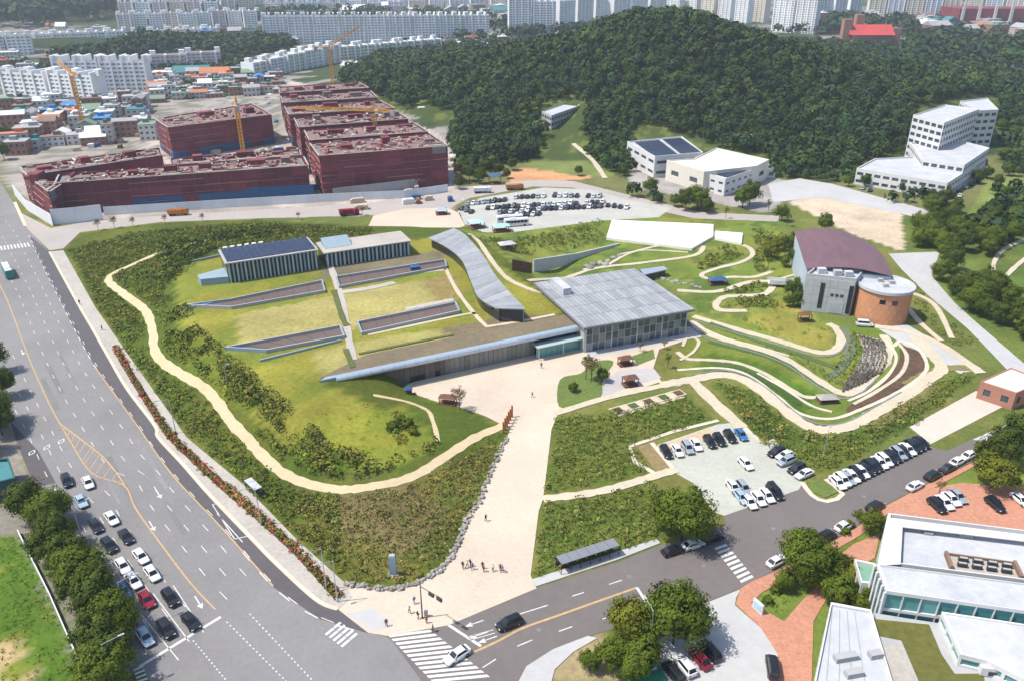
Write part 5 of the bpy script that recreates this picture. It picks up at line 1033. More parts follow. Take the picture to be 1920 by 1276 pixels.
for px, s_, k, lb in (((862, 768), .95, 'sparse', 'brown-leaved tree at the plaza edge'), ((1098, 712), 1.0, 'thin', 'slender tree on the grass island before the glass hall'), ((1108, 716), 1.1, 'sparse', 'tall brownish tree on the grass island'), ((1130, 715), .55, 'mid', 'small leafy tree on the grass island'), ((1075, 735), .4, 'mid', 'low leafy tree at the island tip'), ((1252, 690), .6, 'thin', 'slender tree beside the brown pavilion'), ((1200, 660), .5, 'sparse', 'thin brownish tree before the glass hall'), ((1245, 655), .45, 'sparse', 'thin brownish tree at the end of the glass hall')): tree(k, px, s_, lb)
for px, s_, k in (((1218, 365), 1.1, 'mid'), ((1285, 395), 1.15, 'dark'), ((1308, 392), 1.2, 'round'), ((1325, 400), .8, 'dark'), ((1265, 388), .8, 'mid'), ((1392, 390), 1.25, 'mid'), ((1405, 385), 1.3, 'dark'), ((1440, 400), .8, 'thin'), ((1360, 410), .7, 'thin'), ((1465, 415), .8, 'dark'), ((1545, 435), 1.05, 'mid'), ((1475, 425), .8, 'thin')): tl(k, px, s_, 'tree in the line before the cream hall')
for px, s_, k in (((1445, 485), .9, 'yellow'), ((1458, 470), .8, 'yellow'), ((1480, 480), 1., 'dark'), ((1490, 500), .9, 'dark'), ((1470, 500), .6, 'mid'), ((1485, 560), .8, 'dark'), ((1495, 575), .7, 'dark'), ((1478, 575), .6, 'mid'), ((1500, 545), .7, 'mid'), ((1440, 505), .6, 'thin'), ((1425, 450), .5, 'thin')): tl(k, px, s_, 'garden tree beside the burgundy hall')
for k in range(66):                                            # woods right of the burgundy hall
    for _ in range(30):
        x, y = random.uniform(1690, 1925), random.uniform(395, 640)
        pg = [(1690, 465), (1745, 390), (1790, 395), (1800, 440), (1925, 400), (1925, 450), (1870, 455), (1840, 500), (1790, 480), (1800, 560), (1850, 540), (1930, 540), (1930, 640), (1880, 630), (1800, 570), (1760, 520), (1745, 465)]
        if inpoly(np.array([x]), np.array([y]), pg)[0]: break
    tl(random.choice(('dark', 'dark', 'round', 'mid', 'mid')), (x, y), random.uniform(.7, 1.15), 'tree in the small wood beside the curving lane')
for x, y, s_ in ((1690, 360, .6), (1650, 345, .6), (1620, 350, .7), (1770, 385, .9), (1755, 400, 1), (1790, 400, .8), (1830, 345, .8), (1850, 335, .7), (1870, 350, .7), (1885, 375, .8), (1910, 390, .8), (1820, 330, .7), (1765, 370, .8)): tree('dark', (x, y), s_, 'dark tree in front of the white school', 'trees at the white school')
for x, y, s_ in ((860, 355, .7), (880, 340, 1), (900, 345, .9), (910, 330, 1), (935, 330, .8), (950, 335, .6), (870, 325, .9), (1085, 330, .6), (960, 320, .8)): tree('dark', (x, y), s_, 'dark tree at the foot of the slope by the site gate', 'trees by the site gate')
for x, y, s_ in ((185, 432, .7), (215, 428, .75), (250, 425, .6), (560, 412, .5), (680, 404, .6), (640, 408, .45), (310, 420, .6), (380, 416, .55)): tree('sparse', (x, y), s_, 'thin street tree along the dusty site road', 'street trees on the site road')
for x, y, s_ in ((42, 192, .8), (85, 198, .9), (125, 200, .7), (155, 200, .8), (20, 240, 1), (12, 265, 1.1), (8, 300, 1.1), (25, 285, .9), (130, 222, .7), (240, 240, .6), (60, 258, .6)): tree('dark', (x, y), s_, 'tree among the old-town houses', 'old-town trees')
for px, s_, k in (((480, 905), .35, 'thin'), ((300, 560), .3, 'mid'), ((740, 800), .8, 'bush'), ((755, 790), .9, 'bush'), ((1170, 870), .3, 'thin')): pass
# forest masses
PAL = .98*np.array([(.026, .050, .018), (.032, .058, .018), (.034, .062, .022), (.020, .042, .022), (.026, .052, .030), (.044, .068, .020), (.018, .036, .016)])
def forest(name, pts, rad, nleaf, label, pal=PAL, cat='forest', leaf=.36, m=None, zf=1.0):
    pts = np.asarray(pts); n = len(pts); z = height(pts[:, 0], pts[:, 1]); rad = np.asarray(rad)
    d = unit(n*nleaf).reshape(n, nleaf, 3); d[..., 2] = np.abs(d[..., 2])*1.25-.32
    lump = 1+.22*np.sin(d[..., :1]*5+rng.uniform(0, 6, (n, 1, 1)))*np.cos(d[..., 1:2]*4+rng.uniform(0, 6, (n, 1, 1)))
    pp = d*rng.uniform(.72, 1.05, (n, nleaf, 1))*lump*rad[:, None, None]*np.array((1, 1, .95*zf)); pp[..., 2] += (z+rad*.95*zf)[:, None]; pp[..., :2] += pts[:, None, :2]
    nr = d+rng.normal(size=d.shape)*.18; nr /= np.linalg.norm(nr, axis=2)[..., None]
    pal = np.asarray(pal)*((1.42, 1.34, .85) if m is M_shrub else (1.05, 1.05, .7)) 
    col = np.repeat((pal[rng.integers(0, len(pal), n)]*rng.uniform(.75, 1.25, (n, 1)))[:, None], nleaf*4, 1).reshape(-1, 3)
    V, Q = leaf_quads(pp.reshape(-1, 3), nr.reshape(-1, 3), (rad[:, None]*leaf*rng.uniform(1.1, 2.0, (n, nleaf))).ravel())
    return tag(link(name, np_mesh(name, V, Q, m or M_forest, col)), label, cat, None, 'stuff')
def jgrid(x0, x1, y0, y1, step):
    X, Y = np.meshgrid(np.arange(x0, x1, step), np.arange(y0, y1, step)); X = X+rng.uniform(-.45, .45, X.shape)*step; Y = Y+rng.uniform(-.45, .45, Y.shape)*step
    return np.stack([X.ravel(), Y.ravel()], 1)
def pxof(pts):
    z = height(pts[:, 0], pts[:, 1])-HC; f_ = pts[:, 1]*math.cos(TH)-z*math.sin(TH); up = pts[:, 1]*math.sin(TH)+z*math.cos(TH); return 960+F*pts[:, 0]/f_, 638-F*up/f_
FPX = [(640, 168), (640, 148), (800, 60), (1100, 0), (1440, 0), (1700, 110), (1760, 128), (1960, 150), (1960, 262), (1880, 225), (1885, 205), (1862, 180), (1800, 182), (1720, 205), (1700, 270), (1705, 285), (1610, 312), (1590, 336), (1460, 326), (1445, 300), (1345, 277), (1318, 268), (1280, 252), (1190, 232), (1150, 262), (1185, 290), (1180, 320), (1130, 300), (1095, 262), (1092, 195), (1065, 186), (1012, 205), (1014, 262), (1030, 272), (1022, 290), (965, 306), (925, 326), (870, 312), (848, 285), (852, 240), (858, 212), (790, 195), (760, 205), (700, 180), (660, 172)]
pts = jgrid(-260, 620, 400, 1000, 5.6); x, y = pxof(pts); hh = height(pts[:, 0], pts[:, 1]); inn = inpoly(x, y, FPX) & (y > -20); keep = inn | ((hh > 9) & (pts[:, 1] > 600) & (pts[:, 1] < 760) & (y < 130) & (x > 640))
keep &= ~((pts[:, 1] > 700) & (hh < 6)) | inn; pts = pts[keep]
dist = pts[:, 1]; nearm = dist < 560
forest('forest', pts[nearm], rng.choice((2., 2.8, 3.4, 4.2, 5.2), nearm.sum())*rng.uniform(.85, 1.15, nearm.sum()), 150, 'dense dark green forest on the near face of the wooded hill', leaf=.2)
forest('forest', pts[~nearm], rng.choice((2.1, 2.9, 3.6, 4.4, 5.4), (~nearm).sum())*rng.uniform(.85, 1.15, (~nearm).sum()), 66, 'dense dark green forest on the upper hill and its flanks', leaf=.28)
def pxforest(pg, step, r0, r1, nl, label, **k):
    w = PX(pg); xs = [p.x for p in w]; ys = [p.y for p in w]; q_ = jgrid(min(xs), max(xs), min(ys), max(ys), step); q_ = q_[inpoly(q_[:, 0], q_[:, 1], w)]
    return forest('forest', q_, rng.uniform(r0, r1, len(q_)), nl, label, **k)
pxforest([(80, 116), (250, 100), (430, 80), (520, 76), (560, 96), (480, 104), (460, 112), (330, 104), (285, 112), (180, 116)], 9, 5, 8, 40, 'dark wooded ridge in front of the low white apartments')
pxforest([(-80, 60), (60, 62), (225, 44), (222, 22), (120, 12), (-80, 8)], 22, 11, 18, 26, 'far dark wooded hills at the left edge')
pxforest([(1535, 66), (1720, 70), (1700, 48), (1560, 44)], 14, 7, 11, 26, 'green belt beyond the twin towers')
pxforest([(1680, 130), (1960, 150), (1960, 92), (1720, 84), (1690, 100)], 12, 5, 9, 26, 'scattered green wood right of the church')
pxforest([(930, 82), (1100, 64), (1090, 50), (940, 66)], 14, 7, 10, 24, 'green belt at the foot of the tall towers')
pxforest([(1795, 445), (1870, 400), (1960, 360), (1960, 440), (1860, 470)], 6, 3, 5, 60, 'dense wood on the right slope below the meadow')
PATHS.append(([tuple(P(a, b)[:2]) for a, b in ((1700, 485), (1742, 530), (1800, 592), (1860, 645), (1930, 715))], 5.5)); PATHS.append(([tuple(P(a, b)[:2]) for a, b in ((1695, 545), (1750, 570), (1785, 635))], 1.8))
# shrubs and ground cover on banks
SP = np.array([(.060, .088, .018), (.085, .115, .022), (.048, .072, .016), (.11, .13, .025), (.095, .088, .03)])
def cover(pgs, step, r0, r1, nl, label, pal=SP, cut=.0, hole=None, seed=5, zf=.8, name='shrubs', leaf=.42):
    allp = []
    for pg in pgs:
        w = [PT(a, b) for a, b in pg]; xs = [p.x for p in w]; ys = [p.y for p in w]; q_ = jgrid(min(xs), max(xs), min(ys), max(ys), step); q_ = q_[inpoly(q_[:, 0], q_[:, 1], w)]; allp.append(q_)
    q_ = np.concatenate(allp); s_ = smooth_noise(q_[:, 0], q_[:, 1], 7, seed)*.6+smooth_noise(q_[:, 0], q_[:, 1], 2.6, seed+1)*.4; q_ = q_[s_ > cut]
    for ln, dd in PATHS: q_ = q_[dpoly(q_[:, 0], q_[:, 1], ln, False) > dd]
    if hole:
        for ln, dd in hole: q_ = q_[dpoly(q_[:, 0], q_[:, 1], ln, False) > dd]
    return forest(name, q_, rng.uniform(r0, r1, len(q_)), nl, label, pal, 'shrubs', leaf, M_shrub, zf)
PATHW = [tuple(PT(a, b)[:2]) for a, b in ((310, 470), (247, 497), (213, 513), (203, 525), (213, 537), (233, 552), (267, 577), (280, 597), (287, 627), (290, 657), (307, 680), (343, 703), (383, 727), (407, 753), (433, 790), (467, 825), (523, 881), (569, 904), (623, 916), (666, 916), (730, 906), (784, 888), (830, 859), (891, 820), (945, 796))]
PATHW = [tuple(p) for p in catmull(PATHW, 4)]
HO = [(PATHW, 2.0)]
cover([[(128, 470), (240, 440), (480, 418), (690, 430), (560, 448), (420, 462), (335, 500), (300, 560), (290, 620), (300, 670), (430, 770), (470, 822), (560, 895), (640, 910), (640, 1085), (560, 1005), (460, 905), (355, 815), (325, 775), (245, 664), (185, 575)]], 1.35, .45, 1.3, 22, 'dark low shrubs covering the road-side bank of the museum', cut=.15, hole=HO, leaf=.26, zf=.42)
cover([[(300, 560), (340, 560), (400, 640), (440, 700), (520, 780), (560, 850), (640, 880), (700, 890), (640, 905), (560, 890), (480, 830), (420, 750), (310, 660)]], 1.6, .7, 1.5, 18, 'rounded dark bushes along the inner side of the long path', cut=.40, hole=HO, leaf=.32)
cover([[(330, 590), (410, 650), (500, 760), (560, 830), (500, 790), (400, 690), (330, 630)], [(730, 775), (790, 770), (800, 810), (740, 840)], [(560, 850), (700, 880), (820, 830), (760, 880), (640, 900)]], 1.7, .6, 1.5, 26, 'clumped darker bushes on the lawn slope', cut=.44, hole=HO, leaf=.32)
cover([[(640, 925), (780, 900), (880, 850), (940, 812), (915, 880), (895, 935), (870, 975), (850, 1020), (830, 1050), (795, 1078), (750, 1095), (660, 1090), (560, 1000), (560, 920)]], 1.3, .5, 1.2, 18, 'rough olive and brown undergrowth on the corner bank', np.array([(.10, .115, .035), (.13, .105, .05), (.075, .095, .025), (.15, .12, .065)]), .15, HO, zf=.5, leaf=.26)
cover([[(1045, 785), (1145, 775), (1285, 745), (1340, 788), (1185, 832), (1220, 885), (1022, 925)], [(1020, 945), (1225, 905), (1300, 985), (1235, 1015), (1150, 1030), (1003, 1085)]], 1.25, .45, 1.2, 18, 'tall rough grass and shrubs on the lawns right of the avenue', np.array([(.085, .115, .03), (.06, .09, .022), (.10, .115, .04), (.115, .125, .04)]), .15, zf=.5, leaf=.26)
cover([[(1340, 718), (1395, 730), (1500, 812), (1600, 815), (1760, 715), (1835, 700), (1720, 790), (1600, 860), (1540, 890), (1430, 830)]], 1.4, .5, 1.4, 18, 'rough shrubs between the garden ring and the parked cars', np.array([(.085, .11, .03), (.065, .09, .022), (.13, .125, .045)]), .12, zf=.55, leaf=.26)
cover([[(1330, 470), (1380, 460), (1395, 480), (1340, 500), (1310, 505)], [(1340, 540), (1440, 530), (1430, 548), (1350, 552)], [(1370, 560), (1440, 556), (1470, 580), (1390, 578)], [(1410, 430), (1470, 440), (1440, 520), (1415, 510)]], 1.5, .5, 1.1, 18, 'green shrubs on the garden islands by the footbridge', cut=.35)
cover([[(900, 445), (1130, 418), (1125, 440), (980, 478)]], 1.8, .4, 1.0, 14, 'low green planting below the upper car park', cut=.42)
cover([[(1330, 625), (1440, 650), (1500, 668), (1560, 700), (1590, 730), (1560, 720), (1500, 690), (1420, 660)]], 1.2, .3, .55, 10, 'blue-green planting between the terrace paths', np.array([(.07, .11, .05), (.09, .12, .06)]), .2)
cover([[(1600, 615), (1625, 640), (1600, 700), (1575, 720), (1560, 690), (1590, 650)]], 1.3, .3, .6, 12, 'green bed beside the lavender rows', cut=.2)
# lavender rows
pp = []
for k in range(7):
    a = [(1612+k*7, 630+k*2), (1622+k*6.5, 655+k*2), (1608+k*7.5, 690+k*1), (1590+k*7.5, 715-k*1.5), (1580+k*7, 735-k*3)]
    pp += [tuple(p) for p in catmull([tuple(P(*q_)[:2]) for q_ in a], 16)]
pp = np.array(pp)+rng.uniform(-.15, .15, (len(pp), 2))
forest('lavender', pp, rng.uniform(.3, .5, len(pp)), 14, 'greyish purple lavender rows in the garden terraces', np.array([(.10, .085, .11), (.07, .07, .08)]), 'lavender', .45, M_shrub)
tag(flat('gravel_bed', PX([(1606, 626), (1665, 640), (1672, 680), (1640, 712), (1600, 735), (1572, 738), (1592, 712), (1612, 680), (1620, 655)]), .08, M_pave, 'grey gravel bed under the lavender rows', 'bed'), 'grey gravel bed under the lavender rows', 'bed', None, 'structure')
# red flowering strip on the pavement
ws = catmull([tuple(P(a, b)[:2]) for a, b in ((218, 652), (238, 690), (303, 794), (329, 827), (393, 888), (440, 930), (479, 963), (557, 1034), (634, 1118))], 40)
struct('planting_strip', ribbon_mb(ws[::10], 1.7, .22, .1, cols=2, follow=False), M_soil, 'narrow planted strip in the pavement', 'planting strip')
ws = np.array(ws); pp = np.concatenate([ws, ws, ws])+rng.normal(size=(3*len(ws), 2))*.42
forest('flowering_shrubs', pp, rng.uniform(.3, .62, len(pp)), 14, 'red and green flowering shrubs in the pavement strip', np.array([(.26, .055, .05), (.20, .07, .06), (.08, .105, .03), (.065, .09, .025), (.28, .14, .11), (.09, .11, .035)]), 'shrubs', .42, M_shrub)
# round bushes as things
for px, s_, k in (((738, 806), .9, 'bush'), ((762, 800), 1., 'bush'), ((752, 790), .8, 'bush'), ((775, 812), .7, 'bushy')): tree(k, px, s_, 'round bush cluster on the lawn by the short sandy path', 'bushes by the short path', 'bush')
for px in ((1590, 985), (1608, 968), (1585, 1000), (1480, 1085), (1440, 1130), (1455, 1110)): tree('bush', px, .6, 'small bush on the grass strip beside the brick walkway', 'bushes by the brick walkway', 'bush')

cover([[(870, 445), (1120, 412), (1140, 455), (1000, 480), (920, 470)]], 2.2, .4, 1.2, 16, 'tufted green planting on the upper lawn', cut=.4, zf=.6, leaf=.28, seed=9)
cover([[(1290, 560), (1500, 560), (1500, 600), (1560, 610), (1540, 650), (1400, 615)]], 2.4, .3, .9, 14, 'scattered low shrubs on the garden slope below the footbridge', cut=.5, zf=.6, leaf=.28, seed=11)
cover([[(440, 470), (600, 455), (700, 440), (700, 428), (430, 445)]], 1.4, .5, 1.3, 20, 'dense shrubs behind the solar wing', cut=.2, zf=.6, leaf=.26, seed=13)
cover([[(1700, 500), (1770, 560), (1830, 640), (1800, 660), (1720, 590)]], 1.8, .5, 1.2, 18, 'green shrubs on the slope below the curving lane', cut=.35, zf=.6, leaf=.28, seed=15)
cover([[(350, 590), (440, 660), (560, 730), (700, 745), (790, 790), (800, 830), (700, 870), (600, 860), (480, 770), (400, 680)]], 3.2, .25, .7, 12, 'tussocks of grass on the lawn slope', np.array([(.15, .17, .025), (.12, .15, .022), (.19, .18, .04)]), .35, HO, zf=.4, leaf=.3, seed=17)
# street and park trees in the city, too far off to count
def scattered(pgs, step, r0, r1, nl, label, cut=.5, seed=21):
    al = []
    for pg in pgs:
        w = PX(pg); xs = [p.x for p in w]; ys = [p.y for p in w]; q_ = jgrid(min(xs), max(xs), min(ys), max(ys), step); al.append(q_[inpoly(q_[:, 0], q_[:, 1], w)])
    q_ = np.concatenate(al); q_ = q_[smooth_noise(q_[:, 0], q_[:, 1], step*3, seed) > cut]
    ok = np.ones(len(q_), bool)
    for ox, oy, r_ in occ: ok &= np.hypot(q_[:, 0]-ox, q_[:, 1]-oy) > r_*.75
    q_ = q_[ok]; return forest('city_trees', q_, rng.uniform(r0, r1, len(q_)), nl, label, cat='trees')
scattered([[(0, 205), (280, 195), (285, 262), (30, 290)], [(285, 150), (520, 140), (530, 180), (300, 195)]], 7, 2, 3.6, 34, 'small trees scattered through the old-town streets', .62)
scattered([[(0, 116), (280, 104), (480, 112), (470, 150), (290, 138), (0, 150)]], 9, 3, 5, 26, 'trees between the white slab apartments', .5)
scattered([[(230, 60), (500, 50), (920, 84), (960, 60), (960, 28), (480, 30), (230, 40)]], 16, 5, 9, 22, 'trees between the far slab apartments', .55)
scattered([[(1440, 66), (1930, 90), (1930, 40), (1540, 34)]], 16, 5, 9, 22, 'trees through the stadium quarter', .5)
scattered([[(1850, 190), (1930, 200), (1930, 330), (1890, 330), (1860, 240)]], 7, 2.6, 4.5, 50, 'trees on the slope beside the white school', .35)
for x, y, s_ in ((1630, 342, .6), (1660, 352, .6), (1705, 362, .6), (1730, 372, .6), (1600, 340, .8), (1590, 350, .7), (1880, 300, .9), (1890, 330, .9), (1840, 318, .8), (1900, 260, 1), (1878, 245, .9), (1900, 300, .9)): tree('mid', (x, y), s_, 'rounded tree round the white school', 'rounded trees round the white school')
for x, y, s_ in ((1170, 330, .7), (1150, 300, .9), (1140, 285, 1), (1160, 275, 1), (1128, 268, .9), (1165, 310, .8), (1100, 290, .6)): tree('dark', (x, y), s_, 'dark tree between the grey school and the solar hall', 'trees between school and hall')

cover([[(0, 1010), (38, 1004), (165, 1276), (0, 1276)]], 1.1, .2, .6, 12, 'rough grass tussocks on the fenced plot', np.array([(.085, .14, .025), (.11, .16, .03), (.16, .15, .05), (.06, .10, .02)]), .3, zf=.45, leaf=.3, seed=23)
cover([[(1500, 1110), (1480, 1140), (1440, 1150), (1412, 1135), (1450, 1100)], [(1560, 1040), (1600, 1015), (1640, 985), (1610, 1010), (1570, 1045)]], 1.0, .2, .5, 12, 'low planting on the lawns by the brick walkway', np.array([(.09, .14, .025), (.12, .15, .03)]), .25, zf=.5, leaf=.3, seed=25)

cover([[(395, 640), (425, 665), (470, 700), (520, 752), (580, 800), (640, 845), (700, 862), (680, 880), (610, 868), (540, 825), (480, 775), (420, 715), (385, 670)]], 1.6, .8, 1.9, 30, 'band of dark olive bushes along the crest of the lawn bank', np.array([(.055, .075, .02), (.075, .085, .022), (.045, .065, .018), (.10, .095, .03)]), .3, HO, zf=.75, leaf=.22, seed=31)
cover([[(300, 470), (480, 430), (600, 432), (420, 462), (330, 520), (300, 560)]], 2.4, 1.2, 2.6, 40, 'taller dark shrubs behind the western lawn edge', np.array([(.04, .065, .015), (.055, .08, .018)]), .42, HO, zf=.7, leaf=.2, seed=33)

scattered([[(1100, 200), (1190, 240), (1185, 330), (1120, 320), (1095, 262)], [(1440, 312), (1600, 330), (1600, 345), (1450, 335)], [(1080, 345), (1240, 375), (1250, 388), (1100, 352)], [(850, 240), (1010, 262), (1000, 300), (900, 330), (860, 320)]], 6, 2, 3.8, 60, 'leafy trees round the foot of the hill', .42, 41)
scattered([[(1600, 345), (1780, 372), (1760, 400), (1600, 365)], [(1850, 340), (1930, 300), (1930, 420), (1870, 400)]], 7, 1.6, 3.2, 50, 'small trees in front of the white school', .5, 43)
# ------------------------------------------------------------------ vehicles
PAINT = {k: mat('car_'+k, c, .28, .0 if k in ('white', 'black') else .3, amt=.02, spec=.5, obj=True) for k, c in dict(white=(.60, .61, .62), black=(.012, .013, .016), dark=(.022, .027, .036), silver=(.33, .37, .41), blue=(.05, .16, .36), red=(.28, .015, .035), lightblue=(.36, .47, .58), green=(.03, .22, .20), orange=(.45, .16, .03)).items()}
M_carglass = mat('car_glass', (.008, .010, .013), .08, amt=.05, spec=.7, obj=True)
def ringx(x, hw, zb, zt): return [(x, -hw*.94, zb), (x, -hw, zb+.16), (x, -hw, zt-.16), (x, -hw*.86, zt), (x, hw*.86, zt), (x, hw, zt-.16), (x, hw, zb+.16), (x, hw*.94, zb)]
def car_proto(kind, far=False):
    spec = {'sedan': (4.7, [(-2.33, .66, .46, .78), (-2.22, .82, .3, .95), (-1.5, .89, .24, 1.0), (-.4, .91, .22, .97), (.8, .91, .22, .95), (1.5, .88, .24, .88), (2.15, .80, .28, .74), (2.34, .64, .4, .62)], (-1.95, -1.2, .35, 1.15, .95, 1.45)),
            'suv': (4.6, [(-2.28, .78, .5, .95), (-2.2, .88, .36, 1.1), (-1.4, .93, .3, 1.12), (0, .94, .28, 1.1), (1.0, .93, .28, 1.08), (1.7, .9, .32, 1.0), (2.15, .83, .36, .86), (2.28, .7, .46, .74)], (-2.15, -1.75, .55, 1.3, 1.08, 1.7)),
            'van': (4.9, [(-2.4, .82, .5, 1.0), (-2.34, .9, .36, 1.15), (-1, .95, .3, 1.15), (.8, .95, .3, 1.12), (1.7, .92, .32, 1.05), (2.3, .84, .38, .85), (2.42, .7, .5, .75)], (-2.32, -2.15, 1.0, 1.85, 1.1, 1.95))}[kind]
    root = thing('car', 'car', 'car', (0, 0, 0)); body = MB(); body.loft([ringx(*s_) for s_ in spec[1]]); a, b, c, d, z0, z1 = spec[2]; w0, w1 = .80, .62
    body.loft([[(a, -w0, z0-.06), (d, -w0, z0-.06), (d, w0, z0-.06), (a, w0, z0-.06)], [(b, -w1, z1), (c, -w1, z1), (c, w1, z1), (b, w1, z1)]])
    body.loft([[(b+.05, -w1+.03, z1), (c-.05, -w1+.03, z1), (c-.05, w1-.03, z1), (b+.05, w1-.03, z1)], [(b+.3, -w1+.2, z1+.05), (c-.3, -w1+.2, z1+.05), (c-.3, w1-.2, z1+.05), (b+.3, w1-.2, z1+.05)]])
    o = link('body', body.mesh('body_'+kind, PAINT['white']), root); o.material_slots[0].link = 'OBJECT'; o.material_slots[0].material = PAINT['white']
    def pane(nm, p0, p1, p2, p3, t0=.1, t1=.88, s0=.07, s1=.93, off=(0, 0, 0)):
        p0, p1, p2, p3 = map(Vector, (p0, p1, p2, p3)); f_ = lambda u, v: p0.lerp(p1, u).lerp(p3.lerp(p2, u), v)+Vector(off); link(nm, MB().quad(f_(s0, t0), f_(s1, t0), f_(s1, t1), f_(s0, t1)).mesh(nm, M_carglass), root)
    z0 -= .06
    pane('windscreen', (d, -w0, z0), (d, w0, z0), (c, w1, z1), (c, -w1, z1), .12, .95, off=(.02, 0, .015)); pane('rear_window', (a, w0, z0), (a, -w0, z0), (b, -w1, z1), (b, w1, z1), .15, .95, off=(-.02, 0, .015))
    pane('side_window', (a, -w0, z0), (d, -w0, z0), (c, -w1, z1), (b, -w1, z1), .18, .88, .06, .94, (0, -.012, .006)); pane('side_window', (d, w0, z0), (a, w0, z0), (b, w1, z1), (c, w1, z1), .18, .88, .06, .94, (0, .012, .006))
    if far: return root
    L = spec[0]; wh = MB()
    wh.tube((0, -.1, 0), (0, .1, 0), .33, n=14); wme = wh.mesh('wheel', M_tyre); rim_ = MB().tube((0, -.115, 0), (0, .115, 0), .2, n=10).mesh('rim', M_rim)
    for x in (-L*.285, L*.3):
        for y in (-.82, .82): w_ = link('wheel', wme, root); w_.location = (x, y, .33); link('rim', rim_, w_)
    zz = spec[1][-2][3]-.14; xf = spec[1][-2][0]
    for y in (-.6, .6):
        link('headlight', MB().box(xf+.03, y, zz-.08, zz+.1, .18, .36).mesh('headlight', M_lamp), root); link('tail_light', MB().box(spec[1][1][0]-.03, y*1.1, spec[1][1][3]-.32, spec[1][1][3]-.12, .14, .34).mesh('tail_light', M_tail), root)
    link('bumper', MB().box(xf+.1, 0, .34, .46, .2, 1.3).mesh('bumper', M_dmetal), root)
    for y in (-.97, .97): link('mirror', MB().box(c+.55, y, z0+.1, z0+.24, .12, .18).mesh('mirror', M_dmetal), root)
    return root
PROTO = {}
def car(px, head, kind, colr, label, group=None, far=False, z=.056, name='car', world=None):
    key = (kind, far)
    p = world or P(px[0], px[1], .75); 
    if key not in PROTO: PROTO[key] = car_proto(kind, far); o = PROTO[key]; o.location = (p.x, p.y, z); o.rotation_euler = (0, 0, head)
    else: o = dup(PROTO[key], (p.x, p.y, z), head)
    o.name = name; o['label'] = label
    if group: o['group'] = group
    elif 'group' in o: del o['group']
    for c_ in o.children:
        if c_.name.startswith('body'): c_.material_slots[0].material = PAINT[colr]
    return o
def hd_(a, b): return ang(P(*a), P(*b))
CN = {'white': 'white', 'black': 'black', 'dark': 'dark grey', 'silver': 'silver', 'blue': 'blue', 'red': 'crimson', 'lightblue': 'pale blue'}
Q0 = hd_((250, 1060), (357, 1192)) if 0 else None
def roadhead(px):
    p = P(*px); i = min(range(len(Ycs)-1), key=lambda k: (Ycs[k]-p).length); return ang(Ycs[max(0, i-3)], Ycs[min(len(Ycs)-1, i+4)])
qh = ang(P(254, 952), P(400, 1138))
for x, y, k, c in ((125, 900, 'suv', 'dark'), (165, 903, 'sedan', 'white'), (152, 938, 'sedan', 'lightblue'), (209, 970, 'sedan', 'white'), (179, 984, 'sedan', 'dark'), (236, 1004, 'sedan', 'dark'), (204, 1021, 'suv', 'dark'), (264, 1041, 'sedan', 'white'), (230, 1059, 'sedan', 'white'), (285, 1073, 'sedan', 'white'), (250, 1087, 'sedan', 'white'), (230, 1106, 'sedan', 'blue'), (275, 1122, 'sedan', 'red'), (319, 1119, 'suv', 'black'), (311, 1177, 'suv', 'black'), (357, 1163, 'sedan', 'black'), (272, 1192, 'sedan', 'lightblue')):
    solo = c in ('red', 'blue')
    car((x, y), qh+random.uniform(-.03, .03) if y > 930 else qh-.1, k, c, f'{CN[c]} {"SUV" if k == "suv" else "saloon"} waiting in the queue on the main road', None if solo else f'{CN[c]} {k}s in the main road queue')
car((955, 1166), hd_((980, 1152), (930, 1173)) , 'suv', 'black', 'black SUV driving down the side road to the stop line')
car((857, 1226), hd_((878, 1212), (835, 1240)), 'sedan', 'white', 'white saloon crossing the wide zebra at the junction')
car((1262, 1030), hd_((1240, 1036), (1290, 1020)), 'sedan', 'black', 'black saloon parked in the shade of the round tree'); car((1300, 1019), hd_((1240, 1036), (1290, 1020)), 'sedan', 'white', 'white saloon parked in the shade of the round tree'); car((1336, 1006), hd_((1240, 1036), (1290, 1020)), 'suv', 'dark', 'dark SUV parked in the shade of the round tree')
h1_ = hd_((1242, 835), (1258, 860))
for x, y, k, c in ((1249, 846, 'suv', 'black'), (1270, 843, 'sedan', 'white'), (1289, 838, 'suv', 'silver'), (1305, 832, 'sedan', 'white'), (1331, 827, 'suv', 'black'), (1349, 823, 'suv', 'black'), (1369, 817, 'suv', 'black'), (1390, 813, 'sedan', 'blue')):
    car((x, y), h1_, k, c, f'{CN[c]} {"SUV" if k == "suv" else "saloon"} in the upper row of the lower car park', None if c in ('silver', 'blue') else f'{CN[c]} cars, upper row of the lower car park')
car((1398, 867), h1_+.1, 'sedan', 'white', 'white saloon standing alone mid car park')
for x, y, k, c in ((1375, 911, 'sedan', 'white'), (1394, 913, 'suv', 'silver'), (1390, 930, 'sedan', 'lightblue'), (1405, 939, 'sedan', 'white'), (1422, 933, 'sedan', 'white'), (1438, 927, 'sedan', 'white'), (1453, 921, 'van', 'black')):
    car((x, y), h1_+.05, k, c, f'{CN[c]} {"van" if k == "van" else "car"} in the cluster at the car park entrance', f'{CN[c]} cars at the car park entrance' if c == 'white' else None)
for x, y, k, c in ((1456, 846, 'suv', 'black'), (1472, 852, 'sedan', 'white'), (1474, 863, 'suv', 'silver'), (1494, 877, 'suv', 'dark'), (1508, 887, 'sedan', 'white')): car((x, y), hd_((1480, 838), (1445, 852)), k, c, f'{CN[c]} {"SUV" if k == "suv" else "saloon"} in the short side row of the lower car park', 'white cars of the short side row' if c == 'white' else None)
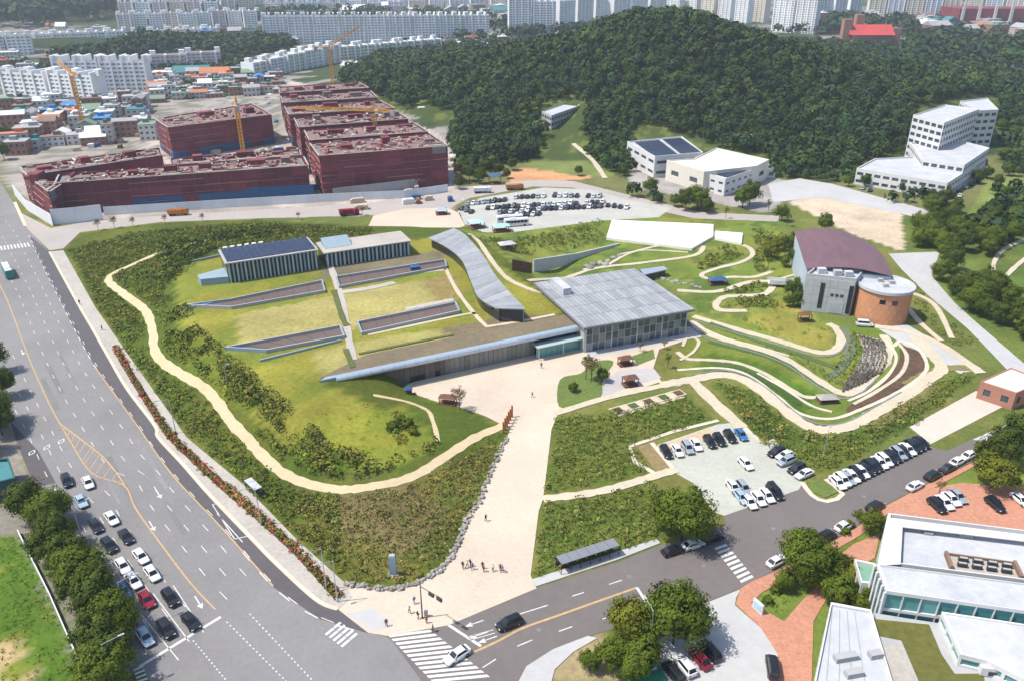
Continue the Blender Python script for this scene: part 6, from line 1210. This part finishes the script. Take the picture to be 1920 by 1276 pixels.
cs = ['white', 'white', 'silver', 'white', 'dark', 'white', 'dark', 'black', 'dark', 'white', 'white', 'dark', 'dark', 'silver', 'dark', 'white', 'dark', 'black', 'black']
for i, c in enumerate(cs):
    t = i/(len(cs)-1); car((1571+t*(1728-1571), 903+t*(828-903)), hd_((1560, 890), (1585, 915)), 'suv' if i % 3 == 1 else 'sedan', c, f'{CN[c]} {"SUV" if i % 3 == 1 else "saloon"} in the long slanted kerbside row', f'{CN[c]} {"SUVs" if i % 3 == 1 else "saloons"} in the slanted kerbside row')
sh = hd_((1640, 950), (1740, 895))
for x, y, k, c in ((1716, 909, 'sedan', 'white'), (1749, 890, 'suv', 'dark'), (1777, 876, 'sedan', 'dark'), (1796, 863, 'sedan', 'white'), (1818, 851, 'sedan', 'white'), (1852, 826, 'sedan', 'white'), (1641, 948, 'suv', 'dark'), (1549, 1003, 'suv', 'black'), (1583, 984, 'sedan', 'white'), (1457, 1050, 'sedan', 'white')): car((x, y), sh, k, c, f'{CN[c]} {"SUV" if k == "suv" else "saloon"} parked along the brick walkway kerb', f'{CN[c]} {k}s along the brick walkway')
bh_ = hd_((1745, 935), (1770, 958))
for x, y, k, c in ((1757, 947, 'suv', 'black'), (1771, 941, 'sedan', 'white'), (1784, 934, 'sedan', 'white'), (1796, 929, 'sedan', 'silver'), (1866, 945, 'suv', 'black'), (1914, 936, 'sedan', 'white')): car((x, y), bh_, k, c, f'{CN[c]} {"SUV" if k == "suv" else "saloon"} on the pink brick court', f'{CN[c]} {k}s on the brick court', z=.135)
gh = hd_((1290, 1255), (1270, 1230))
for x, y, k, c in ((1262, 1258, 'suv', 'black'), (1284, 1246, 'suv', 'white'), (1312, 1232, 'sedan', 'red'), (1331, 1218, 'suv', 'black'), (1210, 1234, 'sedan', 'silver')): car((x, y), gh, k, c, f'{CN[c]} {"SUV" if k == "suv" else "saloon"} parked under the corner grove', 'black SUVs under the corner grove' if c == 'black' else None)
car((1449, 1249), hd_((1452, 1270), (1446, 1230)), 'van', 'black', 'black van parked beside the brick walkway in the yard')
car((1621, 607), hd_((1600, 606), (1640, 609)), 'van', 'white', 'white van before the brick drum')
rows_ = [((878, 381), (946, 374), 8), ((916, 389), (1010, 383), 11), ((1020, 383), (1130, 378), 12), ((938, 397), (1000, 393), 7), ((1012, 391), (1126, 386), 12), ((968, 369), (1040, 366), 8), ((1050, 366), (1124, 367), 8), ((866, 390), (884, 396), 3), ((950, 404), (1010, 400), 7), ((1140, 384), (1175, 388), 4)]
for a, b, n in rows_:
    for i in range(n):
        if random.random() < .1: continue
        t = i/(n-1); c = random.choices(['white', 'black', 'dark', 'silver', 'blue', 'red'], (5, 4, 4, 2, .4, .3))[0]
        p = P(a[0]+(b[0]-a[0])*t, a[1]+(b[1]-a[1])*t, .75); car(None, 1.25+random.uniform(-.05, .05)+(math.pi if i % 2 else 0), random.choice(('sedan', 'sedan', 'suv')), c, f'small {CN[c]} car in the crowded upper car park', f'{CN[c]} cars in the upper car park', True, world=p)
for i, (x, y) in enumerate(((1790, 352), (1800, 357), (1812, 350), (1822, 345), (1800, 366), (1835, 340), (1618, 352), (1632, 356))):
    c = ('white', 'black', 'silver', 'dark')[i % 4]; car((x, y), 1.0, 'sedan', c, f'small {CN[c]} car by the white school', f'{CN[c]} cars at the white school', True)
# buses and trucks
def bus(px, head, L, col, label, m2=None):
    p = P(px[0], px[1], 1.5); root = thing('bus', label, 'bus', (p.x, p.y, .06), None, head)
    ring = lambda x, s_: [(x, -1.2*s_, .35), (x, -1.25*s_, .6), (x, -1.25*s_, 2.7), (x, -1.05*s_, 3.1), (x, 1.05*s_, 3.1), (x, 1.25*s_, 2.7), (x, 1.25*s_, .6), (x, 1.2*s_, .35)]
    link('body', MB().loft([ring(-L/2, .94), ring(-L/2+.25, 1), ring(L/2-.3, 1), ring(L/2, .94)]).mesh('bus_body', PAINT[col]), root)
    n = int(L/1.5)
    for i in range(n):
        for y in (-1.262, 1.262): link('side_window', MB().box(-L/2+.6+(i+.5)*(L-1.2)/n, y, 1.5, 2.55, (L-1.2)/n-.12, .03).mesh('side_window', M_carglass), root)
    link('windscreen', MB().box(L/2, 0, 1.2, 2.7, .06, 2.1).mesh('windscreen', M_carglass), root); link('roof_unit', MB().box(-L*.15, 0, 3.1, 3.35, 2.6, 1.5).mesh('roof_unit', M_white), root)
    for x in (-L*.28, L*.32):
        for y in (-1.1, 1.1): link('wheel', MB().tube((x, y-.15, .45), (x, y+.15, .45), .48, n=14).mesh('wheel', M_tyre), root)
    if m2: link('roof_panel', MB().box(0, 0, 3.105, 3.13, L-1, 1.9).mesh('roof_panel', m2), root)
    return root
bus((14, 508), ang(P(20, 560), P(-10, 500)), 11, 'green', 'green city bus on the main road', M_white)
bus((955, 411), .25, 11, 'white', 'white coach at the lower edge of the upper car park'); bus((968, 417), .25, 10, 'white', 'second white coach beside the greenhouse tents')
def truck(px, head, col, label):
    p = P(*px); root = thing('truck', label, 'truck', (p.x, p.y, .05), None, head)
    link('cab', MB().loft([[(2.2, -1.1, .5), (4.2, -1.1, .5), (4.2, 1.1, .5), (2.2, 1.1, .5)], [(2.2, -1.1, 1.7), (4.2, -1.1, 1.7), (4.2, 1.1, 1.7), (2.2, 1.1, 1.7)], [(2.3, -1., 2.7), (3.8, -1., 2.7), (3.8, 1., 2.7), (2.3, 1., 2.7)]]).mesh('cab', PAINT[col]), root)
    link('windscreen', MB().quad((4.22, -1, 1.75), (4.22, 1, 1.75), (3.84, .9, 2.6), (3.84, -.9, 2.6)).mesh('windscreen', M_carglass), root)
    link('dump_body', MB().loft([[(-4, -1.1, 1), (2, -1.1, 1), (2, 1.1, 1), (-4, 1.1, 1)], [(-4.3, -1.25, 2.6), (2.1, -1.25, 2.6), (2.1, 1.25, 2.6), (-4.3, 1.25, 2.6)]]).mesh('dump_body', PAINT[col]), root); link('chassis', MB().box(0, 0, .5, .95, 8, 1).mesh('chassis', M_dmetal), root)
    for x in (-3, -1.6, 3.1):
        for y in (-1., 1.): link('wheel', MB().tube((x, y-.18, .5), (x, y+.18, .5), .5, n=12).mesh('wheel', M_tyre), root)
truck((335, 404), .2, 'orange', 'orange dump truck on the dusty site road'); truck((655, 404), .25, 'red', 'red dump truck on the dusty site road'); truck((965, 356), .2, 'orange', 'orange truck near the earthworks behind the car park'); truck((905, 362), .1, 'white', 'white truck by the site gate')
# ------------------------------------------------------------------ people
def person_mesh(name, shirt, trous, stride):
    me = bpy.data.meshes.new('skin'); J = {}; V = []; E_ = []; Rr = []
    def v(n, p, r_): J[n] = len(V); V.append(p); Rr.append(r_)
    v('pel', (0, 0, .95), .15); v('chest', (0, 0, 1.28), .165); v('neck', (0, 0, 1.48), .06); v('head', (.015, 0, 1.58), .1); v('top', (.01, 0, 1.70), .085)
    E_ += [('pel', 'chest'), ('chest', 'neck'), ('neck', 'head'), ('head', 'top')]
    for sd, y in (('l', 1), ('r', -1)):
        f_ = stride*y
        v(sd+'hip', (0, .1*y, .88), .1); v(sd+'knee', (f_*.18+.03, .11*y, .5), .07); v(sd+'ank', (f_*.3-.04, .11*y, .09), .05); v(sd+'toe', (f_*.3+.14, .12*y, .04), .04)
        v(sd+'sho', (0, .19*y, 1.42), .075); v(sd+'elb', (-f_*.12-.03, .26*y, 1.14), .05); v(sd+'wri', (-f_*.18+.06, .25*y, .9), .035); v(sd+'han', (-f_*.18+.1, .25*y, .81), .03)
        E_ += [('pel', sd+'hip'), (sd+'hip', sd+'knee'), (sd+'knee', sd+'ank'), (sd+'ank', sd+'toe'), ('chest', sd+'sho'), (sd+'sho', sd+'elb'), (sd+'elb', sd+'wri'), (sd+'wri', sd+'han')]
    me.from_pydata(V, [(J[a], J[b]) for a, b in E_], []); o = bpy.data.objects.new('skin', me); C.objects.link(o); o.modifiers.new('s', 'SKIN'); o.modifiers.new('d', 'SUBSURF').levels = 1
    for i, d in enumerate(me.skin_vertices[0].data): d.radius = (Rr[i], Rr[i]); d.use_root = i == 0
    dg = bpy.context.evaluated_depsgraph_get(); out = bpy.data.meshes.new_from_object(o.evaluated_get(dg)); bpy.data.objects.remove(o); out.name = name
    out.materials.clear()
    for m_ in (mat('skin', (.42, .25, .17), .6, obj=True), shirt, trous, mat('hair', (.015, .012, .01), .7, obj=True), M_dmetal): out.materials.append(m_)
    mi = []
    for p in out.polygons:
        c = p.center; a = abs(c.y); mi.append(3 if c.z > 1.63 or (c.z > 1.52 and c.x < -.03) else 0 if c.z > 1.46 else 4 if c.z < .08 else 0 if a > .2 and c.z < 1.1 and c.z > .7 else 1 if c.z > .95 else 2)
    out.polygons.foreach_set('material_index', mi); out.polygons.foreach_set('use_smooth', [True]*len(out.polygons)); return out
CL = [('white top and dark trousers', (.65, .65, .63), (.03, .03, .05)), ('black clothes', (.02, .02, .025), (.02, .02, .02)), ('blue top and grey trousers', (.06, .13, .35), (.15, .15, .16)), ('red top and dark trousers', (.35, .04, .04), (.03, .03, .04))]
PM = [person_mesh('person_%d' % i, mat('shirt_%d' % i, a, .9, obj=True), mat('trousers_%d' % i, b, .9, obj=True), (.9, .5, -.8, .3)[i]) for i, (_, a, b) in enumerate(CL)]
for k, (x, y, i, where) in enumerate(((868, 1066, 1, 'in the group crossing the avenue'), (876, 1064, 0, 'in the group crossing the avenue'), (882, 1062, 1, 'in the group crossing the avenue'), (886, 1068, 2, 'in the group crossing the avenue'), (905, 1066, 1, 'walking apart from the group on the avenue'), (907, 1072, 3, 'in the group crossing the avenue'), (924, 1071, 0, 'beside the lawn edge of the avenue'), (938, 1070, 3, 'beside the lawn edge of the avenue'), (942, 1073, 2, 'beside the lawn edge of the avenue'),
      (911, 977, 1, 'alone up the avenue'), (784, 1160, 1, 'waiting at the wide zebra'), (800, 1168, 3, 'waiting at the wide zebra'), (725, 1174, 1, 'on the pale slab at the corner'), (777, 1132, 2, 'near the signal pole'), (812, 1184, 1, 'on the kerb by the stop line'), (1108, 694, 0, 'near the entrance grove'), (1015, 690, 1, 'at the museum door'), (998, 745, 2, 'alone on the upper plaza'), (150, 572, 1, 'on the roadside pavement'), (192, 620, 1, 'further along the roadside pavement'), (1395, 790, 1, 'near the parking kerb'), (768, 1150, 0, 'near the signal pole'))):
    p = P(x, y); o = link('person', PM[i]); o.location = (p.x, p.y, .12 if k < 18 else .16); o.rotation_euler = (0, 0, random.uniform(0, 6.28)); s_ = random.uniform(.94, 1.05); o.scale = (s_,)*3
    tag(o, f'person in {CL[i][0]} {where}', 'person', f'{CL[i][0]} {where}')
# ------------------------------------------------------------------ street furniture
def lamp(px, hh, arm, rz, label, group=None, z=.12):
    p = PT(*px); root = thing('street_lamp', label, 'lamp', (p.x, p.y, p.z+z), group, rz)
    link('pole', MB().tube((0, 0, 0), (0, 0, hh), .11, .06, 8).mesh('pole', M_metal), root); link('base', MB().tube((0, 0, 0), (0, 0, .5), .2, .16, 8).mesh('base', M_conc), root)
    link('arm', MB().tube((0, 0, hh-.1), (arm, 0, hh+.25), .05, .04, 6).mesh('arm', M_metal), root); link('lamp_head', MB().box(arm+.35, 0, hh+.18, hh+.32, .9, .3).mesh('lamp_head', M_conc), root)
for px, rz in (((633, 1128), 3.6), ((490, 985), 3.6), ((330, 812), 3.6), ((612, 1105), 3.6), ((242, 1170), .6), ((157, 1020), .6), ((215, 1290), .6)): lamp(px, 9, 2.4, rz, 'grey roadside lamp post on the main road', 'main road lamps')
lamp((1217, 1225), 9, 2.4, 1.9, 'grey lamp post before the corner grove'); lamp((427, 725), 6, .6, 0, 'thin white pole on the lawn bank'); lamp((1008, 405), 8, 1.5, 0, 'lamp post in the upper car park'); lamp((865, 410), 8, 1.5, 0, 'lamp post between plaza and upper car park'); lamp((1545, 850), 6, 1., 1, 'lamp post in the shrubs by the slanted row')
sg = P(792, 1158); r_ = thing('signal_pole', 'tall signal pole with a camera arm at the zebra corner', 'signal pole', (sg.x, sg.y, .12))
link('pole', MB().tube((0, 0, 0), (0, 0, 7.5), .13, .08, 8).mesh('pole', M_dmetal), r_); link('arm', MB().tube((0, 0, 6.8), (3.5, -3, 7.2), .07, .05, 6).mesh('arm', M_dmetal), r_)
for t in (.55, .95): link('signal_head', MB().box(3.5*t, -3*t, 6.45+.4*t-.35, 6.45+.4*t+.3, 1.1, .3, -.7).mesh('signal_head', M_dmetal), r_)
link('cabinet', MB().box(.6, .3, 0, 1.4, .6, .45).mesh('cabinet', M_conc), r_)
def shelter(a, b, depth, hh, label, rm, name='bus_shelter', nb=3, cat='shelter'):
    A, B = P(*a), P(*b); d = (B-A).normalized(); n = Vector((-d.y, d.x, 0)); L = (B-A).length; rz = ang(A, B); c = A.lerp(B, .5); root = thing(name, label, cat, (c.x, c.y, .15))
    for k in range(nb):
        q_ = A+d*(k+.5)*L/nb+n*depth/2; piece('roof_panel', rm, root, (q_.x, q_.y, hh+.1), (L/nb-.08, depth+.3, .14), rz); q_ = A+d*(k+.5)*L/nb+n*depth; piece('back_panel', M_glass, root, (q_.x, q_.y, hh/2+.15), (L/nb-.15, .06, hh-.5), rz)
        q_ = A+d*(k+.5)*L/nb+n*depth*.75; piece('bench', M_wood, root, (q_.x, q_.y, .6), (L/nb*.7, .4, .08), rz); piece('bench_support', M_dmetal, root, (q_.x, q_.y, .36), (.1, .3, .42), rz)
    for k in range(nb+1):
        for o in (0, depth): q_ = A+d*k*L/nb+n*o; piece('post', M_dmetal, root, (q_.x, q_.y, hh/2+.1), (.12, .12, hh), rz)
    return root
shelter((1052, 1077), (1160, 1041), 2.0, 2.4, 'long grey bicycle shelter beside the side road', mat('shelter_roof', (.17, .18, .20), .5, amt=.1), 'bicycle_shelter', 6)
shelter((462, 918), (482, 937), 1.3, 2.4, 'grey bus shelter on the roadside pavement', M_whiteroof)
def pavilion(px, sx, sy, hh, rz, label, m=None, name='pavilion'):
    p = PT(*px); root = thing(name, label, 'pavilion', (p.x, p.y, p.z+.1), None, rz)
    for a in (-1, 1):
        for b in (-1, 1): link('post', MB().box(a*(sx/2-.3), b*(sy/2-.3), 0, hh, .2, .2).mesh('post', M_wood), root)
    mb = MB(); mb.add([(-sx/2, -sy/2, hh), (sx/2, -sy/2, hh), (sx/2, sy/2, hh), (-sx/2, sy/2, hh), (-sx*.18, 0, hh+.9), (sx*.18, 0, hh+.9)], [(0, 1, 5, 4), (1, 2, 5), (2, 3, 4, 5), (3, 0, 4), (3, 2, 1, 0)]); link('roof', mb.mesh('roof', m or M_wood), root); link('deck', MB().box(0, 0, 0, .25, sx-.2, sy-.2).mesh('deck', M_wood), root); link('bench', MB().box(0, sy/2-.5, .25, .7, sx*.7, .4).mesh('bench', M_rust), root)
pavilion((1181, 722), 4, 2.8, 2.2, .3, 'brown timber pavilion on the grey garden paving'); pavilion((1172, 684), 4, 2.6, 2.0, .3, 'brown timber arbour nearer the glass hall'); pavilion((840, 757), 4.5, 2.2, 1.9, -.2, 'brown timber shelter under the brown-leaved tree'); pavilion((950, 468), 6, 4, 2.2, .4, 'pale-roofed shelter on the upper lawn', M_whiteroof); pavilion((1508, 602), 4, 2.5, 2.2, 0, 'brown timber shelter before the grey block'); pavilion((1550, 752), 5, 3, 1.2, .1, 'stone and timber viewing deck in the garden', M_stone)
pavilion((893, 427), 6, 5, 2.6, .4, 'pale blue tent at the corner of the upper car park', mat('tent_blue', (.32, .50, .62), .7, amt=.1), 'tent'); pavilion((940, 434), 7, 4, 2.4, .2, 'pale green tent beside the upper car park', mat('tent_green', (.30, .50, .46), .7, amt=.1), 'tent'); pavilion((828, 402), 5, 4, 2.2, .2, 'blue-grey tent on the upper plaza', mat('tent_grey', (.28, .36, .48), .7, amt=.1), 'tent')
pavilion((1345, 533), 6, 3.4, 1.8, .1, 'blue sheeted hut on the garden path', M_blue, 'hut'); pavilion((766, 737), 2, 1.6, 1.3, .3, 'small blue kiosk at the foot of the museum wall', M_blue, 'kiosk'); pavilion((928, 345), 6, 5, 4, .1, 'blue sheeted frame by the site gate', M_blue, 'hut')
gt = P(952, 800); g = thing('timber_gate', 'row of tall orange timber posts at the end of the long path', 'gate', (gt.x, gt.y, .12))
for k in range(6): q_ = P(944, 812).lerp(P(960, 782), k/5); piece('post', M_rust, g, (q_.x, q_.y, 1.6), (.35, .35, 3.0+.4*(k % 2)), .3)
for k in range(5): q_ = P(944, 812).lerp(P(960, 782), (k+.5)/5); piece('rail', M_rust, g, (q_.x, q_.y, 2.0), (.15, 1.1, .15), ang(P(944, 812), P(960, 782))-math.pi/2)
# stone edging of the bank along the avenue
st = thing('stone_edging', 'dry stone edging where the planted bank meets the avenue', 'stone wall', P(840, 1056)); sp = catmull([tuple(P(a, b)[:2]) for a, b in ((650, 1096), (709, 1104), (752, 1104), (798, 1086), (837, 1056), (859, 1018), (877, 975), (902, 932), (923, 879), (950, 824))], 14)
rk = []
for k in range(4):
    mb = MB(); rings = []
    for zz, rr in ((-.3, .7), (0, 1), (.35, .9), (.55, .5)): rings.append([(rr*random.uniform(.75, 1.1)*math.cos(2*math.pi*i/7), rr*random.uniform(.75, 1.1)*math.sin(2*math.pi*i/7), zz+random.uniform(-.06, .06)) for i in range(7)])
    rk.append(mb.loft(rings).mesh('stone', M_stone))
for i, q_ in enumerate(sp):
    for j in range(2):
        o = link('stone', rk[(i*3+j) % 4], st); s_ = random.uniform(.25, .55); o.location = (q_[0]+random.uniform(-.5, .5)-st.location.x, q_[1]+random.uniform(-.4, .4)-st.location.y, .15+.25*j); o.scale = (s_, s_*random.uniform(.7, 1), s_*random.uniform(.8, 1.5)); o.rotation_euler = (0, 0, random.uniform(0, 6))
for k, (x, y) in enumerate(((1100, 500), (1112, 496), (1125, 493), (1140, 490), (1150, 484), (1162, 480), (1105, 503), (1135, 497))):
    o = link('boulder', rk[k % 4]); p = P(x, y); o.location = p; s_ = random.uniform(1, 1.8); o.scale = (s_, s_, s_); tag(o, 'pale boulder on the upper lawn beside the cream path', 'boulder', 'boulders on the upper lawn')
for k in range(14):
    o = link('boulder', rk[k % 4]); p = P(1232+k*6.2+random.uniform(-2, 2), 521+k*1.3+random.uniform(-2, 3)); o.location = p; s_ = random.uniform(.7, 1.2); o.scale = (s_, s_, s_); tag(o, 'grey boulder in the row behind the glass hall', 'boulder', 'boulders behind the glass hall')
pl = P(738, 1078); o = thing('monument_pillar', 'grey inscribed stone pillar on the corner bank', 'monument', (pl.x, pl.y, h1(pl.x, pl.y)))
part('shaft', MB().prism([(pl.x-.6, pl.y-.4), (pl.x+.6, pl.y-.4), (pl.x+.6, pl.y+.4), (pl.x-.6, pl.y+.4)], o.location.z+.3, o.location.z+4.2), M_blue_c, o); part('plinth', MB().box(pl.x, pl.y, o.location.z-.3, o.location.z+.3, 1.9, 1.4), M_conc, o); part('cap', MB().box(pl.x, pl.y, o.location.z+4.2, o.location.z+4.5, 1.0, .7), M_conc, o)
# square garden beds
gb = thing('garden_beds', 'row of square planting beds with cream kerbs', 'garden beds', P(1215, 757)); A, B = P(1158, 770), P(1272, 738); brz = ang(A, B); bd = (B-A).normalized()
bed = flat('bed_paving', PX([(1140, 766), (1262, 732), (1285, 744), (1160, 780)]), .07, M_cream, 'cream paving around the square beds', 'paving')
for k in range(5):
    q_ = A.lerp(B, k/4.); piece('bed_kerb', M_cream, gb, (q_.x, q_.y, .18), (3.0, 2.9, .3), brz); piece('bed_soil', (M_soil, mat('bed_green', (.06, .09, .025), .9, amt=.5, scale=2))[k % 2], gb, (q_.x, q_.y, .30), (2.3, 2.2, .14), brz)
flat('garden_paving', PX([(1130, 745), (1180, 725), (1240, 708), (1225, 690), (1160, 695), (1128, 720)]), .126, mat('grey_paving', (.36, .34, .33), .9, amt=.12), 'grey paved square round the brown pavilion', 'paving', .1)
flat('grass_island', PX([tuple(q_) for q_ in catmull([(1050, 712), (1090, 700), (1110, 680), (1150, 678), (1130, 712), (1126, 745), (1085, 758), (1048, 762)], 4, True)]), .2, mat('island_grass', (.10, .14, .03), .95, amt=.35, scale=1.2), 'grass island with slender trees before the glass hall', 'lawn', .2)
flat('grass_strip', PX([(1185, 668), (1225, 655), (1228, 672), (1195, 685)]), .18, MATS['island_grass'], 'small grass strip before the glass hall', 'lawn', .18)
flat('grass_island', PX([(1512, 905), (1540, 898), (1572, 922), (1548, 933), (1528, 925)]), .2, MATS['island_grass'], 'grass island at the car park mouth', 'lawn', .2)
sgn = P(1420, 1145); o = thing('sign_board', 'white sign slab on the lawn by the yard entrance', 'sign', (sgn.x, sgn.y, 0)); piece('board', M_white, o, (sgn.x, sgn.y, 1.1), (.35, 2.2, 2.0), .5); piece('face', MATS['tent_blue'], o, (sgn.x-.2, sgn.y-.08, 1.2), (.05, 1.6, 1.2), .5); piece('plinth', M_conc, o, (sgn.x, sgn.y, .1), (.6, 2.5, .3), .5)
flat('sports_court', PX([(1175, 1276), (1235, 1246), (1262, 1290), (1180, 1320)]), .07, mat('court_green', (.03, .22, .12), .8, amt=.08), 'green sports court beside the corner grove', 'court')
# ------------------------------------------------------------------ haze
hz_ = MB().box(0, 1500, -1.5, 125, 8000, 5000); ho = part('haze', hz_, []); tag(ho, 'thin pale summer haze over the city', 'haze', None, 'stuff')
hm = bpy.data.materials.new('haze'); hm.use_nodes = True; hm.node_tree.nodes.remove(hm.node_tree.nodes['Principled BSDF'])
pv = hm.node_tree.nodes.new('ShaderNodeVolumePrincipled'); pv.inputs['Density'].default_value = .00013; pv.inputs['Color'].default_value = (.80, .88, 1, 1); pv.inputs['Anisotropy'].default_value = .2
hm.node_tree.links.new(pv.outputs[0], hm.node_tree.nodes['Material Output'].inputs['Volume']); ho.data.materials.append(hm)
